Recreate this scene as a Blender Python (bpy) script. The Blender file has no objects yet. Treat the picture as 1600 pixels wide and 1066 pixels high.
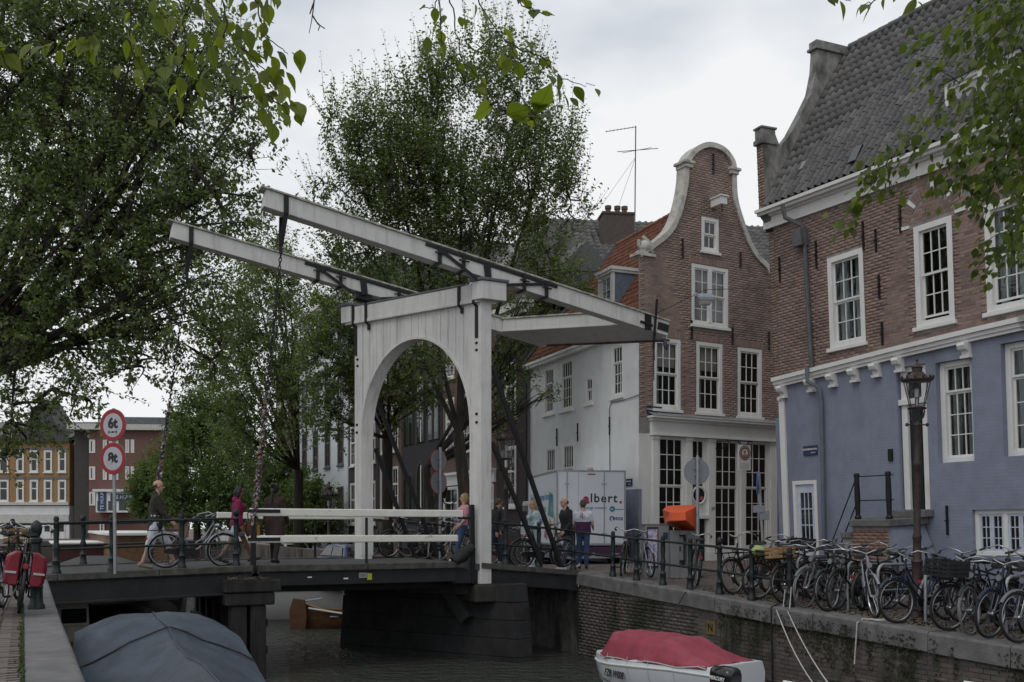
import bpy, bmesh, math, random
import numpy as np
from mathutils import Vector, Matrix
SC = bpy.context.scene
COL = SC.collection
R = math.radians
rnd = random.Random(7)
# ------------------------------------------------------------------ camera
FPX, CU, HV = 1500.0, 800.0, 818.0          # focal length in photo pixels, centre column, horizon row
cam = bpy.data.cameras.new('camera')
cam.sensor_width = 36.0
cam.lens = 36.0 * FPX / 1600.0
cam.shift_y = (HV - 533.0) / 1600.0
cam.clip_start, cam.clip_end = 0.1, 2000.0
cam_o = bpy.data.objects.new('camera', cam)
cam_o.location = (0, 0, 0)
cam_o.rotation_euler = (R(90), 0, 0)
COL.objects.link(cam_o)
SC.camera = cam_o
# ------------------------------------------------------------------ sky and light
SUN_EL, SUN_AZ = 52.0, 215.0                 # azimuth clockwise from +Y
world = bpy.data.worlds.new('World')
SC.world = world
world.use_nodes = True
wn, wl = world.node_tree.nodes, world.node_tree.links
wn.clear()
w_out = wn.new('ShaderNodeOutputWorld')
w_bg = wn.new('ShaderNodeBackground')
w_bg.inputs['Strength'].default_value = 0.1
w_sky = wn.new('ShaderNodeTexSky')
w_sky.sky_type = 'NISHITA'
w_sky.sun_disc = False
w_sky.sun_elevation = R(SUN_EL)
w_sky.sun_rotation = R(SUN_AZ)
w_tc = wn.new('ShaderNodeTexCoord')
w_map = wn.new('ShaderNodeMapping')
w_map.inputs['Scale'].default_value = (1.0, 1.0, 2.2)
w_map.inputs['Location'].default_value = (0.37, 0.1, 0.55)
w_n1 = wn.new('ShaderNodeTexNoise')
w_n1.inputs['Scale'].default_value = 2.1
w_n1.inputs['Detail'].default_value = 5.0
w_n1.inputs['Roughness'].default_value = 0.5
w_r1 = wn.new('ShaderNodeValToRGB')          # thick grey to thin white cloud
w_r1.color_ramp.elements[0].position = 0.40
w_r1.color_ramp.elements[0].color = (5.9, 6.4, 7.1, 1)
w_r1.color_ramp.elements[1].position = 0.56
w_r1.color_ramp.elements[1].color = (8.95, 9.1, 9.3, 1)
w_n2 = wn.new('ShaderNodeTexNoise')
w_n2.inputs['Scale'].default_value = 1.3
w_n2.inputs['Detail'].default_value = 4.0
w_r2 = wn.new('ShaderNodeValToRGB')          # cloud cover
w_r2.color_ramp.elements[0].position = 0.30
w_r2.color_ramp.elements[0].color = (0.72, 0.72, 0.72, 1)
w_r2.color_ramp.elements[1].position = 0.45
w_r2.color_ramp.elements[1].color = (1, 1, 1, 1)
w_mix = wn.new('ShaderNodeMix')
w_mix.data_type = 'RGBA'
wl.new(w_tc.outputs['Generated'], w_map.inputs['Vector'])
wl.new(w_map.outputs['Vector'], w_n1.inputs['Vector'])
wl.new(w_map.outputs['Vector'], w_n2.inputs['Vector'])
wl.new(w_n1.outputs['Fac'], w_r1.inputs['Fac'])
wl.new(w_n2.outputs['Fac'], w_r2.inputs['Fac'])
wl.new(w_r2.outputs['Color'], w_mix.inputs[0])
wl.new(w_sky.outputs['Color'], w_mix.inputs[6])
wl.new(w_r1.outputs['Color'], w_mix.inputs[7])
wl.new(w_mix.outputs[2], w_bg.inputs['Color'])
wl.new(w_bg.outputs['Background'], w_out.inputs['Surface'])
sun = bpy.data.lights.new('sun', 'SUN')
sun.energy = 0.6
sun.angle = R(25)
sun.color = (1.0, 0.975, 0.94)
sun_o = bpy.data.objects.new('sun', sun)
_az, _el = R(SUN_AZ), R(SUN_EL)
_sd = Vector((math.sin(_az) * math.cos(_el), math.cos(_az) * math.cos(_el), math.sin(_el)))
sun_o.rotation_euler = _sd.to_track_quat('Z', 'Y').to_euler()
sun_o.location = _sd * 60
COL.objects.link(sun_o)
vs = SC.view_settings
SC.display_settings.display_device = 'sRGB'
vs.view_transform, vs.look, vs.exposure, vs.gamma = 'Standard', 'None', 0.0, 1.0
vs.use_curve_mapping = False
SC.cycles.max_bounces = 8
SC.cycles.diffuse_bounces = 6
SC.cycles.glossy_bounces = 3
SC.cycles.transparent_max_bounces = 8
# ------------------------------------------------------------------ geometry of the place
TH = R(27.0)                                  # the canal runs away 27 degrees to the left
DS = Vector((-math.sin(TH), math.cos(TH), 0))     # along the canal, away
DT = Vector((math.cos(TH), math.sin(TH), 0))      # across the canal, to the right bank
WATER = -3.1
def ST(s, t, z=0.0):
 p = DS * s + DT * t
 return Vector((p.x, p.y, z))
def PX(u, v, Z):
 """point at depth Z on the sight line of photo pixel (u, v)"""
 return Vector(((u - CU) / FPX * Z, Z, (HV - v) / FPX * Z))
def t_at(u, s):
 k = (u - CU) / FPX
 c, n = math.cos(TH), math.sin(TH)
 return s * (c * k + n) / (c - n * k)
def s_at(u, t):
 k = (u - CU) / FPX
 c, n = math.cos(TH), math.sin(TH)
 return t * (c - n * k) / (n + c * k)
class Frame:
 def __init__(s, org, xdir, lean=0.0):
  s.o = Vector(org)
  s.ang = math.atan2(xdir[1], xdir[0])
  s.M = Matrix.Translation(s.o) @ Matrix.Rotation(s.ang, 4, 'Z') @ Matrix.Rotation(lean, 4, 'X')
  s.I = s.M.inverted()
 def px(s, u, v, y=0.0):
  """(x, z) where the sight line of pixel (u, v) meets the local plane y"""
  a = s.I @ Vector((0, 0, 0))
  b = s.I @ Vector(((u - CU) / FPX, 1.0, (HV - v) / FPX))
  d = b - a
  k = (y - a.y) / d.y
  p = a + d * k
  return p.x, p.z
# ------------------------------------------------------------------ materials
MATS = {}
def nodes_of(m):
 return m.node_tree.nodes, m.node_tree.links
def mat(name, col, rough=0.65, metal=0.0, var=0.15, scale=6.0, bump=0.0, bscale=None, spec=0.4,
  dirt=None, rand=0.0, rand_cols=None, transl=0.0, coat=0.0, stretch=(1, 1, 1), emit=None):
 """procedural material: colour noise, optional per-piece colour, dirt patches and fine relief"""
 if name in MATS:
  return MATS[name]
 m = bpy.data.materials.new(name)
 m.use_nodes = True
 N, L = nodes_of(m)
 b = N['Principled BSDF']
 out = N['Material Output']
 b.inputs['Roughness'].default_value = rough
 b.inputs['Metallic'].default_value = metal
 b.inputs['Specular IOR Level'].default_value = spec
 b.inputs['Coat Weight'].default_value = coat
 tc = N.new('ShaderNodeTexCoord')
 mp = N.new('ShaderNodeMapping')
 mp.inputs['Scale'].default_value = stretch
 L.new(tc.outputs['Object'], mp.inputs['Vector'])
 nz = N.new('ShaderNodeTexNoise')
 nz.inputs['Scale'].default_value = scale
 nz.inputs['Detail'].default_value = 6.0
 nz.inputs['Roughness'].default_value = 0.6
 L.new(mp.outputs['Vector'], nz.inputs['Vector'])
 rp = N.new('ShaderNodeValToRGB')
 e = rp.color_ramp.elements
 e[0].position, e[1].position = 0.3, 0.7
 e[0].color = tuple(max(0, c * (1 - var)) for c in col) + (1,)
 e[1].color = tuple(min(1, c * (1 + var)) for c in col) + (1,)
 L.new(nz.outputs['Fac'], rp.inputs['Fac'])
 cur = rp.outputs['Color']
 if rand_cols:
  g = N.new('ShaderNodeNewGeometry')
  oi = N.new('ShaderNodeObjectInfo')
  ad = N.new('ShaderNodeMath'); ad.operation = 'ADD'
  fr = N.new('ShaderNodeMath'); fr.operation = 'FRACT'
  L.new(g.outputs['Random Per Island'], ad.inputs[0])
  L.new(oi.outputs['Random'], ad.inputs[1])
  L.new(ad.outputs[0], fr.inputs[0])
  r2 = N.new('ShaderNodeValToRGB')
  r2.color_ramp.interpolation = 'LINEAR'
  el = r2.color_ramp.elements
  while len(el) < len(rand_cols):
   el.new(0.5)
  for i, c in enumerate(rand_cols):
   el[i].position = i / (len(rand_cols) - 1)
   el[i].color = tuple(c) + (1,)
  L.new(fr.outputs[0], r2.inputs['Fac'])
  mx = N.new('ShaderNodeMix'); mx.data_type = 'RGBA'; mx.blend_type = 'MIX'
  mx.inputs[0].default_value = rand
  L.new(cur, mx.inputs[6]); L.new(r2.outputs['Color'], mx.inputs[7])
  cur = mx.outputs[2]
 if dirt:
  dcol, dscale, lo, hi, dstretch = dirt
  m2 = N.new('ShaderNodeMapping')
  m2.inputs['Scale'].default_value = dstretch
  g2 = N.new('ShaderNodeNewGeometry')
  L.new(g2.outputs['Position'], m2.inputs['Vector'])
  n2 = N.new('ShaderNodeTexNoise')
  n2.inputs['Scale'].default_value = dscale
  n2.inputs['Detail'].default_value = 8.0
  n2.inputs['Roughness'].default_value = 0.65
  L.new(m2.outputs['Vector'], n2.inputs['Vector'])
  r3 = N.new('ShaderNodeMapRange')
  r3.inputs['From Min'].default_value = lo
  r3.inputs['From Max'].default_value = hi
  L.new(n2.outputs['Fac'], r3.inputs['Value'])
  mx = N.new('ShaderNodeMix'); mx.data_type = 'RGBA'
  L.new(r3.outputs['Result'], mx.inputs[0])
  L.new(cur, mx.inputs[6])
  mx.inputs[7].default_value = tuple(dcol) + (1,)
  cur = mx.outputs[2]
 L.new(cur, b.inputs['Base Color'])
 if bump:
  n3 = N.new('ShaderNodeTexNoise')
  n3.inputs['Scale'].default_value = bscale or scale * 4
  n3.inputs['Detail'].default_value = 6.0
  L.new(mp.outputs['Vector'], n3.inputs['Vector'])
  bp = N.new('ShaderNodeBump')
  bp.inputs['Strength'].default_value = bump
  bp.inputs['Distance'].default_value = 0.02
  L.new(n3.outputs['Fac'], bp.inputs['Height'])
  L.new(bp.outputs['Normal'], b.inputs['Normal'])
 if transl:
  tr = N.new('ShaderNodeBsdfTranslucent')
  br = N.new('ShaderNodeMix'); br.data_type = 'RGBA'; br.blend_type = 'MULTIPLY'
  br.inputs[0].default_value = 1.0
  L.new(cur, br.inputs[6])
  br.inputs[7].default_value = (1.7, 1.9, 0.7, 1)
  L.new(br.outputs[2], tr.inputs['Color'])
  ms = N.new('ShaderNodeMixShader')
  ms.inputs[0].default_value = transl
  L.new(b.outputs[0], ms.inputs[1]); L.new(tr.outputs[0], ms.inputs[2])
  L.new(ms.outputs[0], out.inputs['Surface'])
 MATS[name] = m
 return m
def glass_mat(name, tint, clear):
 """window glass: mirror reflection by angle over clear (or dark) glass, slightly wavy"""
 m = bpy.data.materials.new(name)
 m.use_nodes = True
 N, L = nodes_of(m)
 b = N['Principled BSDF']
 b.inputs['Base Color'].default_value = tuple(tint) + (1,)
 b.inputs['Roughness'].default_value = 0.05
 b.inputs['Specular IOR Level'].default_value = 0.6
 tc = N.new('ShaderNodeTexCoord')
 nz = N.new('ShaderNodeTexNoise'); nz.inputs['Scale'].default_value = 1.6
 L.new(tc.outputs['Object'], nz.inputs['Vector'])
 bp = N.new('ShaderNodeBump'); bp.inputs['Strength'].default_value = 0.12; bp.inputs['Distance'].default_value = 0.05
 L.new(nz.outputs['Fac'], bp.inputs['Height']); L.new(bp.outputs['Normal'], b.inputs['Normal'])
 if clear:
  tr = N.new('ShaderNodeBsdfTransparent'); tr.inputs['Color'].default_value = (clear, clear, clear, 1)
  gl = N.new('ShaderNodeBsdfGlossy'); gl.inputs['Roughness'].default_value = .03; gl.inputs['Color'].default_value = (.9, .92, .92, 1)
  L.new(bp.outputs['Normal'], gl.inputs['Normal'])
  lw = N.new('ShaderNodeLayerWeight'); lw.inputs['Blend'].default_value = .5
  pw = N.new('ShaderNodeMath'); pw.operation = 'POWER'; pw.inputs[1].default_value = 5
  L.new(lw.outputs['Facing'], pw.inputs[0])
  ma = N.new('ShaderNodeMath'); ma.operation = 'MULTIPLY_ADD'; ma.inputs[1].default_value = .9; ma.inputs[2].default_value = .045
  L.new(pw.outputs[0], ma.inputs[0])
  ms = N.new('ShaderNodeMixShader')
  L.new(ma.outputs[0], ms.inputs[0]); L.new(tr.outputs[0], ms.inputs[1]); L.new(gl.outputs[0], ms.inputs[2])
  L.new(ms.outputs[0], N['Material Output'].inputs['Surface'])
 MATS[name] = m
 return m
BR = [(0.13, 0.088, 0.072), (0.235, 0.152, 0.122), (0.29, 0.185, 0.148), (0.19, 0.148, 0.126), (0.33, 0.228, 0.19), (0.155, 0.108, 0.092), (0.27, 0.19, 0.162)]
M_brick = mat('old_red_brick', (0.26, 0.175, 0.15), 0.9, var=0.25, scale=9, rand=0.75, rand_cols=BR, bump=0.3, bscale=60,
              dirt=((0.06, 0.055, 0.05), 0.9, 0.52, 0.9, (1, 1, 0.8)))
M_brick2 = mat('weathered_gable_brick', (0.28, 0.20, 0.175), 0.9, var=0.25, scale=9, rand=0.7,
               rand_cols=[(0.17, 0.122, 0.102), (0.29, 0.195, 0.158), (0.25, 0.172, 0.142), (0.35, 0.255, 0.21), (0.21, 0.15, 0.126)], bump=0.3, bscale=60,
               dirt=((0.05, 0.052, 0.04), 0.7, 0.54, 0.85, (1, 1, 0.5)))
M_mortar = mat('grey_mortar', (0.26, 0.25, 0.235), 0.95, var=0.3, scale=5, bump=0.4, bscale=50)
M_quaybrick = mat('dark_quay_brick', (0.10, 0.085, 0.078), 0.85, var=0.35, scale=7, rand=0.6,
                  rand_cols=[(0.05, 0.044, 0.043), (0.11, 0.088, 0.08), (0.15, 0.118, 0.105), (0.075, 0.068, 0.066), (0.13, 0.115, 0.108)], bump=0.4, bscale=40,
                  dirt=((0.024, 0.027, 0.015), 1.3, 0.50, 0.62, (1, 1, 0.3)))
M_quaymortar = mat('dark_quay_mortar', (0.11, 0.105, 0.10), 0.9, var=0.5, scale=4, dirt=((0.018, 0.02, 0.012), 1.6, 0.47, 0.6, (1, 1, 0.22)))
M_stone = mat('grey_coping_stone', (0.135, 0.132, 0.13), 0.85, var=0.3, scale=4, bump=0.5, bscale=45,
              dirt=((0.03, 0.034, 0.018), 1.8, 0.56, 0.72, (1, 1, 0.6)))
M_kerb = mat('worn_kerb_stone', (0.145, 0.142, 0.145), 0.8, var=0.25, scale=3, bump=0.4, bscale=50, dirt=((0.09, 0.085, 0.08), 2.5, 0.5, 0.75, (1, 1, 1)))
M_paver = mat('clinker_paver', (0.14, 0.118, 0.108), 0.9, var=0.3, scale=8, rand=0.6,
              rand_cols=[(0.09, 0.078, 0.073), (0.165, 0.135, 0.122), (0.125, 0.105, 0.098), (0.185, 0.16, 0.148)], bump=0.4, bscale=50)
M_ground = mat('paved_street', (0.13, 0.105, 0.092), 0.95, var=0.35, scale=3.0, bump=0.5, bscale=30, dirt=((0.07, 0.062, 0.05), 1.2, 0.5, 0.8, (1, 1, 1)))
M_asphalt = mat('bridge_asphalt', (0.06, 0.06, 0.064), 0.85, var=0.3, scale=3, bump=0.5, bscale=80, dirt=((0.11, 0.105, 0.1), 2.5, 0.55, 0.85, (1, 1, 1)))
M_white = mat('off_white_paint', (0.575, 0.57, 0.545), 0.55, var=0.06, scale=3, bump=0.08, bscale=20,
              dirt=((0.30, 0.29, 0.255), 2.4, 0.50, 0.86, (3, 3, 0.3)))
M_trim = mat('white_trim_paint', (0.70, 0.695, 0.67), 0.5, var=0.05, scale=3, dirt=((0.42, 0.4, 0.36), 2.0, 0.58, 0.95, (2, 2, 0.5)))
M_whiteedge = mat('mossy_white_board', (0.42, 0.41, 0.35), 0.8, var=0.3, scale=9, dirt=((0.08, 0.085, 0.05), 6, 0.45, 0.7, (1, 1, 1)))
M_rail = mat('white_rail_paint', (0.70, 0.68, 0.62), 0.5, var=0.06, scale=4, dirt=((0.16, 0.17, 0.08), 5.0, 0.6, 0.78, (1, 1, 1)))
M_iron = mat('black_iron', (0.010, 0.010, 0.011), 0.55, var=0.3, scale=10, spec=0.35, bump=0.15, bscale=40)
M_green_iron = mat('dark_green_iron', (0.011, 0.016, 0.0165), 0.42, var=0.25, scale=9, spec=0.4, bump=0.15, bscale=40)
M_lamp_iron = mat('red_brown_lamp_iron', (0.035, 0.022, 0.02), 0.5, var=0.5, scale=7, bump=0.3, bscale=30, dirt=((0.12, 0.035, 0.02), 5, 0.58, 0.8, (1, 1, 1)))
M_beam = mat('dark_bridge_steel', (0.015, 0.0155, 0.017), 0.7, var=0.4, scale=3, bump=0.3, bscale=25, dirt=((0.035, 0.034, 0.031), 2.2, 0.56, 0.85, (1, 1, 1)))
M_timber = mat('dark_wet_timber', (0.022, 0.021, 0.02), 0.8, var=0.5, scale=5, stretch=(1, 1, 0.2), bump=0.5, bscale=20, dirt=((0.09, 0.085, 0.075), 4, 0.6, 0.8, (1, 1, 0.3)))
M_plank = mat('grey_deck_plank', (0.065, 0.062, 0.055), 0.9, var=0.5, scale=6, bump=0.5, bscale=30, dirt=((0.05, 0.055, 0.03), 5, 0.5, 0.75, (1, 1, 1)))
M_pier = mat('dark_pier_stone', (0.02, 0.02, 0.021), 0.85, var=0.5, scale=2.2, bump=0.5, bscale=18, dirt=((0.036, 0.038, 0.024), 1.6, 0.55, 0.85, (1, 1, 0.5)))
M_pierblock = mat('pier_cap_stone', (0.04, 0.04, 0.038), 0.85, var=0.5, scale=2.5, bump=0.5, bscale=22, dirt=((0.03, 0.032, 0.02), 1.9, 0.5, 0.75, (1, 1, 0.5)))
M_blue = mat('blue_grey_stucco', (0.212, 0.234, 0.305), 0.85, var=0.12, scale=2.4, bump=0.25, bscale=40, dirt=((0.15, 0.16, 0.19), 1.1, 0.50, 0.80, (1, 1, 0.3)))
N, L = nodes_of(M_blue)                       # the courses of the painted brick show faintly through the stucco
_bt = N.new('ShaderNodeTexBrick'); _bt.inputs['Scale'].default_value = 1.0; _bt.inputs['Mortar Size'].default_value = .012; _bt.inputs['Brick Width'].default_value = .226; _bt.inputs['Row Height'].default_value = .074
_mp = N.new('ShaderNodeMapping'); _mp.inputs['Rotation'].default_value = (R(-90), 0, 0)
_tc = N.new('ShaderNodeTexCoord'); L.new(_tc.outputs['Object'], _mp.inputs['Vector']); L.new(_mp.outputs[0], _bt.inputs['Vector'])
_b0 = N['Principled BSDF'].inputs['Normal'].links[0].from_node
_b2 = N.new('ShaderNodeBump'); _b2.invert = True; _b2.inputs['Strength'].default_value = .35; _b2.inputs['Distance'].default_value = .008
L.new(_bt.outputs['Fac'], _b2.inputs['Height']); L.new(_b0.outputs['Normal'], _b2.inputs['Normal']); L.new(_b2.outputs['Normal'], N['Principled BSDF'].inputs['Normal'])
M_plaster = mat('white_lime_plaster', (0.66, 0.67, 0.67), 0.85, var=0.06, scale=1.5, bump=0.3, bscale=30, dirt=((0.48, 0.48, 0.47), 1.1, 0.5, 0.85, (1, 1, 0.45)))
M_greyplaster = mat('old_grey_render', (0.25, 0.24, 0.225), 0.9, var=0.35, scale=3.2, bump=0.7, bscale=18, dirt=((0.08, 0.078, 0.074), 2.4, 0.46, 0.66, (1, 1, 0.5)))
M_sandstone = mat('white_sandstone', (0.48, 0.46, 0.42), 0.85, var=0.2, scale=5, bump=0.4, bscale=30, dirt=((0.16, 0.15, 0.13), 3.0, 0.52, 0.75, (1, 1, 1)))
M_lead = mat('lead_sheet', (0.10, 0.105, 0.115), 0.6, var=0.3, scale=4)
M_tile = mat('dark_grey_pantile', (0.085, 0.083, 0.082), 0.55, var=0.3, scale=8, rand=0.7, bump=0.3, bscale=30,
             rand_cols=[(0.045, 0.045, 0.048), (0.115, 0.11, 0.107), (0.07, 0.07, 0.072), (0.16, 0.15, 0.14)], dirt=((0.11, 0.10, 0.08), 2.2, 0.58, 0.8, (1, 1, 1)))
M_redtile = mat('red_pantile', (0.19, 0.075, 0.045), 0.8, var=0.3, scale=8, rand=0.65, bump=0.3, bscale=30,
    rand_cols=[(0.11, 0.05, 0.035), (0.23, 0.09, 0.05), (0.17, 0.07, 0.045), (0.27, 0.12, 0.07)], dirt=((0.06, 0.05, 0.04), 2.0, 0.55, 0.8, (1, 1, 1)))
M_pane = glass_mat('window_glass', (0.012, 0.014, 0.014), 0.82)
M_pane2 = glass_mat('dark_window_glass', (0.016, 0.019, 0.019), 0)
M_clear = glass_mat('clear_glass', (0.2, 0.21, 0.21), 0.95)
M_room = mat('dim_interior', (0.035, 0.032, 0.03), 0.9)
M_curtain = mat('grey_green_curtain', (0.42, 0.52, 0.50), 0.9, var=0.35, scale=9, stretch=(1, 1, 0.03))
M_netcurtain = mat('white_blind', (0.55, 0.55, 0.53), 0.9, var=0.12, scale=9, stretch=(1, 1, 0.03))
M_chrome = mat('chromed_steel', (0.38, 0.38, 0.39), 0.32, metal=1.0, var=0.1, scale=12)
M_galv = mat('galvanised_steel', (0.33, 0.34, 0.35), 0.5, metal=0.7, var=0.15, scale=12)
M_signgrey = mat('grey_sign_back', (0.20, 0.21, 0.235), 0.55, var=0.1, scale=5)
M_tyre = mat('tyre_rubber', (0.018, 0.018, 0.018), 0.85, var=0.3, scale=14)
M_black = mat('black_plastic', (0.016, 0.016, 0.017), 0.55, var=0.2, scale=12)
M_leather = mat('black_saddle_leather', (0.02, 0.019, 0.019), 0.5, var=0.2, scale=12)
M_navy = mat('navy_enamel', (0.02, 0.03, 0.085), 0.4, var=0.1, scale=4)
M_signwhite = mat('white_sign_paint', (0.72, 0.72, 0.72), 0.5, var=0.05)
M_signred = mat('red_sign_paint', (0.29, 0.015, 0.02), 0.45, var=0.1)
M_signblack = mat('black_sign_paint', (0.015, 0.015, 0.015), 0.5)
M_orange = mat('orange_plastic', (0.62, 0.085, 0.015), 0.45, var=0.06, scale=3, dirt=((0.35, 0.06, 0.02), 3, 0.6, 0.9, (1, 1, 1)))
M_kgrey = mat('grey_cabinet_paint', (0.20, 0.20, 0.205), 0.6, var=0.1, scale=4, dirt=((0.1, 0.095, 0.09), 3, 0.55, 0.85, (1, 1, 0.5)))
M_ropew = mat('white_rope', (0.45, 0.44, 0.41), 0.9, var=0.2, scale=30)
M_ropeb = mat('blue_rope', (0.03, 0.09, 0.20), 0.9, var=0.2, scale=30)
M_bark = mat('elm_bark', (0.04, 0.034, 0.027), 0.95, var=0.5, scale=6, stretch=(1, 1, 0.25), bump=0.8, bscale=20)
M_straw = mat('dry_litter', (0.14, 0.118, 0.085), 0.95, var=0.4, scale=12)
LEAF_D = [(0.07, 0.088, 0.052), (0.108, 0.138, 0.07), (0.14, 0.178, 0.08), (0.175, 0.215, 0.088), (0.096, 0.126, 0.065), (0.22, 0.265, 0.105)]
LEAF_B = [(0.06, 0.075, 0.016), (0.12, 0.14, 0.024), (0.18, 0.20, 0.03), (0.09, 0.11, 0.02), (0.22, 0.235, 0.036)]
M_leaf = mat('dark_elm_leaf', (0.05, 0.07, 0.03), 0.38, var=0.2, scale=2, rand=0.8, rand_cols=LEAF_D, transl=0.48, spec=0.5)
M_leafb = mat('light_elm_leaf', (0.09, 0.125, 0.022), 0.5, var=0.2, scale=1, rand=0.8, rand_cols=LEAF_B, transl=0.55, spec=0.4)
N, L = nodes_of(M_leafb)                      # veins: a pale midrib and slanting side veins
b_ = N['Principled BSDF']
_src = b_.inputs['Base Color'].links[0].from_socket
_tc = N.new('ShaderNodeTexCoord'); _sx = N.new('ShaderNodeSeparateXYZ'); L.new(_tc.outputs['Object'], _sx.inputs[0])
_ab = N.new('ShaderNodeMath'); _ab.operation = 'ABSOLUTE'; L.new(_sx.outputs[1], _ab.inputs[0])
_sl = N.new('ShaderNodeMath'); _sl.operation = 'MULTIPLY_ADD'; _sl.inputs[1].default_value = -.8; L.new(_ab.outputs[0], _sl.inputs[0]); L.new(_sx.outputs[0], _sl.inputs[2])
_sn = N.new('ShaderNodeMath'); _sn.operation = 'MULTIPLY'; _sn.inputs[1].default_value = 62; L.new(_sl.outputs[0], _sn.inputs[0])
_si = N.new('ShaderNodeMath'); _si.operation = 'SINE'; L.new(_sn.outputs[0], _si.inputs[0])
_gt = N.new('ShaderNodeMapRange'); _gt.inputs[1].default_value = .75; _gt.inputs[2].default_value = 1.0; _gt.inputs[4].default_value = .5; L.new(_si.outputs[0], _gt.inputs[0])
_md = N.new('ShaderNodeMath'); _md.operation = 'LESS_THAN'; _md.inputs[1].default_value = .013; L.new(_ab.outputs[0], _md.inputs[0])
_mx = N.new('ShaderNodeMath'); _mx.operation = 'MAXIMUM'; L.new(_gt.outputs[0], _mx.inputs[0]); L.new(_md.outputs[0], _mx.inputs[1])
_cm = N.new('ShaderNodeMix'); _cm.data_type = 'RGBA'; _cm.blend_type = 'MULTIPLY'; L.new(_mx.outputs[0], _cm.inputs[0]); L.new(_src, _cm.inputs[6]); _cm.inputs[7].default_value = (.55, .62, .5, 1)
for _l in list(_src.links):
 if _l.to_node != _cm: L.new(_cm.outputs[2], _l.to_socket)
M_leaffar = mat('far_light_leaf', (0.055, 0.085, 0.032), 0.6, var=0.3, scale=0.6, rand=0.7,
    rand_cols=[(0.075, 0.115, 0.045), (0.11, 0.16, 0.055), (0.15, 0.20, 0.07), (0.09, 0.135, 0.05)], transl=0.38, spec=0.3)
M_grass = mat('moss_tuft', (0.05, 0.07, 0.02), 0.9, var=0.3)
# ------------------------------------------------------------------ objects
def put(o, label=None, cat=None, group=None, kind=None):
 if label: o['label'] = label
 if cat: o['category'] = cat
 if group: o['group'] = group
 if kind: o['kind'] = kind
 return o
def thing(name, label, cat, loc=(0, 0, 0), rz=0.0, group=None, M=None):
 o = bpy.data.objects.new(name, None)
 o.empty_display_size = 0.2
 COL.objects.link(o)
 if M is not None:
  o.matrix_basis = M
 else:
  o.location = loc
  o.rotation_euler = (0, 0, rz)
 return put(o, label, cat, group)
def link(name, me, parent=None, loc=None, kind=None, label=None):
 o = bpy.data.objects.new(name, me)
 COL.objects.link(o)
 if parent: o.parent = parent
 if loc is not None: o.location = loc
 if kind: o['kind'] = kind
 if label: o['label'] = label
 return o
def kids(o):
 return list(o.children)
def copy_tree(o, parent=None):
 c = o.copy()
 COL.objects.link(c)
 c.parent = parent
 if parent is not None:
  c.matrix_parent_inverse = o.matrix_parent_inverse
 for ch in kids(o):
  copy_tree(ch, c)
 return c
def grp(o):
 return o
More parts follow.
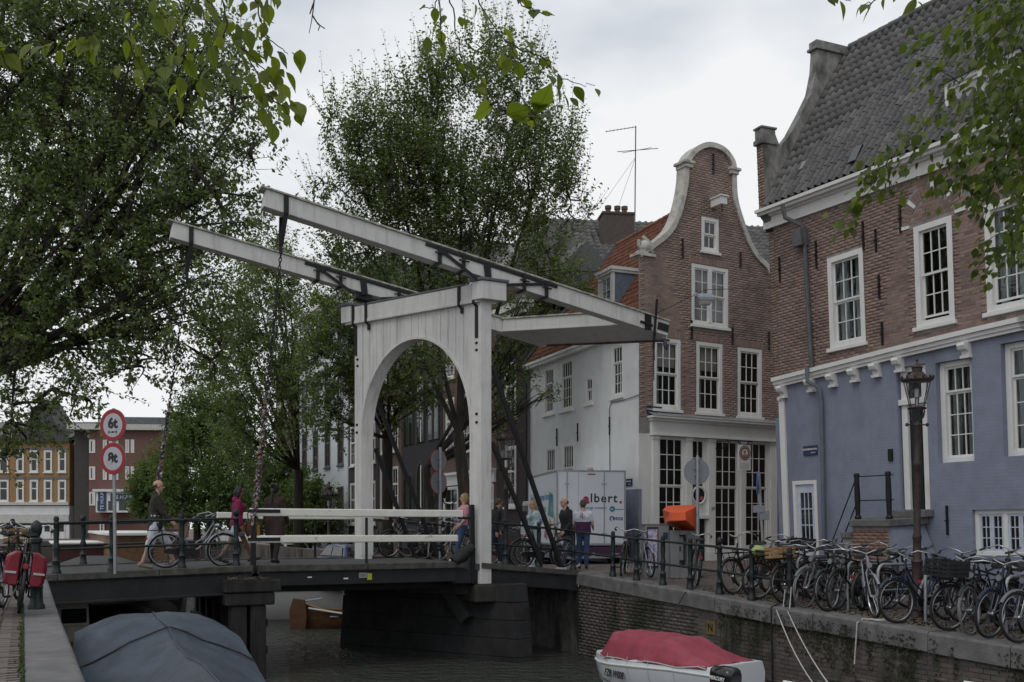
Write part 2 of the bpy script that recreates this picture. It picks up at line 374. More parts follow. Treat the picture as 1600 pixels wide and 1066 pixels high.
class MB:
 """collects faces; build() links them as one mesh object"""
 def __init__(s, M=None):
  s.v, s.f, s.m = [], [], []
  s.M = M
 def add(s, verts, faces, mi=0):
  k = len(s.v)
  if s.M is not None:
   verts = [s.M @ Vector(p) for p in verts]
  s.v.extend([tuple(p) for p in verts])
  s.f.extend([tuple(i + k for i in f) for f in faces])
  s.m.extend([mi] * len(faces))
  return s
 def box(s, x0, x1, y0, y1, z0, z1, mi=0):
  return s.add([(x0, y0, z0), (x1, y0, z0), (x1, y1, z0), (x0, y1, z0), (x0, y0, z1), (x1, y0, z1), (x1, y1, z1), (x0, y1, z1)],
                     [(0, 3, 2, 1), (4, 5, 6, 7), (0, 1, 5, 4), (1, 2, 6, 5), (2, 3, 7, 6), (3, 0, 4, 7)], mi)
 def bar(s, a, b, w, h=None, up=(0, 0, 1), mi=0):
  a, b = Vector(a), Vector(b)
  h = h or w
  d = (b - a).normalized()
  side = d.cross(Vector(up))
  if side.length < 1e-4: side = d.cross(Vector((1, 0, 0)))
  side.normalize()
  u = side.cross(d)
  vs_ = []
  for p in (a, b):
   for i, j in ((-1, -1), (1, -1), (1, 1), (-1, 1)):
    vs_.append(p + side * (i * w / 2) + u * (j * h / 2))
  return s.add(vs_, [(0, 3, 2, 1), (4, 5, 6, 7), (0, 1, 5, 4), (1, 2, 6, 5), (2, 3, 7, 6), (3, 0, 4, 7)], mi)
 def tube(s, pts, r, n=6, mi=0, cap=True, closed=False):
  pts = [Vector(p) for p in pts]
  m = len(pts)
  rs = r if isinstance(r, (list, tuple)) else [r] * m
  vs_, fs = [], []
  prev = None
  for i, p in enumerate(pts):
   if closed:
    d = pts[(i + 1) % m] - pts[i - 1]
   else:
    d = pts[min(i + 1, m - 1)] - pts[max(i - 1, 0)]
   d.normalize()
   if prev is None:
    ref = Vector((0, 0, 1)) if abs(d.z) < 0.9 else Vector((1, 0, 0))
    a = d.cross(ref).normalized()
   else:
    a = (prev - d * prev.dot(d))
    if a.length < 1e-5: a = d.cross(Vector((0, 0, 1)))
    a.normalize()
   prev = a
   b = d.cross(a)
   for k in range(n):
    t = 2 * math.pi * k / n
    vs_.append(p + (a * math.cos(t) + b * math.sin(t)) * rs[i])
  for i in range(m if closed else m - 1):
   j = (i + 1) % m
   for k in range(n):
    l = (k + 1) % n
    fs.append((i * n + k, i * n + l, j * n + l, j * n + k))
  if cap and not closed:
   fs.append(tuple(range(n - 1, -1, -1)))
   fs.append(tuple((m - 1) * n + k for k in range(n)))
  return s.add(vs_, fs, mi)
 def lathe(s, prof, n=10, c=(0, 0, 0), mi=0, axis='z'):
  vs_, fs = [], []
  for r, z in prof:
   for k in range(n):
    t = 2 * math.pi * k / n
    p = (r * math.cos(t), r * math.sin(t), z)
    if axis == 'y': p = (p[0], p[2], p[1])
    if axis == 'x': p = (p[2], p[0], p[1])
    vs_.append((p[0] + c[0], p[1] + c[1], p[2] + c[2]))
  for i in range(len(prof) - 1):
   for k in range(n):
    l = (k + 1) % n
    fs.append((i * n + k, i * n + l, (i + 1) * n + l, (i + 1) * n + k))
  fs.append(tuple(range(n - 1, -1, -1)))
  fs.append(tuple((len(prof) - 1) * n + k for k in range(n)))
  return s.add(vs_, fs, mi)
 def prism(s, poly, y0, y1, mi=0, axis='y'):
  """polygon in the x,z plane pushed from y0 to y1 (axis y); axis z / x likewise"""
  n = len(poly)
  def q(p, y):
   if axis == 'y': return (p[0], y, p[1])
   if axis == 'z': return (p[0], p[1], y)
   return (y, p[0], p[1])
  vs_ = [q(p, y0) for p in poly] + [q(p, y1) for p in poly]
  fs = [tuple(range(n)), tuple(range(2 * n - 1, n - 1, -1))]
  for i in range(n):
   j = (i + 1) % n
   fs.append((j, i, n + i, n + j))
  return s.add(vs_, fs, mi)
 def ball(s, c, r, nu=8, nv=6, sc=(1, 1, 1), mi=0):
  vs_, fs = [], []
  for i in range(1, nv):
   p = math.pi * i / nv
   for k in range(nu):
    t = 2 * math.pi * k / nu
    vs_.append((c[0] + r * sc[0] * math.sin(p) * math.cos(t), c[1] + r * sc[1] * math.sin(p) * math.sin(t), c[2] + r * sc[2] * math.cos(p)))
  top, bot = len(vs_), len(vs_) + 1
  vs_ += [(c[0], c[1], c[2] + r * sc[2]), (c[0], c[1], c[2] - r * sc[2])]
  for i in range(nv - 2):
   for k in range(nu):
    l = (k + 1) % nu
    fs.append((i * nu + k, (i + 1) * nu + k, (i + 1) * nu + l, i * nu + l))
  for k in range(nu):
   l = (k + 1) % nu
   fs.append((top, k, l)); fs.append((bot, (nv - 2) * nu + l, (nv - 2) * nu + k))
  return s.add(vs_, fs, mi)
 def loft(s, rings, mi=0, cap=True, closed=True):
  n = len(rings[0])
  vs_ = [p for r in rings for p in r]
  fs = []
  for i in range(len(rings) - 1):
   for k in range(n if closed else n - 1):
    l = (k + 1) % n
    fs.append((i * n + k, i * n + l, (i + 1) * n + l, (i + 1) * n + k))
  if cap and closed:
   fs.append(tuple(range(n - 1, -1, -1)))
   fs.append(tuple((len(rings) - 1) * n + k for k in range(n)))
  return s.add(vs_, fs, mi)
 def mesh(s, name, mats, smooth=None):
  me = bpy.data.meshes.new(name)
  me.from_pydata(s.v, [], s.f)
  if not isinstance(mats, (list, tuple)): mats = [mats]
  for m in mats: me.materials.append(m)
  if len(mats) > 1: me.polygons.foreach_set('material_index', s.m)
  bm = bmesh.new(); bm.from_mesh(me)
  bmesh.ops.recalc_face_normals(bm, faces=bm.faces)
  bm.to_mesh(me); bm.free()
  if smooth:
   me.polygons.foreach_set('use_smooth', [True] * len(me.polygons))
   me.set_sharp_from_angle(angle=R(smooth))
  me.update()
  return me
 def build(s, name, mats, parent=None, smooth=None, kind=None, label=None, bevel=0.0, loc=None):
  o = link(name, s.mesh(name, mats, smooth), parent, loc, kind, label)
  if bevel:
   b = o.modifiers.new('bevel', 'BEVEL')
   b.width, b.segments, b.limit_method = bevel, 2, 'ANGLE'
  return o
def fastmesh(name, V, F, mats, nper, smooth=False):
 """big mesh from numpy arrays; every face has nper corners"""
 me = bpy.data.meshes.new(name)
 nf = len(F)
 me.vertices.add(len(V)); me.vertices.foreach_set('co', np.asarray(V, dtype=np.float32).ravel())
 me.loops.add(nf * nper); me.loops.foreach_set('vertex_index', np.asarray(F, dtype=np.int32).ravel())
 me.polygons.add(nf)
 me.polygons.foreach_set('loop_start', np.arange(0, nf * nper, nper, dtype=np.int32))
 me.update(calc_edges=True)
 for m in (mats if isinstance(mats, (list, tuple)) else [mats]): me.materials.append(m)
 me.validate()
 return me
def text_mesh(body, size, mat_, extrude=0.002, align='CENTER', weight=0.0, spacing=1.0):
 cu = bpy.data.curves.new('lettering', 'FONT')
 cu.body, cu.size, cu.extrude, cu.offset = body, size, extrude, weight
 cu.align_x, cu.align_y = align, 'CENTER'
 cu.space_character = spacing
 cu.resolution_u = 3
 o = bpy.data.objects.new('lettering', cu)
 COL.objects.link(o)
 dg = bpy.context.evaluated_depsgraph_get()
 me = bpy.data.meshes.new_from_object(o.evaluated_get(dg))
 bpy.data.objects.remove(o)
 bpy.data.curves.remove(cu)
 me.materials.clear(); me.materials.append(mat_)
 return me
def text(body, size, mat_, parent, M, **kw):
 """lettering lying in the x,z plane of M, read from -y"""
 o = link('lettering', text_mesh(body, size, mat_, **kw), parent)
 o.matrix_basis = M @ Matrix.Rotation(R(90), 4, 'X')
 return o
def structure(name, mb, mats, **kw):
 return put(mb.build(name, mats, **kw), kind='structure')
def lerp(a, b, t):
 return a + (b - a) * t
def interp(x, xs, ys):
 return float(np.interp(x, xs, ys))
# ------------------------------------------------------------------ ground, water, quays
RQ_S = [-40, 8, 12.4, 16, 19.5, 27, 34, 90, 400]
RQ_Z = [-1.62, -1.62, -1.46, -1.30, -1.15, -1.15, -2.2, -2.2, -2.2]
LQ_S = [-40, 14, 19, 24, 40, 400]
LQ_Z = [-1.10, -1.10, -1.0, -1.0, -1.3, -1.3]
KR, KL = 11.7, 0.40                           # kerb lines of the two quays
CANAL_END = 74.0
def zr(s): return interp(s, RQ_S, RQ_Z)
def zl(s): return interp(s, LQ_S, LQ_Z)
def kl(s):                                    # the left kerb swings slightly
 return KL
def bank(name, t0, t1, zf, s_list, m):
 mb = MB()
 rows = [[ST(s, t, zf(s)) for t in (t0, t1)] for s in s_list]
 vs_, fs = [], []
 for r in rows: vs_ += r
 for i in range(len(rows) - 1):
  fs.append((2 * i, 2 * i + 1, 2 * i + 3, 2 * i + 2))
 mb.add(vs_, fs)
 return structure(name, mb, m)
SS = [-40, 0, 4, 8, 10, 12.4, 14, 16, 18, 19.5, 24, 30, CANAL_END, 400]
bank('right_quay_ground', KR + 0.45, 320, lambda s: zr(s) - 0.02, SS, M_ground)
bank('left_quay_ground', -320, KL - 0.38, lambda s: zl(s) - 0.02, SS, M_ground)
mbx = MB()
a, b, c, d = ST(CANAL_END, KL - 0.6), ST(CANAL_END, KR + 0.5), ST(400, KR + 0.5), ST(400, KL - 0.6)
mbx.add([(p.x, p.y, -1.25) for p in (a, b, c, d)], [(0, 1, 2, 3)])
structure('far_street_ground', mbx, M_ground)
mbx = MB()
a, b, c, d = ST(-40, KL - 0.1), ST(-40, KR + 0.2), ST(CANAL_END, KR + 0.2), ST(CANAL_END, KL - 0.1)
mbx.add([(p.x, p.y, WATER) for p in (a, b, c, d)], [(0, 1, 2, 3)])
m = bpy.data.materials.new('canal_water'); m.use_nodes = True
N, L = nodes_of(m)
bs = N['Principled BSDF']
bs.inputs['Base Color'].default_value = (0.048, 0.052, 0.043, 1)
bs.inputs['Roughness'].default_value = 0.13
bs.inputs['IOR'].default_value = 1.33
tc = N.new('ShaderNodeTexCoord'); mp = N.new('ShaderNodeMapping')
mp.inputs['Rotation'].default_value = (0, 0, -TH)
mp.inputs['Scale'].default_value = (1.0, 1.7, 1)
L.new(tc.outputs['Object'], mp.inputs['Vector'])
n1 = N.new('ShaderNodeTexNoise'); n1.inputs['Scale'].default_value = 2.6; n1.inputs['Detail'].default_value = 4; n1.inputs['Distortion'].default_value = 0.6
n2 = N.new('ShaderNodeTexNoise'); n2.inputs['Scale'].default_value = 9.0; n2.inputs['Detail'].default_value = 3
L.new(mp.outputs[0], n1.inputs['Vector']); L.new(mp.outputs[0], n2.inputs['Vector'])
ad = N.new('ShaderNodeMath'); ad.operation = 'MULTIPLY_ADD'; ad.inputs[1].default_value = 0.35
L.new(n2.outputs['Fac'], ad.inputs[0]); L.new(n1.outputs['Fac'], ad.inputs[2])
bp = N.new('ShaderNodeBump'); bp.inputs['Strength'].default_value = 1.0; bp.inputs['Distance'].default_value = 0.35
L.new(ad.outputs[0], bp.inputs['Height']); L.new(bp.outputs[0], bs.inputs['Normal'])
structure('canal_water', mbx, m)
# ---- bricks
def lay_bricks(parent, z0, z1, outline, holes, name, mat_, rel=None, L_=0.215, H_=0.063, J=0.011, y=0.0, proud=0.006, n_parts=0, seed=1, keep=None):
 """courses of bricks over a wall in its own x,z plane; the largest in view become parts, the rest one mesh"""
 rg = random.Random(seed)
 full, V, F = [], [], []
 z, row = z0, 0
 W = (parent.matrix_basis if parent is not None else Matrix()) @ (rel or Matrix())
 while z + H_ < z1:
  xl, xr = outline(z + H_ / 2)
  segs = [(xl, xr)]
  for hx0, hx1, hz0, hz1 in holes:
   if hz0 < z + H_ and hz1 > z:
    ns = []
    for s0, s1 in segs:
     if hx1 <= s0 or hx0 >= s1: ns.append((s0, s1)); continue
     if hx0 > s0: ns.append((s0, hx0))
     if hx1 < s1: ns.append((hx1, s1))
    segs = ns
  off = (L_ + J) / 2 * (row % 2)
  for s0, s1 in segs:
   x = math.floor((s0 - off) / (L_ + J)) * (L_ + J) + off
   while x < s1:
    bx0, bx1 = max(x, s0) + J / 2, min(x + L_ + J, s1) - J / 2
    if bx1 - bx0 > 0.03 and (keep is None or keep((bx0 + bx1) / 2, z)):
     p = proud + rg.uniform(-0.003, 0.004)
     full.append((bx0, bx1, z + rg.uniform(-.002, .002), p))
    x += L_ + J
  z += H_ + J
  row += 1
 chosen = []
 if n_parts:
  cand = []
  for i, (a_, b_, zz, p) in enumerate(full):
   if b_ - a_ > L_ * 0.98:
    w = W @ Vector(((a_ + b_) / 2, y, zz))
    u, v = CU + FPX * w.x / w.y, HV - FPX * w.z / w.y
    if 0 < u < 1600 and 0 < v < 1066: cand.append((w.length, i))
  cand.sort()
  chosen = [i for _, i in cand[:n_parts]]
 cs = set(chosen)
 mb = MB()
 for i, (a_, b_, zz, p) in enumerate(full):
  if i in cs: continue
  k = len(V)
  V += [(a_, y - p, zz), (b_, y - p, zz), (b_, y - p, zz + H_), (a_, y - p, zz + H_),
              (a_, y + .01, zz), (b_, y + .01, zz), (b_, y + .01, zz + H_), (a_, y + .01, zz + H_)]
  F += [(k, k + 1, k + 2, k + 3), (k, k + 4, k + 5, k + 1), (k + 3, k + 2, k + 6, k + 7), (k, k + 3, k + 7, k + 4), (k + 1, k + 5, k + 6, k + 2)]
 me = fastmesh('brickwork', np.array(V), np.array(F), mat_, 4)
 o = link('brickwork', me, parent, kind='stuff')
 if rel: o.matrix_basis = rel
 if chosen:
  one = MB().box(0, L_, -0.006, 0.012, 0, H_).mesh('brick', mat_)
  for i in chosen:
   a_, b_, zz, p = full[i]
   bo = link('brick', one, parent)
   T = Matrix.Translation((a_, y - p + 0.006, zz))
   bo.matrix_basis = (rel @ T) if rel else T
 return o
def wall_face(mb, z0, z1, outline, holes, y=0.0, rev=0.16, dz=None, mi=0, mi_rev=None):
 """wall front with openings and their reveals"""
 zs = {z0, z1}
 for h in holes: zs |= {max(z0, min(z1, h[2])), max(z0, min(z1, h[3]))}
 if dz:
  z = z0 + dz
  while z < z1: zs.add(z); z += dz
 zs = sorted(zs)
 for a_, b_ in zip(zs[:-1], zs[1:]):
  if b_ - a_ < 1e-5: continue
  la, ra = outline(a_ + 1e-6); lb, rb = outline(b_ - 1e-6)
  cuts = sorted([(h[0], h[1]) for h in holes if h[2] < b_ - 1e-6 and h[3] > a_ + 1e-6])
  cur_a, cur_b = la, lb
  for h0, h1 in cuts:
   if h0 > max(cur_a, cur_b):
    mb.add([(cur_a, y, a_), (h0, y, a_), (h0, y, b_), (cur_b, y, b_)], [(0, 1, 2, 3)], mi)
   cur_a = cur_b = h1
  if ra > cur_a - 1e-6:
   mb.add([(cur_a, y, a_), (ra, y, a_), (rb, y, b_), (cur_b, y, b_)], [(0, 1, 2, 3)], mi)
 mr = mi if mi_rev is None else mi_rev
 for x0, x1, h0, h1 in holes:
  mb.add([(x0, y, h0), (x1, y, h0), (x1, y, h1), (x0, y, h1), (x0, y + rev, h0), (x1, y + rev, h0), (x1, y + rev, h1), (x0, y + rev, h1)],
               [(0, 1, 5, 4), (2, 3, 7, 6), (1, 2, 6, 5), (3, 0, 4, 7)], mr)
 return mb
PANE_MESH = {}
def pane_mesh(m):
 if m.name not in PANE_MESH:
  PANE_MESH[m.name] = MB().box(0, 1, 0, 0.006, 0, 1).mesh('pane', m)
 return PANE_MESH[m.name]
def window(parent, x0, x1, z0, z1, y=0.0, cols=3, rows=(2, 2), split=0.5, fw=0.09, proud=0.0, rec=0.10, sill=True, rel=None, m=None, pane=None,
           curtain=None, name='window', bar=0.023, sash=0.046, panes=True, open_bottom=0.0, one_glass=False):
 """sash window: frame part with sill, glazing bars and panes as sub-parts"""
 m = m or M_trim
 pane = pane or M_pane
 w, h = x1 - x0, z1 - z0
 mb = MB()
 f0, f1 = -proud, rec
 mb.box(0, fw, f0, f1, 0, h); mb.box(w - fw, w, f0, f1, 0, h)
 mb.box(fw, w - fw, f0, f1, h - fw, h); mb.box(fw, w - fw, f0, f1, 0, fw * 0.9)
 fr = mb.build(name, m, parent, bevel=0.006)
 T = Matrix.Translation((x0, y, z0))
 fr.matrix_basis = (rel @ T) if rel else T
 if sill:
  MB().box(-0.06, w + 0.06, f0 - 0.07, 0.02 + max(0, f0), -0.09, -0.004).build('sill', m, fr, bevel=0.006)
 iw, ih = w - 2 * fw, h - 1.9 * fw
 zb = fw * 0.9
 if len(rows) == 2:
  zones = [(zb + ih * split, ih * (1 - split), rows[0], rec * 0.45), (zb + open_bottom, ih * split - open_bottom * 0.0, rows[1], rec * 0.75)]
  if open_bottom: zones[1] = (zb + open_bottom, ih * split, rows[1], rec * 0.75)
 else:
  zones = [(zb, ih, rows[0], rec * 0.55)]
 mb = MB()
 for za, zh, nr, yy in zones:
  s = sash
  mb.box(fw, fw + s, yy - .02, yy + .02, za, za + zh); mb.box(w - fw - s, w - fw, yy - .02, yy + .02, za, za + zh)
  mb.box(fw + s, w - fw - s, yy - .02, yy + .02, za, za + s); mb.box(fw + s, w - fw - s, yy - .02, yy + .02, za + zh - s, za + zh)
  gw, gh = iw - 2 * s, zh - 2 * s
  for i in range(1, cols):
   xx = fw + s + gw * i / cols
   mb.box(xx - bar / 2, xx + bar / 2, yy - .014, yy + .014, za + s, za + zh - s)
  for j in range(1, nr):
   zz = za + s + gh * j / nr
   mb.box(fw + s, w - fw - s, yy - .0145, yy + .0145, zz - bar / 2, zz + bar / 2)
  if one_glass:
   g = link('pane', pane_mesh(pane), fr, (fw + s, yy + .002, za + s)); g.scale = (gw, 1, gh)
  else:
   for i in range(cols):
    for j in range(nr):
     g = link('pane', pane_mesh(pane), fr, (fw + s + gw * i / cols, yy + .002 + rnd.uniform(-.003, .003), za + s + gh * j / nr))
     g.scale = (gw / cols, 1, gh / nr)
     g.rotation_euler = (rnd.uniform(-.01, .01), 0, rnd.uniform(-.01, .01))
 mb.build('glazing_bar', m, fr)
 if curtain == 'curtain':
  for xa, xb in ((fw, fw + iw * 0.3), (w - fw - iw * 0.42, w - fw)):
   cb = MB(); n = 14
   rings = []
   for i in range(n + 1):
    xx = lerp(xa, xb, i / n); yy = rec + 0.12 + 0.035 * math.sin(i * 2.1)
    rings.append([(xx, yy, zb), (xx, yy, zb + ih), (xx, yy + .01, zb + ih), (xx, yy + .01, zb)])
   cb.loft(rings); cb.build('curtain', M_curtain, fr, smooth=50)
 elif curtain == 'blind':
  MB().box(fw, fw + iw * .28, rec + .09, rec + .10, zb, zb + ih * .6).build('curtain', M_curtain, fr)
  MB().box(fw, w - fw, rec + .05, rec + .06, zb + ih * 0.62, zb + ih).build('blind', M_netcurtain, fr)
 elif curtain == 'full':
  MB().box(fw, w - fw, rec + .05, rec + .06, zb, zb + ih).build('blind', M_netcurtain, fr)
 return fr
def tile_roof(parent, e0, e1, r0, r1, tw, tl, mat_, seed=1, n_parts=0, rel=None, hole=None, amp=0.035):
 """pantiles on the slope between eave e0-e1 and ridge r0-r1"""
 rg = random.Random(seed)
 e0, e1, r0, r1 = map(Vector, (e0, e1, r0, r1))
 nc, nr = max(1, int((e1 - e0).length / tw)), max(1, int((r0 - e0).length / tl))
 W = (parent.matrix_basis if parent is not None else Matrix()) @ (rel or Matrix())
 items = []
 for j in range(nr):
  for i in range(nc):
   a_, b_ = i / nc, j / nr
   p = (e0.lerp(e1, a_)).lerp(r0.lerp(r1, a_), b_)
   if hole and hole(p): continue
   ax = (e0.lerp(e1, (i + 1) / nc).lerp(r0.lerp(r1, (i + 1) / nc), b_)) - p
   up = (e0.lerp(e1, a_).lerp(r0.lerp(r1, a_), (j + 1.12) / nr)) - p
   items.append((p, ax, up, rg.uniform(-.006, .008)))
 prof = [(0, 0.5), (0.10, 0.95), (0.24, 1.0), (0.36, 0.6), (0.46, 0.1), (0.74, 0.0), (1.02, 0.45)]
 def tv(p, ax, up, dz):
  n = ax.cross(up).normalized()
  out = []
  for k, (q, lift) in enumerate(((0.0, 0.022), (1.0, 0.0))):
   for fx, fh in prof:
    out.append(p + ax * fx + up * q + n * (fh * amp + lift + dz))
  for fx, fh in prof:
   out.append(p + ax * fx + n * (fh * amp - 0.004 + dz))
  return out
 m = len(prof)
 tf = [(k, k + 1, m + k + 1, m + k) for k in range(m - 1)] + [(2 * m + k, 2 * m + k + 1, k + 1, k) for k in range(m - 1)]
 chosen = set()
 if n_parts:
  c = []
  for i, it in enumerate(items):
   w = W @ (it[0] + it[1] * .5 + it[2] * .5)
   u, v = CU + FPX * w.x / w.y, HV - FPX * w.z / w.y
   if 0 < u < 1600 and 0 < v < 1066: c.append((w.length, i))
  c.sort(); chosen = {i for _, i in c[:n_parts]}
 V, F = [], []
 for i, it in enumerate(items):
  if i in chosen: continue
  k = len(V); V += [tuple(q) for q in tv(*it)]; F += [tuple(q + k for q in f) for f in tf]
 if V:
  me = fastmesh('roof_tiles', np.array(V), np.array(F), mat_, 4)
  o = link('roof_tiles', me, parent, kind='stuff')
  if rel: o.matrix_basis = rel
 if chosen:
  first = items[next(iter(chosen))]
  one = None
  for i in chosen:
   p, ax, up, dz = items[i]
   n = ax.cross(up).normalized()
   X, Yv = ax.normalized(), (up - ax.normalized() * up.dot(ax.normalized())).normalized()
   if one is None:
    one = MB().add(tv(Vector(), Vector((1, 0, 0)) * ax.length, Vector((0, 1, 0)) * up.length, 0), tf).mesh('roof_tile', mat_)
   o = link('roof_tile', one, parent)
   Mx = Matrix((X, Yv, X.cross(Yv))).transposed().to_4x4()
   T = Matrix.Translation(p + n * dz) @ Mx
   o.matrix_basis = (rel @ T) if rel else T
def anchor(parent, x, z0, z1, y=0.0, rel=None):
 mb = MB()
 mb.bar((0, -.03, 0), (0, -.03, z1 - z0), .045, .03, up=(0, 1, 0))
 mb.bar((-.05, -.045, (z1 - z0) * .5), (.05, -.045, (z1 - z0) * .5 + .03), .03, .02)
 mb.ball((0, -.03, z1 - z0), .035, 6, 4)
 o = mb.build('wall_anchor', M_iron, parent)
 T = Matrix.Translation((x, y, z0))
 o.matrix_basis = (rel @ T) if rel else T
# ================================================================== the blue and brick corner house on the right
FH = Frame((7.28, 25.37, -1.5), -DS, lean=0.05)
house = thing('corner_house', 'tall corner house with red brick upper floor, blue-grey stucco below and steep dark tiled roof', 'house', M=FH.M)
XE = 19.0                                     # facade length
xa, za = FH.px(1203.6, 358); xb, zb_ = FH.px(1495, 257)
def cor_z(x): return za + (zb_ - za) * (x - xa) / (xb - xa)
cps = [FH.px(1216, 600), FH.px(1406, 553), FH.px(1600, 508)]
cx, cz = [p[0] for p in cps], [p[1] for p in cps]
def crs_z(x):
 if x > cx[2]: return cz[2] + (cz[2] - cz[1]) / (cx[2] - cx[1]) * (x - cx[2]) * 0.4
 if x < cx[0]: return cz[0]
 return interp(x, cx, cz)
def hole_px(u0, u1, v0, v1, fr=FH):
 """opening from the pixels of its left edge (top and bottom) and its right edge"""
 um = (u0 + u1) / 2
 x0 = fr.px(u0, (v0 + v1) / 2)[0]; x1 = fr.px(u1, (v0 + v1) / 2)[0]
 xm = (x0 + x1) / 2
 return x0, x1, fr.px(u0, v1)[1], fr.px(u0, v0)[1]
W1 = hole_px(1296, 1352, 404, 546)
W2 = hole_px(1431, 1491, 355, 513)
W3 = hole_px(1541, 1612, 321, 490)
x4 = W3[1] + 1.6
W4 = (x4, x4 + (W3[1] - W3[0]), W3[2], W3[3])
UP = [W1, W2, W3, W4]
WB1 = hole_px(1464, 1520, 567, 724)
WB2 = hole_px(1566, 1640, 537, 714)
WB3 = (WB2[1] + 1.2, WB2[1] + 2.7, WB2[2], WB2[3])
DR = hole_px(1404, 1450, 575, 797)
BD = hole_px(1240.5, 1278, 752, 872)
BD = (BD[0], BD[1], 0.0, BD[3])
BW = hole_px(1520, 1618, 797, 868)
LOW = [WB1, WB2, WB3, DR, BD, BW]
zc0 = min(cz) - 0.0
mb = MB()
CX_ = np.linspace(0, XE, 60); CZ_ = np.array([crs_z(x) for x in CX_]); CZ_ = np.maximum.accumulate(CZ_ + np.arange(60) * 1e-5)
def xinv(z): return 0.0 if z <= CZ_[0] else (XE if z >= CZ_[-1] else interp(z, CZ_, CX_))
wall_face(mb, 0, CZ_[-1] - .01, lambda z: (min(xinv(z), XE - .01), XE), LOW, rev=0.22, dz=.06)
mb.build('stucco_wall', M_blue, house)
zmid = CZ_[0] + .01
mb = MB()
wall_face(mb, zmid, cor_z(0) + 0.35, lambda z: (0.0, max(.02, xinv(z))), UP, y=-0.02, rev=0.2, dz=.06)
mb.build('upper_wall', M_mortar, house)
ua, ub = FH.px(1411, 352), FH.px(1490, 336)
AC = ((W2[0] + W2[1]) / 2, W2[3] + 0.02)
AR0 = (W2[1] - W2[0]) / 2 + 0.10
def in_arch(x, z):
 for cxx in (AC[0], (W3[0] + W3[1]) / 2, (W4[0] + W4[1]) / 2):
  zz = W2[3] if cxx == AC[0] else W3[3]
  r = math.hypot(x - cxx, (z + .03 - zz) * 1.0)
  if z > zz - 0.02 and AR0 - 0.03 < r < AR0 + 0.27: return False
 return crs_z(x) + 0.10 < z < cor_z(x) - 0.05
lay_bricks(house, 4.3, cor_z(XE) + 0.2 if cor_z(XE) > cor_z(0) else cor_z(0) + .2, lambda z: (0.0, XE), [(h[0] - .005, h[1] + .005, h[2] - .1, h[3] + .02) for h in UP],
           'brick', M_brick, y=-0.02, n_parts=300, seed=3, keep=in_arch)
# relieving arches with white blocks
for cxx, hz in ((AC[0], W2[3]), ((W3[0] + W3[1]) / 2, W3[3]), ((W4[0] + W4[1]) / 2, W4[3])):
 nv = 26
 for i in range(nv):
  t0, t1 = math.pi * i / nv + .008, math.pi * (i + 1) / nv - .008
  white = i in (0, 6, 12, 19, 25)
  rr0, rr1 = AR0, AR0 + 0.25
  pts = [(cxx + r * math.cos(t), hz + r * math.sin(t)) for r, t in ((rr0, t0), (rr1, t0), (rr1, t1), (rr0, t1))]
  MB().prism(pts, -0.05 if white else -0.032, 0.0).build('arch_stone' if white else 'arch_brick', M_trim if white else M_brick, house)
for h, cu in ((W1, 'curtain'), (W2, None), (W3, 'curtain'), (W4, None)):
 window(house, h[0], h[1], h[2], h[3], y=0.0, cols=3, rows=(2, 2), fw=0.13, proud=0.035, rec=0.13, split=0.5, curtain=cu,
           open_bottom=0.07 if h in (W2, W3) else 0)
for h in (WB1, WB2, WB3):
 window(house, h[0], h[1], h[2], h[3], y=0.13, cols=3 if h is not WB1 else 3, rows=(1, 3), split=0.72, fw=0.12, proud=0.0, rec=0.13, curtain='curtain')
# door at the head of the steps
d_w, d_h = DR[1] - DR[0], DR[3] - DR[2]
mb = MB()
mb.box(0.04, 0.2, 0.0, 0.14, 0, d_h); mb.box(d_w - 0.2, d_w - 0.04, 0.0, 0.14, 0, d_h); mb.box(0.2, d_w - 0.2, 0, 0.14, d_h - 0.12, d_h)
mb.box(0.0, d_w, -0.06, 0.13, d_h * 0.735, d_h * 0.735 + 0.13); mb.box(0.2, d_w - 0.2, 0.04, 0.14, d_h * 0.735 - 0.05, d_h * 0.735)
fd = mb.build('front_door', M_trim, house, loc=(DR[0], 0.08, DR[2]), bevel=0.008)
mb = MB().box(0.2, d_w - 0.2, 0.07, 0.12, 0.02, d_h * 0.735 - .05)
for z0_, z1_ in ((0.12, 0.75), (0.85, d_h * .70)):
 mb.box(0.28, d_w - 0.28, 0.055, 0.071, z0_, z1_)
mb.build('door_leaf', M_green_iron, fd)
g = link('pane', pane_mesh(M_pane2), fd, (0.2, 0.07, d_h * 0.735 + .13)); g.scale = (d_w - .4, 1, d_h * .265 - .25)
# basement door, glazed, at the left corner
bw_, bh_ = BD[1] - BD[0], BD[3] - BD[2]
mb = MB()
mb.box(0, 0.1, -.03, 0.1, 0, bh_); mb.box(bw_ - 0.1, bw_, -.03, 0.1, 0, bh_); mb.box(0.1, bw_ - 0.1, -.03, 0.1, bh_ - 0.1, bh_)
bd = mb.build('glazed_door', M_trim, house, loc=(BD[0], 0.02, BD[2]), bevel=.006)
mb = MB()
lw, l0, l1 = bw_ - .2, bh_ * .40, bh_ * .88
mb.box(.1, .1 + .12, .02, .06, 0, bh_ - .1); mb.box(bw_ - .22, bw_ - .1, .02, .06, 0, bh_ - .1); mb.box(.22, bw_ - .22, .02, .06, 0, l0); mb.box(.22, bw_ - .22, .02, .06, l1, bh_ - .1)
mb.box(.27, bw_ - .27, .005, .021, .15, l0 - .15)
for i in (1, 2):
 xx = .22 + (bw_ - .44) * i / 3; mb.box(xx - .012, xx + .012, .025, .055, l0, l1)
 zz = l0 + (l1 - l0) * i / 3; mb.box(.22, bw_ - .22, .026, .054, zz - .012, zz + .012)
mb.build('door_leaf', mat('pale_blue_door_paint', (0.50, 0.54, 0.62), 0.5), bd)
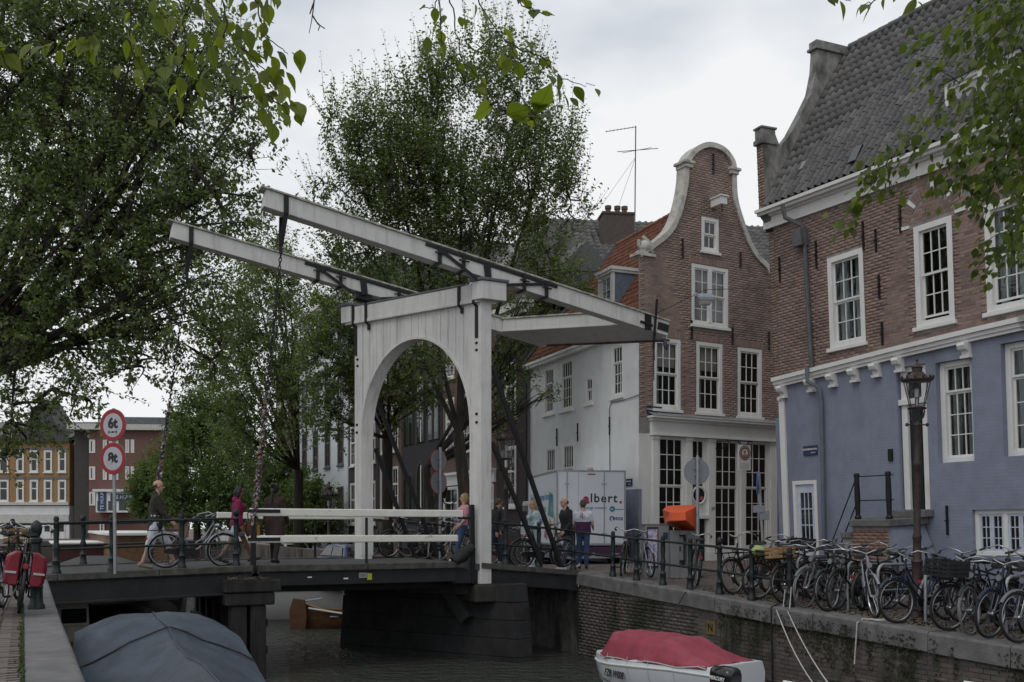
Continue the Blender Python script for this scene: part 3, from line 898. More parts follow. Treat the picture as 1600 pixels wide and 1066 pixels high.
for i in range(3):
 for j in range(3):
  g = link('pane', pane_mesh(M_pane2), bd, (.22 + (bw_ - .44) * i / 3, .042, l0 + (l1 - l0) * j / 3)); g.scale = ((bw_ - .44) / 3, 1, (l1 - l0) / 3)
# low basement window: two pairs of casements
w_ = BW[1] - BW[0]
fr_ = MB().box(0, w_, -.02, .08, 0, .09).box(0, w_, -.02, .08, BW[3] - BW[2] - .09, BW[3] - BW[2]).box(0, .1, -.02, .08, .09, BW[3] - BW[2] - .09).box(w_ - .1, w_, -.02, .08, .09, BW[3] - BW[2] - .09) \
 .box(w_ / 2 - .05, w_ / 2 + .05, -.02, .08, .09, BW[3] - BW[2] - .09).build('basement_window', M_trim, house, loc=(BW[0], .1, BW[2]), bevel=.006)
mb = MB(); bh2 = BW[3] - BW[2] - .18
for q in range(4):
 x0_ = .1 + (w_ / 2 - .15) * (q % 2) / 2 + (w_ / 2 - .05) * (q // 2) + .0
 cw = (w_ / 2 - .15) / 2
 for p_ in ((x0_, x0_ + .05), (x0_ + cw - .05, x0_ + cw)): mb.box(p_[0] + .002, p_[1] - .002, .0, .05, .09, .09 + bh2)
 mb.box(x0_ + .05, x0_ + cw - .05, 0, .05, .09, .14); mb.box(x0_ + .05, x0_ + cw - .05, 0, .05, .04 + bh2, .09 + bh2)
 mb.box(x0_ + cw / 2 - .01, x0_ + cw / 2 + .01, .01, .04, .14, .04 + bh2)
 for j in (1, 2): mb.box(x0_ + .05, x0_ + cw - .05, .011, .039, .14 + (bh2 - .1) * j / 3 - .01, .14 + (bh2 - .1) * j / 3 + .01)
 for i in range(2):
  for j in range(3):
   g = link('pane', pane_mesh(M_pane2), fr_, (x0_ + .05 + (cw - .1) * i / 2, .025, .14 + (bh2 - .1) * j / 3)); g.scale = ((cw - .1) / 2, 1, (bh2 - .1) / 3)
mb.build('casement', mat('pale_blue_door_paint', (0.50, 0.54, 0.62), 0.5), fr_)
# string course and its brackets
mb = MB()
pts = [(-0.12, crs_z(0))] + [(x, crs_z(x)) for x in (cx[0] + .2, 1.5, 3, cx[1], 6, 8, cx[2], 13, XE)]
for (x0_, z0_), (x1_, z1_) in zip(pts[:-1], pts[1:]):
 for ya, yb, za_, zb2 in ((-.20, .0, .06, .16), (-.14, .0, -.03, .06), (-.10, 0, -.10, -.03)):
  mb.add([(x0_, ya, z0_ + za_), (x1_, ya, z1_ + za_), (x1_, yb, z1_ + za_), (x0_, yb, z0_ + za_),
    (x0_, ya, z0_ + zb2), (x1_, ya, z1_ + zb2), (x1_, yb, z1_ + zb2), (x0_, yb, z0_ + zb2)],
               [(0, 3, 2, 1), (4, 5, 6, 7), (0, 1, 5, 4), (1, 2, 6, 5), (2, 3, 7, 6), (3, 0, 4, 7)])
mb.build('string_course', M_trim, house)
brk = MB().prism([(0, 0), (-.22, 0), (-.24, -.06), (-.20, -.14), (-.10, -.18), (-.08, -.26), (0, -.26)], -.09, .09, axis='x').box(-.11, .11, -.12, 0, -.32, -.26).mesh('bracket', M_trim, 40)
for u in (1226, 1270, 1304, 1338, 1372, 1408, 1512, 1660):
 v = interp(u, [1216, 1406, 1600], [612, 566, 522])
 x = FH.px(u, v)[0]
 link('bracket', brk, house, (x, 0, crs_z(x) - .10))
MB().box(-.03, .16, -.05, .0, 0, crs_z(0) - .45).box(-.05, .18, -.08, .02, crs_z(0) - .45, crs_z(0) - .36).build('corner_pilaster', M_trim, house)
# cornice and gutter
mb = MB()
for x0_, x1_ in ((-.3, 4), (4, 9), (9, XE)):
 z0_, z1_ = cor_z(x0_), cor_z(x1_)
 for ya, yb, za_, zb2 in ((-.10, .05, 0, .28), (-.17, .05, .28, .33), (-.30, .05, .33, .40), (-.38, .1, .40, .48)):
  mb.add([(x0_, ya, z0_ + za_), (x1_, ya, z1_ + za_), (x1_, yb, z1_ + za_), (x0_, yb, z0_ + za_),
    (x0_, ya, z0_ + zb2), (x1_, ya, z1_ + zb2), (x1_, yb, z1_ + zb2), (x0_, yb, z0_ + zb2)],
               [(0, 3, 2, 1), (4, 5, 6, 7), (0, 1, 5, 4), (1, 2, 6, 5), (2, 3, 7, 6), (3, 0, 4, 7)])
mb.build('cornice', M_trim, house)
# roof
RY, RZ = 2.9, None
r0x, r0z = FH.px(1326, 78, RY); r1x, r1z = FH.px(1470, 2, RY)
rs = (r1z - r0z) / (r1x - r0x)
e0, e1 = (0.02, -.33, cor_z(0) + .50), (XE, -.33, cor_z(XE) + .50)
r0, r1 = (0.02, RY, r0z - rs * r0x), (XE, RY, r0z + rs * (XE - r0x))
dmx0, dmz0 = FH.px(1470, 222, 0.1); dmx1, _ = FH.px(1560, 150, 0.1)
tile_roof(house, e0, e1, r0, r1, 0.225, 0.31, M_tile, seed=5, n_parts=300, amp=0.075)
mb = MB()
mb.add([(0.0, -.30, e0[2] - .03), (XE, -.30, e1[2] - .03), (XE, RY, r1[2] - .02), (0.0, RY, r0[2] - .02), (0, 6.1, cor_z(0) + .5), (XE, 6.1, cor_z(XE) + .5), (0, 6.1, 0), (XE, 6.1, 0), (XE, 0, 0), (XE, -.3, e1[2] - .03), (0, 0.26, 0), (0, .26, e0[2] - .03)],
       [(0, 1, 2, 3), (3, 2, 5, 4), (4, 5, 7, 6), (8, 9, 2, 5, 7)])
mb.build('roof_deck', M_timber, house)
rid = MB().tube([(0, 0, 0), (.36, 0, 0)], [.13, .115], n=8).mesh('ridge_tile', M_tile, 50)
nrid = int(XE / .34)
for i in range(nrid):
 x = .1 + i * .34
 o = link('ridge_tile', rid, house, (x, RY, lerp(r0[2], r1[2], x / XE) + .02)); o.rotation_euler = (0, -math.atan(rs), 0)
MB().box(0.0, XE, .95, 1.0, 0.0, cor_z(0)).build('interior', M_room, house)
MB().box(.3, XE, 6.12, 14, 0, 9).build('unseen_neighbour', M_brick, house)  # unseen neighbouring house block, added to shape the shop window reflections
# gable parapet on the side street
gp = [(.02, 0), (.02, 9.3), (-.26, 9.6), (-.28, 11.72), (.15, 11.75), (.32, 11.40), (.7, 11.80), (1.15, 12.45), (1.50, 13.0), (1.68, 13.6), (1.75, 14.1), (1.75, 14.32), (2.95, 14.42), (3.3, 13.7), (4.0, 12.2), (6.1, 10.2), (6.1, 0)]
gsh = MB().prism(gp, -.24, 0.0, axis='x').build('gable_wall', M_greyplaster, house)
mb = MB()
mb.box(-.29, .05, -.35, .2, 11.42, 11.55).box(-.26, .02, -.31, .16, 11.55, 11.82).box(-.29, .05, -.34, .2, 11.82, 11.88)
mb.build('gable_coping', M_greyplaster, house, bevel=.02)
mb = MB().box(-.30, .06, 1.67, 3.05, 14.2, 14.28).box(-.27, .03, 1.73, 2.9, 14.28, 14.46)
mb.build('gable_coping', M_greyplaster, house, bevel=.02)
lay_bricks(house, 4.3, 9.3, lambda z: (-.235, -.005), [], 'brick', M_brick, y=.015, seed=9)
lay_bricks(house, 9.7, 11.42, lambda z: (-.235, -.005), [], 'brick', M_brick, y=-.28, seed=10)
MB().box(-.23, -.03, 0.0, .1, 0, 4.3).build('corner_return', M_blue, house)
MB().prism([(-.30, 9.2), (0, 9.2), (0, 9.5), (-.3, 9.7)], -.02, .02).build('gable_tie', M_iron, house)
# dormer
dw0, dw1 = dmx0, dmx0 + 1.75
dz0 = dmz0; dzt = FH.px(1468, 122, -.1)[1]
mb = MB().box(dw0, dw1, 0.35, 1.9, dz0, dzt).box(dw0 - .12, dw1 + .12, .2, 2.1, dzt, dzt + .12)
mb.build('dormer', M_lead, house)
dmw = window(house, dw0, dw1, dz0, dzt, y=.32, cols=1, rows=(1,), fw=.1, proud=.05, rec=.02, sash=.06, curtain=None)
MB().box((dw1 - dw0) / 2 - .06, (dw1 - dw0) / 2 + .06, -.06, .015, .09, dzt - dz0 - .1).build('mullion', M_trim, dmw)
MB().box(.1, dw1 - dw0 - .1, .022, .028, .09, dzt - dz0 - .1).build('blind', M_netcurtain, dmw)
# skylight
def on_roof(u, v):
 for k in np.linspace(-.3, RY, 200):
  x, z = FH.px(u, v, k)
  zz = lerp(lerp(e0[2], e1[2], x / XE), lerp(r0[2], r1[2], x / XE), (k + .33) / (RY + .33))
  if z <= zz: return Vector((x, k, zz))
 return Vector((x, k, zz))
p1 = on_roof(1340, 248); sl = Vector((0, RY + .33, r0[2] - e0[2])).normalized()
nrm = Vector((1, 0, 0)).cross(sl)
MB().bar(p1 + nrm * .09 - sl * .2, p1 + nrm * .12 + sl * .25, .26, .05, up=nrm).build('skylight', M_pane2, house)
p2 = on_roof(1258, 262)
MB().bar(p2 + nrm * .09 - sl * .15, p2 + nrm * .09 + sl * .12, .13, .03, up=nrm).build('lead_patch', M_galv, house)
# wall anchors
for u, v0, v1 in ((1350, 348, 392), (1370, 360, 394), (1276.5, 378, 420), (1219.5, 403, 441), (1408, 321, 365), (1375, 431, 467), (1380, 505, 540)):
 x, z1_ = FH.px(u, v0); _, z0_ = FH.px(u, v1)
 anchor(house, x, z0_, z1_, y=-.02)
for u, v0, v1 in ((1480.5, 792, 836),):
 x, z1_ = FH.px(u, v0); _, z0_ = FH.px(u, v1); anchor(house, x, z0_, z1_)
# rain pipe with hopper
q = [FH.px(u, v, -.12) for u, v in ((1240, 322), (1241, 342), (1256, 352), (1257, 372), (1262, 470), (1268, 575))]
y_p = [-.5, -.42, -.2, -.12, -.12, -.12]
mb = MB().tube([(a_[0], yy, a_[1]) for a_, yy in zip(q, y_p)], .055, 8)
hx, hz = FH.px(1253, 372, -.12); mb.box(hx - .17, hx + .13, -.28, -.03, hz - .2, hz + .2)
mb.build('rain_pipe', M_lead, house, smooth=40)
q = [FH.px(u, v, -.1) for u, v in ((1268, 572), (1269, 596), (1281, 606), (1283, 625), (1285.5, 740), (1287.5, 850))]
MB().tube([(a_[0], yy, a_[1]) for a_, yy in zip(q, (-.26, -.26, -.12, -.1, -.1, -.1))], .05, 8).build('lower_rain_pipe', mat('blue_grey_pipe_paint', (0.12, 0.135, 0.17), .6), house, smooth=40)
x, z = FH.px(1392.5, 711); MB().box(x - .06, x + .06, -.05, 0, z - .14, z + .14).build('letter_box', M_iron, house, bevel=.01)
x, z = FH.px(1267, 704)
sg = MB().box(-.24, .24, -.02, 0, -.12, .12).build('street_name_plate', M_navy, house, loc=(x, -.012, z))
text('GROENBURGWAL', .062, M_signwhite, sg, Matrix.Translation((0, -.024, .03)), weight=.001)
text('CENTRUM', .035, M_signwhite, sg, Matrix.Translation((.11, -.024, -.06)))
# the stoop
sx0, sz_t = FH.px(1331, 812, -1.1); sx1, _ = FH.px(1452, 820, -1.1)
sx2, _ = FH.px(1385, 815, -1.1)
stoop = MB()
SX0, SX1, SXM = FH.px(1329, 822, -1.2)[0], FH.px(1453, 822, 0)[0], FH.px(1386, 822, -1.2)[0]
dx0 = SX0 + .55
TOPZ = DR[2] - .16
mb = MB()
mb.box(SX0, SX1, -1.25, 0, TOPZ - .16, TOPZ).box(DR[0] - .1, DR[1] + .1, -.32, 0.1, TOPZ, TOPZ + .16)
mb.build('stoop_slab', M_stone, house, bevel=.02)
nstep = 6
hs = (TOPZ - .16) / nstep
mb = MB()
for i in range(1, nstep):
 zz = TOPZ - .16 - i * hs * .98
 mb = MB().box(dx0 - .55 - .26 * i - .06, dx0 - .55 - .26 * (i - 1), -1.2, -.02, zz - .02, zz + .11)
 mb.build('stoop_step', M_stone, house, bevel=.012)
 MB().box(dx0 - .55 - .26 * i, dx0 - .55 - .26 * (i - 1), -1.15, -.02, 0, zz - .02).build('step_riser', M_mortar, house)
MB().box(SX0, SXM, -1.15, -.02, 0, TOPZ - .16).build('stoop_base', M_mortar, house)
lay_bricks(house, 0.02, TOPZ - .2, lambda z: (SX0, SXM), [], 'brick', mat('stoop_brick', (0.22, 0.13, 0.10), .9, rand=.7, rand_cols=[(.15, .09, .07), (.28, .16, .12), (.22, .13, .10)], scale=9), y=-1.15, seed=12)
MB().add([(SXM, -1.15, 0), (SX1 + .5, -1.15, 0), (SX1 + .5, 0, 0), (SXM, 0, 0), (SXM, -1.15, TOPZ - .16), (SXM + .05, -1.15, TOPZ - .16), (SX1 - .1, -.05, TOPZ - .2), (SXM, -.05, TOPZ - .16)],
         [(0, 3, 2, 1), (4, 5, 6, 7), (0, 1, 5, 4), (1, 2, 6, 5), (2, 3, 7, 6), (3, 0, 4, 7)]).build('stoop_flank', M_blue, house)
post = MB().lathe([(.06, 0), (.075, .02), (.075, .06), (.05, .09), (.055, .2), (.065, .55), (.055, .85), (.06, .9), (.05, .93), (.07, .98), (.05, 1.04)], 10)
pm = post.mesh('stoop_post', M_iron, 40)
pA = (FH.px(1341, 815, -1.1)[0], -1.1, TOPZ); pB = (FH.px(1390, 815, -1.1)[0], -1.1, TOPZ); pC = (FH.px(1296, 850, -1.1)[0], -1.1, 0.0)
for p in (pA, pB): link('stoop_post', pm, house, p)
lo = link('stoop_post', pm, house, (pC[0], pC[1], pC[2]))
mb = MB()
for h in (.96, .42):
 mb.tube([(pA[0], pA[1], pA[2] + h), (SX1, -1.1, TOPZ + h)], .014, 6)
 mb.tube([(pA[0], pA[1], pA[2] + h), (pC[0], pC[1], pC[2] + h + .02)], .014, 6)
mb.build('stoop_handrail', M_iron, house)
# ================================================================== the gabled house with the white side wall
GC = PX(998, 818, 29.0)
FG = Frame((GC.x, GC.y, -1.25), (0.866, 0.5, 0))
gab = thing('gabled_house', 'narrow brick house with white-edged neck gable, white plastered side wall and tall shop windows', 'house', M=FG.M)
Lp = [(997, 396), (1023, 378), (1045.5, 358), (1059, 328.5), (1068, 288), (1070, 254), (1079, 238.5), (1095, 227), (1112, 225.5)]
Rp = [(1204, 425), (1198.5, 414), (1185, 400.5), (1171.5, 378), (1160, 346.5), (1150, 310), (1148, 270), (1144.5, 252), (1131, 234), (1113, 225.5)]
Lx = [FG.px(*p) for p in Lp]; Rx = [FG.px(*p) for p in Rp]
GW = 6.45
ztop = max(Lx[-1][1], Rx[-1][1])
lz, lx_ = [p[1] for p in Lx], [p[0] for p in Lx]
rz_, rx_ = [p[1] for p in Rx], [p[0] for p in Rx]
def g_out(z):
 xl = 0.0 if z < lz[0] else interp(z, lz, lx_)
 xr = GW if z < rz_[0] - .3 else interp(z, [rz_[0] - .3] + rz_, [GW] + rx_)
 return (min(xl, xr - .01), xr)
def gh(u0, u1, v0, v1): return hole_px(u0, u1, v0, v1, FG)
GA = gh(1096, 1123, 338, 391)
G2 = gh(1080.6, 1137.8, 411, 506)
G1 = [gh(1020.8, 1063.5, 526, 638), gh(1088, 1128.8, 533, 644), gh(1152.6, 1190.4, 542, 650)]
zsh = FG.px(1120, 684)[1]                     # underside of the shop frieze
zco = FG.px(1120, 661)[1]
SHOP = []
for u0, u1 in ((1029, 1070), (1081, 1104), (1117, 1155), (1164.5, 1201)):
 x0_, x1_ = FG.px(u0, 760)[0], FG.px(u1, 760)[0]
 SHOP.append((x0_, x1_, 0.45, zsh - .05))
DOORX = SHOP[1]
holes = [GA, G2] + G1
mb = MB()
wall_face(mb, zsh, ztop - .03, g_out, holes, y=0, rev=.16, dz=.1)
mb.build('front_wall', M_mortar, gab)
mb = MB()
wall_face(mb, 0, zsh, lambda z: (0, GW), [(h[0], h[1], 0.05 if h is DOORX else h[2], h[3]) for h in SHOP], y=0, rev=.16)
mb.build('shop_wall', M_trim, gab)
xs_r = FG.px(1219, 690)[0]
lay_bricks(gab, zco + .02, ztop - .12, lambda z: (g_out(z)[0] + .02, g_out(z)[1] - .02), [(h[0] - .01, h[1] + .01, h[2] - .1, h[3] + .03) for h in holes], 'brick', M_brick2, n_parts=300, seed=21)
lay_bricks(gab, 2.0, zco, lambda z: (xs_r + .16, GW), [], 'brick', M_brick2, seed=22)
# flat arches: soldier bricks above the windows
sold = MB().box(0, .06, -.012, .01, 0, .2).mesh('arch_brick', M_brick2)
for h in holes[1:]:
 n = int((h[1] - h[0] + .2) / .072)
 for i in range(n): link('arch_brick', sold, gab, (h[0] - .1 + i * .072, -.001, h[3] + .02))
def coping(name, pts, w, y0, y1, mat_, inward=1):
 rings = []
 for i, p in enumerate(pts):
  a_, b_ = pts[max(i - 1, 0)], pts[min(i + 1, len(pts) - 1)]
  d = Vector((b_[0] - a_[0], b_[1] - a_[1])).normalized()
  n = Vector((d.y, -d.x)) * inward
  q = Vector(p) + n * w; o_ = Vector(p) - n * .03
  rings.append([(o_.x, y0, o_.y), (q.x, y0, q.y), (q.x, y1, q.y), (o_.x, y1, o_.y)])
 return MB().loft(rings).build(name, mat_, gab, smooth=60)
def smooth_pts(pts, n=4):
 out = []
 for i in range(len(pts) - 1):
  p0, p1, p2, p3 = (Vector(pts[max(0, min(len(pts) - 1, i + k))]) for k in (-1, 0, 1, 2))
  for j in range(n):
   t = j / n
   out.append(tuple(0.5 * ((2 * p1) + (-p0 + p2) * t + (2 * p0 - 5 * p1 + 4 * p2 - p3) * t * t + (-p0 + 3 * p1 - 3 * p2 + p3) * t ** 3)))
 out.append(tuple(pts[-1]))
 return out
coping('gable_coping', smooth_pts(Lx[:6]), .14, -.07, .35, M_sandstone)
coping('gable_coping', smooth_pts(Rx[:7]), .14, -.07, .35, M_sandstone, -1)
coping('gable_coping', smooth_pts(Lx[5:] + Rx[::-1][1:4]), .13, -.10, .38, M_sandstone)
capL, capR = Lx[5], Rx[6]
MB().box(capL[0] - .13, capL[0] + .3, -.16, .4, capL[1] - .04, capL[1] + .05).box(capL[0] - .07, capL[0] + .26, -.12, .36, capL[1] - .16, capL[1] - .04).build('coping_corbel', M_sandstone, gab, bevel=.015)
MB().box(capR[0] - .3, capR[0] + .15, -.16, .4, capR[1] + .03, capR[1] + .12).box(capR[0] - .26, capR[0] + .08, -.12, .36, capR[1] - .09, capR[1] + .03).build('coping_corbel', M_sandstone, gab, bevel=.015)
# carved scroll on the left shoulder
sx_, sz_ = Lx[0]
mb = MB()
sp = [(sx_ + .30 + (.26 - .0165 * k) * math.cos(2.6 + k * .55), sz_ + .30 + (.26 - .0165 * k) * math.sin(2.6 + k * .55)) for k in range(15)]
mb.tube([(p[0], .05, p[1]) for p in sp], .06, 6)
mb.tube([(sx_ + .55, .05, sz_ + .1), (sx_ + .42, .0, sz_ + .34), (sx_ + .2, .02, sz_ + .55)], [.09, .11, .05], 6)
mb.box(sx_ - .05, sx_ + .62, -.08, .35, sz_ - .05, sz_ + .04).ball((sx_ + .28, .05, sz_ + .25), .2, 8, 6)
mb.build('carved_scroll', M_sandstone, gab, smooth=50)
window(gab, *GA, cols=2, rows=(1, 1), fw=.11, rec=.09, split=.5, one_glass=False)
w2 = window(gab, *G2, cols=4, rows=(2, 2), fw=.12, rec=.10, split=.5, curtain='full')
MB().box((G2[1] - G2[0]) / 2 - .07, (G2[1] - G2[0]) / 2 + .07, -.01, .10, .11, G2[3] - G2[2] - .12).build('mullion', M_trim, w2)
for h, cu in zip(G1, ('blind', 'blind', None)):
 window(gab, *h, cols=3, rows=(2, 2), fw=.12, rec=.10, split=.5, curtain=cu)
# shop front
for i, h in enumerate(SHOP):
 if h is DOORX: continue
 window(gab, h[0], h[1], h[2], h[3], y=.02, cols=3, rows=(3, 4), split=.565, fw=.05, rec=.10, sill=False, name='shop_window', bar=.024, sash=.045)
h = DOORX
dwid = h[1] - h[0]
zt0, zt1 = FG.px(1092, 716)[1], zsh - .05
window(gab, h[0], h[1], zt1 - 1.75, zt1, y=.03, cols=2, rows=(3,), fw=.06, rec=.1, sill=False, name='transom_window', sash=.04)
zo = FG.px(1092, 775)[1]
mb = MB().box(h[0], h[1], .03, .1, zo - .62, zt1 - 1.76)
hd = mb.build('door_panel', M_trim, gab)
MB().tube([(h[0] + dwid / 2 + dwid * .44 * math.cos(a_), .02, zo + .02 + dwid * .44 * math.sin(a_)) for a_ in [k * math.pi / 10 for k in range(20)]], .035, 6, closed=True).build('oval_frame', M_trim, hd)
ov = MB().prism([(h[0] + dwid / 2 + dwid * .43 * math.cos(k * math.pi / 10), zo + .02 + dwid * .43 * math.sin(k * math.pi / 10)) for k in range(20)], .022, .029)
ov.build('oval_pane', M_pane2, hd)
MB().box(h[0] - .06, h[1] + .06, -.09, .03, zo - .72, zo - .60).build('door_crown', M_trim, gab, bevel=.01)
MB().box(h[0] + .02, h[1] - .02, .08, .13, .06, zo - .73).build('shop_door', M_green_iron, gab)
for u0, u1 in ((1018, 1028.5), (1070.5, 1080), (1105, 1116.5), (1155.5, 1164), (1202, 1213)):
 x0_, x1_ = FG.px(u0, 760)[0], FG.px(u1, 760)[0]
 MB().box(x0_ + .01, x1_ - .01, -.06, 0, .35, zsh - .05).box(x0_ - .02, x1_ + .02, -.09, 0, 0, .35).box(x0_ - .02, x1_ + .02, -.085, 0, zsh - .16, zsh - .05).build('shop_pilaster', M_trim, gab, bevel=.008)
x0_ = FG.px(1213, 760)[0]; x1_ = FG.px(1218, 760)[0]
MB().box(x0_ + .02, x1_ + .12, -.03, 0, 0, zsh - .1).build('blue_strip', M_blue, gab)
xc0, xc1 = FG.px(1015, 690)[0], FG.px(1221, 690)[0]
mb = MB()
mb.box(xc0, xc1, -.12, .0, zsh - .05, zco - .08)
mb.box(xc0 - .05, xc1 + .05, -.2, 0, zco - .08, zco).box(xc0 - .1, xc1 + .1, -.32, 0, zco, zco + .07).box(xc0 + .02, xc1 - .02, -.145, 0, zsh - .05, zsh + .02)
mb.build('shop_cornice', M_trim, gab, bevel=.008)
MB().add([(xc0 - .12, -.34, zco + .072), (xc1 + .12, -.34, zco + .072), (xc1 + .12, 0, zco + .20), (xc0 - .12, 0, zco + .20)], [(0, 1, 2, 3)]).build('cornice_flashing', M_galv, gab)
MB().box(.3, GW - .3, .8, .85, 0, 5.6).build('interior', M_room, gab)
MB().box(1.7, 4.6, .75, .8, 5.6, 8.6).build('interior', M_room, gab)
# counters and lit shelves deep in the shop
# hoist beam box
hx0, hz0 = FG.px(1110, 328); hx1, hz1 = FG.px(1132, 310)
MB().box(hx0, hx0 + .25, -.5, 0, hz0 + .06, hz0 + .30).box(hx0 - .04, hx0 + .29, -.54, 0, hz0 + .30, hz0 + .35).build('hoist_beam', M_trim, gab, bevel=.01)
MB().tube([(hx0 + .12, -.4, hz0 + .06), (hx0 + .12, -.4, hz0 - .04), (hx0 + .16, -.4, hz0 - .09), (hx0 + .12, -.4, hz0 - .13)], .018, 6).build('hoist_hook', M_iron, gab)
for u, v0, v1 in ((1114, 242, 272), (1066, 374, 404), (1156.5, 395, 420), (1080, 502, 530), (1144, 512, 540), (1201, 520, 548)):
 x, z1_ = FG.px(u, v0); _, z0_ = FG.px(u, v1); anchor(gab, x, z0_, z1_)
x, z = FG.px(1021.5, 641)
sg = MB().box(-.29, .29, -.02, 0, -.11, .11).build('street_name_plate', M_navy, gab, loc=(x, -.02, z))
text('STAALSTRAAT', .07, M_signwhite, sg, Matrix.Translation((-.06, -.024, .015)), weight=.001)
text('CENTRUM', .03, M_signwhite, sg, Matrix.Translation((.2, -.024, -.06)))
x, z = FG.px(1112, 795)
text('20', .15, M_signblack, gab, Matrix.Translation((x, -.068, z)))
# hanging shop sign on a wrought bracket
hs = thing('shop_sign', 'white hanging shop board with brown ring emblem on a wrought iron bracket', 'sign', M=FG.M @ Matrix.Translation((FG.px(1115, 695)[0], 0, FG.px(1115, 690)[1])))
mb = MB()
mb.tube([(0, -.02, .1), (0, -.02, -.35)], .03, 6)
mb.tube([(-.1, -.03, .02), (.1, -.03, .02)], .02, 6); mb.tube([(-.08, -.03, -.22), (.08, -.03, -.22)], .02, 6)
mb.tube([(0, -.02, .0), (.5, -.5, .02), (.95, -.75, -.02)], .022, 6)
mb.tube([(.12, -.12, -.3), (.3, -.3, -.1), (.36, -.36, .0), (.28, -.28, .06)], .018, 6)
mb.tube([(.55, -.5, .0), (.66, -.56, -.12), (.8, -.65, -.1), (.86, -.7, .02)], .018, 6)
mb.build('bracket', M_iron, hs, smooth=40)
bd_ = Matrix.Translation((.72, -.62, -.50))
brd = MB().box(-.25, .25, -.02, .02, -.42, .38).build('sign_board', M_signwhite, hs); brd.matrix_basis = bd_
M_emb = mat('brown_emblem_paint', (0.22, 0.09, 0.04), .6)
ring = MB()
for r0_, r1_, y_ in ((.20, .235, -.026), (.13, .185, -.025)):
 for k in range(24):
  a0, a1 = k * math.pi / 12, (k + 1) * math.pi / 12
  ring.add([(r * math.cos(t), y_, .12 + r * math.sin(t)) for r, t in ((r0_, a0), (r1_, a0), (r1_, a1), (r0_, a1))], [(0, 1, 2, 3)])
ring.box(-.018, .018, -.028, -.021, .02, .2).box(-.06, .06, -.029, -.021, .15, .175)
ring.tube([(-.08, -.025, .08), (-.05, -.025, .035), (0, -.025, .015), (.05, -.025, .035), (.08, -.025, .08)], .014, 5)
ring.build('emblem', M_emb, brd)
mb = MB()
for k in range(3): mb.box(-.18, .18, -.024, -.021, -.24 - k * .06, -.215 - k * .06)
mb.build('small_print', mat('pale_print', (.45, .45, .45), .6), brd)
# ---- white side wall along the canal
sdir = Vector((-.381, .925, 0)).normalized()
SLEN = 8.25
FS = Frame((GC + sdir * SLEN).to_tuple()[:2] + (-1.25,), -sdir)
REL = FG.I @ FS.M
def sh(u0, u1, v0, v1): return hole_px(u0, u1, v0, v1, FS)
S1 = sh(850, 866, 577, 649); S2 = sh(875.5, 895, 565, 643); S3 = sh(914, 926.5, 590, 632); S4 = sh(955, 973.5, 541, 622)
S5 = sh(852, 868, 700, 745); S6 = sh(878, 897, 694, 745)
S5 = (S5[0], S5[1], S5[3] - 1.75, S5[3]); S6 = (S6[0], S6[1], S6[3] - 1.75, S6[3])
S7 = sh(914, 929, 728, 745)
eA, eB = FS.px(832, 572)[1], FS.px(930, 538)[1]
zE = (eA + eB) / 2
sholes = [S1, S2, S3, S4, S5, S6, S7]
mb = MB()
wall_face(mb, 1.6, zE, lambda z: (0, SLEN), sholes, rev=.14)
sw = mb.build('side_wall', M_plaster, gab); sw.matrix_basis = REL
sw2 = MB().box(-.02, SLEN + .005, -.012, .1, 0, FS.px(985, 765)[1]).build('blue_plinth', M_blue, gab); sw2.matrix_basis = REL
mb = MB(); wall_face(mb, FS.px(985, 765)[1], 1.6, lambda z: (0, SLEN), []); o = mb.build('side_wall', M_plaster, gab); o.matrix_basis = REL
for h, nc, rr in ((S1, 4, (1, 3)), (S2, 4, (1, 3)), (S3, 2, (1, 1)), (S4, 3, (1, 3)), (S5, 4, (1, 1)), (S6, 4, (1, 1)), (S7, 3, (1,))):
 window(gab, *h, cols=nc, rows=rr, split=.66 if rr == (1, 3) else .5, fw=.09, rec=.10, rel=REL, bar=.022, sash=.04, panes=True)
for u, v0, v1 in ((871, 671, 697), (903.5, 663, 690), (953.5, 653, 680)):
 x, z1_ = FS.px(u, v0); _, z0_ = FS.px(u, v1); anchor(gab, x, z0_, z1_, rel=REL)
o = MB().box(-.1, SLEN + .1, -.28, 0, zE, zE + .09).box(-.1, SLEN + .1, -.22, 0, zE - .10, zE).build('side_gutter', M_trim, gab); o.matrix_basis = REL
q = [FS.px(u, v, -.03) for u, v in ((998, 617), (975, 625), (955, 629), (952, 640), (953, 740))]
o = MB().tube([(a_[0], -.03, a_[1]) for a_ in q], .014, 5).build('wall_cable', M_lead, gab); o.matrix_basis = REL
q0 = FS.px(836, 580, -.06)
o = MB().tube([(.06, -.08, zE), (.06, -.08, 0)], .05, 8).build('rain_pipe', M_lead, gab, smooth=40); o.matrix_basis = REL
x, z = FS.px(982, 754)
sg = MB().box(-.26, .26, -.02, 0, -.11, .11).build('street_name_plate', M_navy, gab); sg.matrix_basis = REL @ Matrix.Translation((x, -.01, z))
text('GROENBURGWAL', .055, M_signwhite, sg, Matrix.Translation((0, -.024, .03)))
text('CENTRUM', .03, M_signwhite, sg, Matrix.Translation((.12, -.024, -.06)))
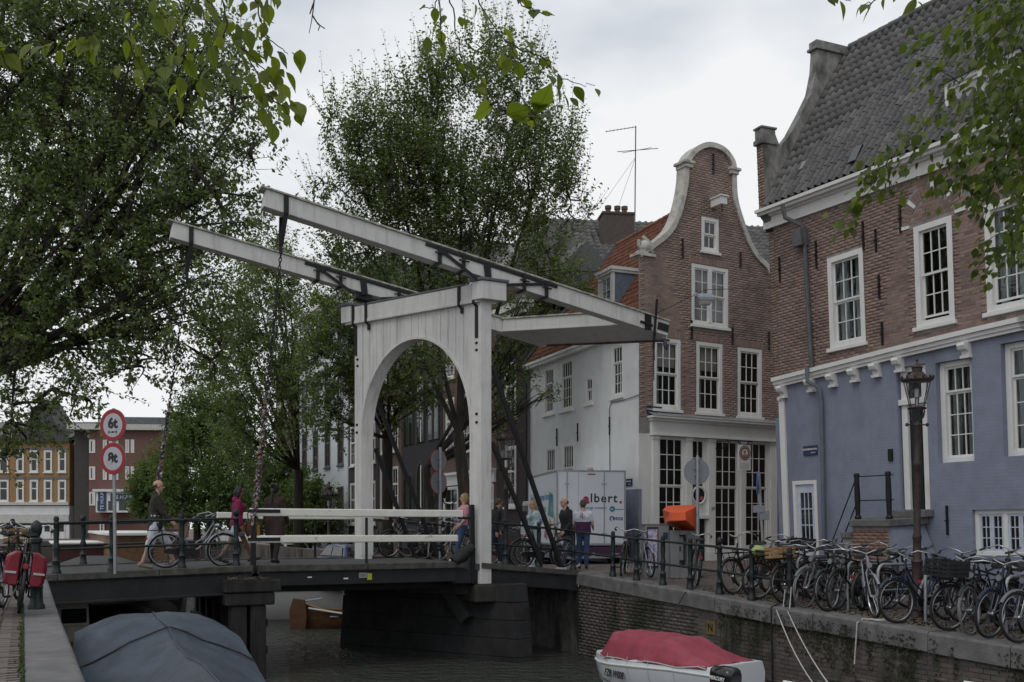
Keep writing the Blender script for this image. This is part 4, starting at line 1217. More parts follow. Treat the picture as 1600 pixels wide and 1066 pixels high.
# ---- red roof, in the frame of the side wall (x along the wall, y into the house)
HWID = 3.05
rzz = FG.px(1110, 297)[1]
bk = 1.35
tile_roof(gab, (0.0, -.22, zE + .1), (SLEN - .16, -.22, zE + .1), (bk, HWID, rzz), (SLEN - .62, HWID, rzz), .21, .27, M_redtile, seed=8, rel=REL, amp=.04)
mb = MB().add([(0, -.2, zE + .06), (SLEN - .1, -.2, zE + .06), (SLEN - .60, HWID, rzz - .03), (bk, HWID, rzz - .03), (SLEN - 1.0, 6.1, zE), (1.8, 6.1, zE), (SLEN - 1.0, 6.1, 0), (1.8, 6.1, 0), (0, .3, 0), (0, .3, zE)],
              [(0, 1, 2, 3), (3, 2, 4, 5), (4, 6, 7, 5), (8, 9, 0, 3, 5, 7)])
o = mb.build('roof_deck', M_timber, gab); o.matrix_basis = REL
o = MB().bar((-.05, -.3, zE + .12), (bk - .05, HWID, rzz + .06), .3, .1).build('roof_verge', M_lead, gab); o.matrix_basis = REL
rid2 = MB().tube([(0, 0, 0), (.36, 0, 0)], [.11, .095], n=8).mesh('ridge_tile', M_redtile, 50)
for i in range(int((SLEN - bk - .7) / .34)):
 o = link('ridge_tile', rid2, gab); o.matrix_basis = REL @ Matrix.Translation((bk + i * .34, HWID, rzz + .03))
# dormer in the red roof
dx_, dz_ = FS.px(937, 470, .3); dx2, dz2 = FS.px(958, 425, .3)
dwid = 1.0
DX0 = FS.px(958, 440, .35)[0] - 1.0
DZ0 = FS.px(958, 474, .35)[1]
DM = REL @ Matrix.Translation((DX0, .35, DZ0))
db = MB().box(0, 1.0, 0.05, 1.6, 0, 1.1).build('dormer', mat('blue_dormer_boards', (0.15, 0.185, 0.24), .7, var=.2), gab); db.matrix_basis = DM
o = MB().box(-.1, 1.1, -.12, 1.8, 1.1, 1.2).box(-.06, 1.06, -.07, 1.6, 1.02, 1.1).box(-.02, .12, -.03, .05, 0, 1.03).box(.88, 1.02, -.03, .05, 0, 1.03).build('dormer_cornice', M_trim, gab); o.matrix_basis = DM
window(gab, .12, .88, 0, 1.02, y=.0, cols=2, rows=(2,), fw=.06, rec=.05, rel=DM, sill=False)
# television aerial on the roof
ap = PX(992, 350, 33.5)
an = thing('tv_aerial', 'tall thin television aerial with crossed rods above the red roof', 'aerial', loc=(ap.x, ap.y, rzz - 1.25))
mz = (818 - 197) / 1500 * 33.5 - (rzz - 1.25)
MB().tube([(0, 0, 0), (.03, 0, mz)], .022, 6).build('mast', M_lead, an)
mb = MB(); hz_ = (818 - 236) / 1500 * 33.5 - (rzz - 1.25)
mb.tube([(-.62, 0, hz_ - .03), (.80, -.1, hz_ + .05)], .013, 5); mb.tube([(-.4, .5, hz_ + .12), (.5, -.55, hz_ - .1)], .01, 5)
mb.build('crossed_rods', M_lead, an)
mb = MB(); mb.tube([(-1.02, 0, mz - .2), (.05, 0, mz - .03)], .013, 5)
for k in range(8): mb.tube([(-1 + k * .13, -.1, mz - .19 + k * .02), (-1 + k * .13, .1, mz - .19 + k * .02)], .006, 4)
mb.build('yagi_boom', M_lead, an)
MB().tube([(.03, 0, hz_ - .2), (-1.2, .6, 0.6)], .006, 4).tube([(.03, 0, hz_ - .2), (-.6, -.5, .4)], .006, 4).build('guy_wire', M_lead, an)
# street lantern hung on a wire between the houses
hp = PX(1102, 470, 26.5)
hl = thing('hanging_street_lamp', 'grey street lamp hanging on a wire in front of the brick gable', 'lamp', loc=hp)
MB().add([(-.19, -.19, -.02), (.19, -.19, -.02), (.19, .19, -.02), (-.19, .19, -.02), (-.22, -.2, .06), (.22, -.2, .06), (.22, .2, .06), (-.22, .2, .06), (-.16, -.14, .17), (.16, -.14, .17), (.16, .14, .17), (-.16, .14, .17)],
         [(0, 3, 2, 1), (0, 1, 5, 4), (1, 2, 6, 5), (2, 3, 7, 6), (3, 0, 4, 7), (4, 5, 9, 8), (5, 6, 10, 9), (6, 7, 11, 10), (7, 4, 8, 11), (8, 9, 10, 11)]).build('lamp_housing', mat('blue_grey_lamp', (.25, .28, .32), .5), hl)
MB().add([(-.18, -.17, -.025), (.18, -.17, -.025), (.18, .17, -.025), (-.18, .17, -.025), (-.13, -.1, -.11), (.13, -.1, -.11), (.13, .1, -.11), (-.13, .1, -.11)],
         [(0, 1, 5, 4), (1, 2, 6, 5), (2, 3, 7, 6), (3, 0, 4, 7), (4, 5, 6, 7)]).build('lamp_glass', mat('milky_lamp_glass', (.6, .6, .57), .3), hl)
wa, wb_ = FG.M @ Vector((.55, -.03, FG.px(1018, 492)[1])), FH.M @ Vector((.5, -.1, 7.6))
MB().tube([(0, 0, .17), (0, 0, .3)], .012, 5).tube([Vector(wa) - hp, Vector((0, 0, .3)), Vector(wb_) - hp], .008, 4).build('hanging_wire', M_iron, hl)
# ================================================================== row of houses beyond, along the right bank
P0 = GC + sdir * SLEN + DS * .25
P0 = Vector((P0.x, P0.y, 0))
def simple_roof(h, w, d, z, rise, mat_, name='roof'):
 return MB().add([(0, 0, z), (w, 0, z), (w, d, z), (0, d, z), (0, d * .45, z + rise), (w, d * .45, z + rise)],
     [(0, 1, 5, 4), (2, 3, 4, 5), (1, 2, 5), (3, 0, 4)]).build(name, mat_, h)
def row_house(label, yn, yf, hgt, wall_m, cols, floors, win, mat_w=None, win_w=.95, shop=None, roof=None, rise=2.6, cornice=True, stone_bands=False, panes=(2, (1, 2))):
 w = yf - yn
 o = P0 + DS * yf
 fr = Frame((o.x, o.y, -1.25), -DS)
 h = thing('canal_house', label, 'house', M=fr.M, group='houses in the row behind the bridge')
 MB().box(0, w, 0, 6, -1.2, hgt).build('wall', wall_m, h)
 if cornice: MB().box(-.04, w + .04, -.3, .3, hgt, hgt + .28).box(-.02, w + .02, -.16, .1, hgt - .22, hgt).build('cornice', M_trim, h)
 simple_roof(h, w, 6, hgt + .28, rise, roof or M_tile)
 z = floors[0]
 for k, (z0_, hh) in enumerate(floors):
  for i in range(cols):
   xc = w * (i + .5) / cols
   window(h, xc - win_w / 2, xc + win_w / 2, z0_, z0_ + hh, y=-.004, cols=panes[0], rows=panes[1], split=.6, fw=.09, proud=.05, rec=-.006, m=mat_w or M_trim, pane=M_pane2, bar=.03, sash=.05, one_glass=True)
 if shop:
  MB().box(.05, w - .05, -.09, 0, shop - .45, shop).box(0.02, w - .02, -.22, 0, shop, shop + .12).build('shop_frieze', M_trim, h)
  for i in range(3):
   x0_ = .12 + (w - .24) * i / 3
   if i == 1:
    MB().box(x0_ + .12, x0_ + (w - .24) / 3 - .12, -.04, 0, 0.1, shop - .5).build('door', M_green_iron, h)
   else:
    window(h, x0_ + .08, x0_ + (w - .24) / 3 - .08, .6, shop - .5, y=-.004, cols=2, rows=(1, 1), split=.7, fw=.09, proud=.05, rec=-.006, pane=M_pane2, one_glass=True, sill=False)
 return h
M_dkbrick = mat('dark_brown_brick_far', (0.05, 0.042, 0.04), .9, var=.25, scale=5, stretch=(1, 1, 3))
M_rdbrick = mat('brown_brick_far', (0.135, 0.085, 0.07), .9, var=.25, scale=6, stretch=(1, 1, 3))
M_char = mat('charcoal_brick_far', (0.038, 0.037, 0.042), .9, var=.2, scale=5)
M_whitewall = mat('whitewashed_brick_far', (0.60, 0.62, 0.64), .85, var=.06, scale=3)
row_house('dark brown brick house with one white framed window beside the white plastered wall', .05, 2.6, 9.6, M_dkbrick, 1, [(1.9, 2.4), (5.4, 2.2)], None)
row_house('brown brick canal house with white shop front behind the right bridge post', 2.65, 8.3, 11.2, M_rdbrick, 3, [(4.4, 2.5), (7.8, 2.3)], None, shop=3.4)
# the dark church front with pointed windows
o = P0 + DS * 13.6
frc = Frame((o.x, o.y, -1.25), -DS)
ch = thing('church', 'charcoal church front with narrow pointed arch windows seen through the bridge portal', 'church', M=frc.M)
MB().box(0, 5.2, 0, 6, 0, 12.5).build('wall', M_char, ch)
MB().add([(-.1, -.02, 12.5), (5.3, -.02, 12.5), (2.6, -.02, 15.5), (-.1, 6, 12.5), (5.3, 6, 12.5), (2.6, 6, 15.5)], [(0, 1, 2), (5, 4, 3), (0, 2, 5, 3), (1, 4, 5, 2)]).build('roof', M_tile, ch)
def lancet(w, h, n=8):
 pts = [(-w / 2, 0), (w / 2, 0)]
 pts += [(w / 2 - w * (1 - math.cos(t)) * 1.0, h - w * .87 + w * math.sin(t)) for t in [k * math.pi / 3 / n for k in range(n + 1)]]
 left = [(-p[0], p[1]) for p in pts[2:-1]][::-1]
 return pts + left
for z0_, hh in ((1.6, 2.6), (5.2, 3.4), (9.6, 2.6)):
 for i, (xc, ww, k) in enumerate(((.55, .42, .8), (1.3, .42, .8), (2.6, .85, 1.0), (3.9, .42, .8), (4.65, .42, .8))):
  fr_ = MB()
  out, inn = lancet(ww + .2, hh * k + .12), lancet(ww, hh * k)
  fo = MB().prism(out, -.06, -.004).build('arched_window', mat('dark_church_stone', (0.06, 0.058, 0.06), .9), ch, loc=(xc, 0, z0_))
  MB().prism(inn, -.068, -.062).build('pane', M_pane2, fo)
  if i == 2: MB().box(.12, .2, -.09, -.06, 0, hh * .95).build('glazing_bar', M_trim, fo)
row_house('brown brick house with tall white sash windows left of the dark church', 13.7, 17.2, 13.0, M_rdbrick, 2, [(2.0, 2.2), (5.0, 2.5), (8.6, 2.2)], None)
row_house('narrow dark brick house with white door next to the whitewashed house', 17.3, 22.6, 12.5, M_dkbrick, 3, [(1.2, 2.4), (4.6, 2.3), (8.0, 2.1)], None)
row_house('tall whitewashed canal house with dark windows behind the trees', 22.8, 34.0, 15.2, M_whitewall, 4, [(1.2, 2.3), (4.8, 2.6), (8.6, 2.5), (12.0, 2.0)], None, mat_w=M_lead, win_w=1.15, roof=M_tile)
row_house('dim brick house at the far end of the canal row', 34.2, 41.0, 13.0, M_rdbrick, 3, [(1.2, 2.3), (4.8, 2.4), (8.4, 2.2)], None)
# grey roofed house rising behind the red roof
fb = Frame(tuple(PX(870, 818, 43.0))[:2] + (-1.25,), (0.992, 0.12, 0))
bh_ = thing('rear_house', 'house with long grey tiled roof and brick chimney behind the red roof', 'house', M=fb.M)
bz = (818 - 425) / 1500 * 43 + 1.25
bz2 = (818 - 322) / 1500 * 45 + 1.25
MB().box(-1, 13, .3, 8, 0, bz).build('wall', M_rdbrick, bh_)
MB().add([(-1, 0, bz), (13, 0, bz), (13, 4, bz2), (-1, 4, bz2), (13, 8, bz), (-1, 8, bz)], [(0, 1, 2, 3), (3, 2, 4, 5), (1, 4, 2), (0, 3, 5)]).build('roof', M_tile, bh_)
tile_roof(bh_, (-1, -.05, bz + .02), (13, -.05, bz + .02), (-1, 4, bz2 + .04), (13, 4, bz2 + .04), .30, .36, M_tile, seed=31, amp=.06)
cq = fb.px(963, 350, 2.5)
ch_ = MB().box(cq[0] - .75, cq[0] + .75, 2.0, 3.0, bz - .5, bz2 - .25).box(cq[0] - .8, cq[0] + .8, 1.95, 3.05, bz2 - .25, bz2 - .15).build('chimney', mat('sooty_chimney_brick', (.085, .068, .06), .9, var=.3, scale=6, stretch=(1, 1, 3)), bh_)
for k in (-.4, .05, .4):
 MB().lathe([(.14, 0), (.12, .25), (.16, .27), (.16, .42), (.1, .44)], 10, c=(cq[0] + k, 2.5, bz2 - .15)).build('chimney_pot', mat('clay_pot', (.12, .07, .05), .9), ch_, smooth=40)
# grey roof between the gable and the corner house
fr2 = Frame(tuple(PX(1165, 818, 42.0))[:2] + (-1.25,), (.866, .5, 0))
h2 = thing('rear_house', 'grey tiled roof just showing between the brick gable and the corner house', 'house', M=fr2.M)
MB().box(0, 6, 1.5, 8, 0, 10).build('wall', M_rdbrick, h2)
zt_ = (818 - 386) / 1500 * 43 + 1.25
MB().add([(0, 1, 9.5), (6, 1, 9.5), (6, 4.5, zt_ + .4), (0, 4.5, zt_ + .4), (6, 8, 9.5), (0, 8, 9.5)], [(0, 1, 2, 3), (3, 2, 4, 5), (1, 4, 2), (0, 3, 5)]).build('roof', M_tile, h2)
tile_roof(h2, (0, .97, 9.53), (6, .97, 9.53), (0, 4.5, zt_ + .45), (6, 4.5, zt_ + .45), .3, .36, M_tile, seed=33, amp=.06)
# warm lit shop on the side street, seen between the two corner houses
fs2 = Frame(tuple(PX(1221, 818, 34.5))[:2] + (-1.25,), (.866, .5, 0))
h3 = thing('side_street_shop', 'small shop with white pilasters and lit display window in the side street', 'shop', M=fs2.M)
MB().box(-.6, 5, .6, 6, 0, 9.0).box(-.6, 5, .0, .6, 3.35, 9.0).build('wall', M_rdbrick, h3)
MB().box(-.2, .22, -.1, .6, 0, 3.0).box(-.3, 2.4, -.35, .6, 3.02, 3.35).box(.75, 1.0, -.08, .6, 0, 3.0).build('shop_front', M_trim, h3)
m = mat('warm_display_light', (.9, .55, .25), .5)
N, L = nodes_of(m); N['Principled BSDF'].inputs['Emission Color'].default_value = (1, .55, .22, 1); N['Principled BSDF'].inputs['Emission Strength'].default_value = .55
for k in range(4):
 MB().box(.24, .73, .3, .33, .35 + k * .62, .62 + k * .62).build('lit_shelf', m, h3)
 MB().box(.23, .74, .12, .3, .30 + k * .62, .34 + k * .62).build('shelf', M_room, h3)
 for j in range(3): MB().lathe([(.05, 0), (.06, .1), (.03, .16)], 8, c=(.32 + j * .16, .2, .345 + k * .62)).build('shelf_goods', M_brick2, h3)
MB().box(.22, .75, .0, .01, .2, 2.95).build('pane', M_clear, h3)
# ================================================================== houses at the far end of the canal, left
M_ochre = mat('ochre_brick_far', (0.31, 0.185, 0.09), .9, var=.18, scale=6, stretch=(1, 1, 3))
M_redfar = mat('red_brown_brick_far', (0.17, 0.092, 0.078), .9, var=.18, scale=6, stretch=(1, 1, 3))
Zf = 78.0
fo_ = Frame(tuple(PX(-60, 818, Zf + 1.5))[:2] + (-1.3,), (1, -.04, 0))
def fhole(fr, u0, u1, v0, v1):
 x0_, z1_ = fr.px(u0, v0); x1_, z0_ = fr.px(u1, v1)
 return x0_, x1_, z0_, z1_
oc = thing('ochre_house', 'ochre brick house with white arched ground floor at the far end of the canal', 'house', M=fo_.M)
xr = fo_.px(108.5, 740)[0]
zc_ = fo_.px(60, 793)[1]; ztp = fo_.px(60, 690)[1]; zee = fo_.px(80, 689)[1]
zgf = fo_.px(60, 790)[1]
ze = fo_.px(100, 690)[1]
zfl = fo_.px(60, 783)[1]
eave = fo_.px(100, 687)[1]
zt3 = fo_.px(90, 692)[1]
MB().box(0, xr, 0, 10, fo_.px(60, 787)[1] - .2, fo_.px(100, 691)[1]).build('wall', M_ochre, oc)
MB().box(0, xr, -.02, 10, 0, fo_.px(60, 787)[1] - .2).build('ground_floor_wall', M_plaster, oc)
EV = fo_.px(100, 691)[1]
MB().box(-.1, xr + .1, -.3, .2, EV, EV + .35).build('eave_cornice', mat('dark_eave', (.07, .065, .07), .8), oc)
MB().add([(0, 0, EV + .3), (xr, 0, EV + .3), (xr, 5, EV + 2.2), (0, 5, EV + 2.2), (xr, 10, EV), (0, 10, EV)], [(0, 1, 2, 3), (3, 2, 4, 5), (1, 4, 2), (0, 3, 5)]).build('roof', M_tile, oc)
gx = fo_.px(72, 640)[0]
MB().prism([(gx - 2.4, EV + .3), (gx + 1.7, EV + .3), (gx - .4, EV + 3.6)], -.1, 3).build('front_gable', mat('dark_eave', (.07, .065, .07), .8), oc)
hz_ = fo_.px(60, 787)[1]
MB().box(-.1, xr + .02, -.2, 0, hz_ - .12, hz_ + .1).box(-.1, xr, -.12, 0, hz_ - 1.6, hz_ - .9).build('storey_band', mat('pale_frieze', (.5, .5, .47), .8), oc)
for u0, u1 in ((-2, 14), (26, 38), (47, 60), (69, 82), (91, 104)):
 for v0, v1 in ((704, 738), (750, 784)):
  x0_, x1_, z0_, z1_ = fhole(fo_, u0, u1, v0, v1)
  window(oc, x0_, x1_, z0_, z1_, y=-.01, cols=1, rows=(1, 1), split=.62, fw=.12, proud=.06, rec=-.005, pane=M_pane2, one_glass=True)
  MB().box(x0_ - .15, x1_ + .15, -.06, -.01, z1_ + .02, z1_ + .25).build('window_head', mat('grey_lintel', (.16, .15, .15), .8), oc)
for u0, u1 in ((2, 14), (25, 35), (47, 58), (69, 80), (91, 102)):
 x0_, x1_, _, z1_ = fhole(fo_, u0, u1, 803, 840)
 r_ = (x1_ - x0_) / 2
 pts = [(-r_, 0), (r_, 0)] + [(r_ * math.cos(k * math.pi / 10), z1_ - r_ + r_ * math.sin(k * math.pi / 10)) for k in range(11)]
 pts = [(p[0], max(p[1], 0)) for p in pts]
 f_ = MB().prism(pts, -.08, -.025).build('arched_door', M_trim, oc, loc=((x0_ + x1_) / 2, 0, 0))
 pts2 = [(p[0] * .8, p[1] if p[1] > 0 else z1_ * .55) for p in pts]
 pts2 = [(-r_ * .8, z1_ - r_ * 1.1), (r_ * .8, z1_ - r_ * 1.1)] + [(r_ * .8 * math.cos(k * math.pi / 10), z1_ - r_ + r_ * .8 * math.sin(k * math.pi / 10)) for k in range(11)]
 MB().prism(pts2, -.09, -.082).build('fanlight', M_pane2, f_)
 MB().box(-r_ * .75, r_ * .75, -.09, -.082, z1_ * .3, z1_ - r_ * 1.5).build('pane', M_pane2, f_)
fr_b = Frame(tuple(PX(112, 818, Zf))[:2] + (-1.3,), (1, .10, 0))
rb_ = thing('red_brick_block', 'plain red-brown brick block with narrow white windows at the far end of the canal', 'house', M=fr_b.M)
xw = fr_b.px(250, 740)[0]; zt_ = fr_b.px(150, 672)[1]
x_step = fr_b.px(139, 740)[0]
MB().box(x_step, xw, 0, 10, 0, zt_).build('wall', M_redfar, rb_)
MB().box(0, x_step - .02, .6, 10, 0, zt_).build('side_wall', mat('dark_grey_brick_far', (.07, .062, .06), .9), rb_)
MB().box(-.2, xw + .3, -.5, 10, zt_, zt_ + .45).build('roof_edge', mat('pale_frieze', (.5, .5, .47), .8), rb_)
MB().box(xw * .42, xw, 2, 9, zt_ + .45, zt_ + 1.3).build('roof_storey', M_lead, rb_)
MB().tube([(1.2, 3, zt_ + .4), (1.2, 3, zt_ + 3.0)], .1, 6).build('flue', M_galv, rb_)
for (u0, u1) in ((135, 141.5), (145, 149), (160.5, 167), (170, 175.5), (180, 185), (195.5, 202), (204, 210)):
 for v0, v1 in ((687, 708), (729, 750), (769, 790)):
  if v0 > 760 and u0 > 155: continue
  if u0 < 139 and False: continue
  x0_, x1_, z0_, z1_ = fhole(fr_b, u0 + .5, u1, v0, v1)
  window(rb_, max(x0_, x_step + .03) if u0 < 140 else x0_, x1_ if u0 > 140 else max(x1_, x_step + .4), z0_, z1_, y=-.004, cols=1, rows=(1,), fw=.09, proud=.05, rec=-.006, pane=M_pane2, one_glass=True, sill=False)
x0_, x1_, z0_, z1_ = fhole(fr_b, 156, 206, 769, 801)
bay = MB().box(x0_, x1_, -1.0, 0, z0_, z1_).box(x0_ - .2, x1_ + .2, -1.2, 0, z1_, z1_ + .2).build('bay_window', M_trim, rb_)
for i in range(3):
 w_ = (x1_ - x0_) / 3
 g = link('pane', pane_mesh(M_pane2), bay, (x0_ + w_ * i + .12, -1.01, z0_ + .15)); g.scale = (w_ - .24, 1, z1_ - z0_ - .9)
M_board = mat('blue_letting_board', (.03, .06, .14), .6)
bo = MB().box(0, .62, -.03, 0, 0, 1.7).build('letting_board', M_board, rb_, loc=(x0_ + .2, -1.03, z0_ + .1))
text('TE HUUR', .36, M_signwhite, bo, Matrix.Translation((.31, -.035, .85)) @ Matrix.Rotation(R(-90), 4, 'Y'))
bo = MB().box(0, 2.0, -.03, 0, 0, .6).build('letting_board', M_board, rb_, loc=(x0_ + 1.15, -1.03, z1_ - .74))
text('TE HUUR', .38, M_signwhite, bo, Matrix.Translation((1.0, -.035, .3)))
x0_, x1_, z0_, z1_ = fhole(fr_b, 196, 207, 818, 845)
x2_, x3_, z2_, z3_ = fhole(fr_b, 157, 164, 817, 843)
sgn = MB().box(x2_, x3_, -.2, -.05, z2_, z3_).build('vertical_sign', M_signwhite, rb_)
mb = MB()
for k in range(7):
 zz = lerp(z2_, z3_, (k + .5) / 7); mb.add([((x2_ + x3_) / 2 - .09, -.21, zz), ((x2_ + x3_) / 2, -.21, zz - .14), ((x2_ + x3_) / 2 + .09, -.21, zz), ((x2_ + x3_) / 2, -.21, zz + .14)], [(0, 1, 2, 3)])
mb.build('diamond_marks', M_signblack, sgn)
# ================================================================== right quay: wall, coping, paving
S0, S1q = 5.0, 19.5
FQ = Frame(ST(S1q, KR, 0), -DS)               # x runs from the bridge towards the camera
qw = thing('quay_wall', 'dark mossy brick quay wall of the right bank topped with worn grey stone', 'wall', M=FQ.M)
QL = S1q - S0
def qtop(x): return zr(S1q - x) - .30
mb = MB()
n = 24
vs_, fs = [], []
for i in range(n + 1):
 x = QL * i / n
 vs_ += [(x, 0, WATER - .4), (x, 0, qtop(x) + .02)]
for i in range(n): fs.append((2 * i, 2 * i + 2, 2 * i + 3, 2 * i + 1))
mb.add(vs_, fs)
mb.box(-8, 0, 0, .3, WATER - .4, -1.6)
mb.build('wall_core', M_quaymortar, qw)
lay_bricks(qw, WATER - .06, -1.25, lambda z: (0.0, QL), [], 'brick', M_quaybrick, n_parts=300, seed=41, proud=.008, keep=lambda x, z: z + .063 < qtop(x))
x = 0.0
k = 0
rg = random.Random(5)
while x < QL:
 ln = rg.uniform(1.05, 1.45)
 x1_ = min(x + ln, QL)
 mb = MB()
 dz = rg.uniform(-.006, .008); dy = rg.uniform(-.012, .01)
 za_, zb2 = zr(S1q - x), zr(S1q - x1_)
 a_, b_ = x + .006, x1_ - .006
 vs_ = []
 for xx, zz in ((a_, za_), (b_, zb2)):
  vs_ += [(xx, -.07 + dy, zz - .30 + dz), (xx, -.07 + dy, zz - .03 + dz), (xx, -.045 + dy, zz + dz), (xx, .46, zz + dz), (xx, .46, zz - .30)]
 mb.add(vs_, [(0, 5, 6, 1), (1, 6, 7, 2), (2, 7, 8, 3), (3, 8, 9, 4), (4, 9, 5, 0), (0, 1, 2, 3, 4), (9, 8, 7, 6, 5)])
 mb.build('coping_stone', M_stone, qw, bevel=.009)
 x = x1_
# moss hanging from the joints under the coping, in uneven streaks
V, F = [], []
streaks = [(rg.uniform(5.2, 14.0), rg.uniform(.04, .30), rg.uniform(.12, .75)) for _ in range(46)]
for x0_, w_, l_ in streaks:
 zt0 = zr(S1q - x0_)
 for i in range(int(500 * w_ * (.3 + l_)) + 20):
  q = rg.random() ** 1.5
  xx = x0_ + rg.gauss(0, w_ * .5) * (1 - .6 * q); zz = zt0 - .30 - l_ * q + rg.uniform(-.03, .02)
  if rg.random() < .22: zz = zt0 - rg.uniform(.10, .32)
  yo = -.016 if zz < zt0 - .30 else -.088
  a_ = rg.uniform(0, 6.28); r_ = rg.uniform(.008, .022)
  k = len(V)
  for j in range(3): V.append((xx + r_ * math.cos(a_ + j * 2.1), yo - rg.uniform(0, .016), zz + r_ * 1.3 * math.sin(a_ + j * 2.1)))
  F.append((k, k + 1, k + 2))
link('moss', fastmesh('moss', np.array(V), np.array(F), mat('dark_wall_moss', (.026, .030, .013), .95, var=.5, scale=6), 3), qw, kind='stuff')
xx, zz = FQ.px(1112, 981)
pl = MB().box(-.13, .13, -.03, -.008, -.13, .13).build('number_plate', mat('faded_yellow_plate', (.15, .11, .03), .8, var=.4), qw, loc=(xx, 0, zz))
text('N', .2, M_signblack, pl, Matrix.Translation((0, -.034, 0)), weight=.004)
# far stretch of the right quay wall and left quay wall
fw_ = MB()
a_, b_ = ST(24.2, KR, 0), ST(CANAL_END, KR, 0)
n = DT
fw_.add([(a_.x, a_.y, WATER - .3), (b_.x, b_.y, WATER - .3), (b_.x, b_.y, -1.2), (a_.x, a_.y, -1.2)] + [(p.x + n.x * .5, p.y + n.y * .5, z) for p, z in ((a_, WATER - .3), (b_, WATER - .3), (b_, -1.2), (a_, -1.2))],
  [(0, 1, 2, 3), (3, 2, 6, 7), (0, 3, 7, 4), (1, 5, 6, 2)])
o = fw_.build('quay_wall', M_quaybrick); put(o, 'plain quay wall of the right bank beyond the bridge', 'wall')
fw_ = MB()
a_, b_ = ST(CANAL_END, KL - .2, 0), ST(CANAL_END, KR, 0)
fw_.add([(a_.x, a_.y, WATER - .3), (b_.x, b_.y, WATER - .3), (b_.x, b_.y, -1.24), (a_.x, a_.y, -1.24)] + [(p.x - DS.x * -.5, p.y + DS.y * .5, z) for p, z in ((a_, WATER - .3), (b_, WATER - .3), (b_, -1.24), (a_, -1.24))],
  [(0, 1, 2, 3), (3, 2, 6, 7), (0, 3, 7, 4), (1, 5, 6, 2)])
o = fw_.build('quay_wall', M_quaybrick); put(o, 'quay wall closing the far end of the canal', 'wall')
# left quay: wall with big kerb stones
FL = Frame(ST(-6, KL, 0), DS)                 # x runs away from the camera, y to the left
lw_ = thing('quay_edge', 'left quay edge of large flat grey kerb stones running to the bridge', 'quay', M=FL.M)
x = 0.0
while x < 24.9:
 ln = rg.uniform(1.3, 1.9); x1_ = min(x + ln, 25.0)
 za_, zb2 = zl(-6 + x), zl(-6 + x1_)
 a_, b_ = x + .005, x1_ - .005
 dz = rg.uniform(-.004, .004)
 vs_ = []
 for xx, zz in ((a_, za_), (b_, zb2)):
  vs_ += [(xx, .0, zz - .4), (xx, 0, zz - .03 + dz), (xx, .03, zz + dz), (xx, .39, zz + dz), (xx, .39, zz - .4)]
 MB().add(vs_, [(0, 1, 6, 5), (1, 2, 7, 6), (2, 3, 8, 7), (3, 4, 9, 8), (4, 0, 5, 9), (4, 3, 2, 1, 0), (5, 6, 7, 8, 9)]).build('kerb_stone', M_kerb, lw_, bevel=.02)
 x = x1_
MB().box(0, 80, .06, .4, WATER - .4, -1.50).build('wall_core', M_quaybrick, lw_)
# clinker paving of the left quay close to the camera
pv = MB().box(0, .205, 0, .06, -.06, 0).mesh('paver', M_paver)
V, F = [], []
cand = []
for i in range(170):
 for j in range(26):
  xx = 9.0 + i * .066 + rg.uniform(-.002, .002); yy = .40 + j * .212 + (.106 if i % 2 else 0)
  cand.append((xx, yy, rg.uniform(-.004, .004)))
def seen(p):
 w = FL.M @ Vector((p[0], p[1], zl(-6 + p[0])))
 if w.y < .5: return None
 u, v = CU + FPX * w.x / w.y, HV - FPX * w.z / w.y
 return w.length if (-20 < u < 1600 and 0 < v < 1090) else None
vis = sorted([(seen(p), i) for i, p in enumerate(cand) if seen(p)])[:300]
vset = {i for _, i in vis}
for i, (xx, yy, dz) in enumerate(cand):
 zz = zl(-6 + xx) + dz
 if i in vset:
  o = link('paver', pv, lw_, (xx, yy, zz)); o.rotation_euler = (0, 0, R(90) + rg.uniform(-.01, .01))
  o.location = (xx + .06, yy, zz)
 else:
  k = len(V)
  V += [(xx, yy, zz), (xx + .06, yy, zz), (xx + .06, yy + .205, zz), (xx, yy + .205, zz), (xx, yy, zz - .05), (xx + .06, yy, zz - .05), (xx + .06, yy + .205, zz - .05), (xx, yy + .205, zz - .05)]
  F += [(k, k + 1, k + 2, k + 3), (k, k + 4, k + 5, k + 1), (k + 1, k + 5, k + 6, k + 2), (k + 2, k + 6, k + 7, k + 3), (k + 3, k + 7, k + 4, k)]
link('paving', fastmesh('paving', np.array(V), np.array(F), M_paver, 4), lw_, kind='stuff')
# moss and weeds in the joint
V, F = [], []
for i in range(700):
 xx, yy, zz = rg.uniform(10, 20.5), .395 + abs(rg.gauss(0, .015)) + (rg.choice((0, 0, .21, .42)) if rg.random() < .4 else 0), 0
 zz = zl(-6 + xx); a_ = rg.uniform(0, 6.28); h_ = rg.uniform(.01, .05)
 k = len(V); V += [(xx - .012 * math.cos(a_), yy - .012 * math.sin(a_), zz), (xx + .012 * math.cos(a_), yy + .012 * math.sin(a_), zz), (xx + rg.uniform(-.02, .02), yy + rg.uniform(-.02, .02), zz + h_)]
 F.append((k, k + 1, k + 2))
link('joint_weeds', fastmesh('joint_weeds', np.array(V), np.array(F), M_grass, 3), lw_, kind='stuff')
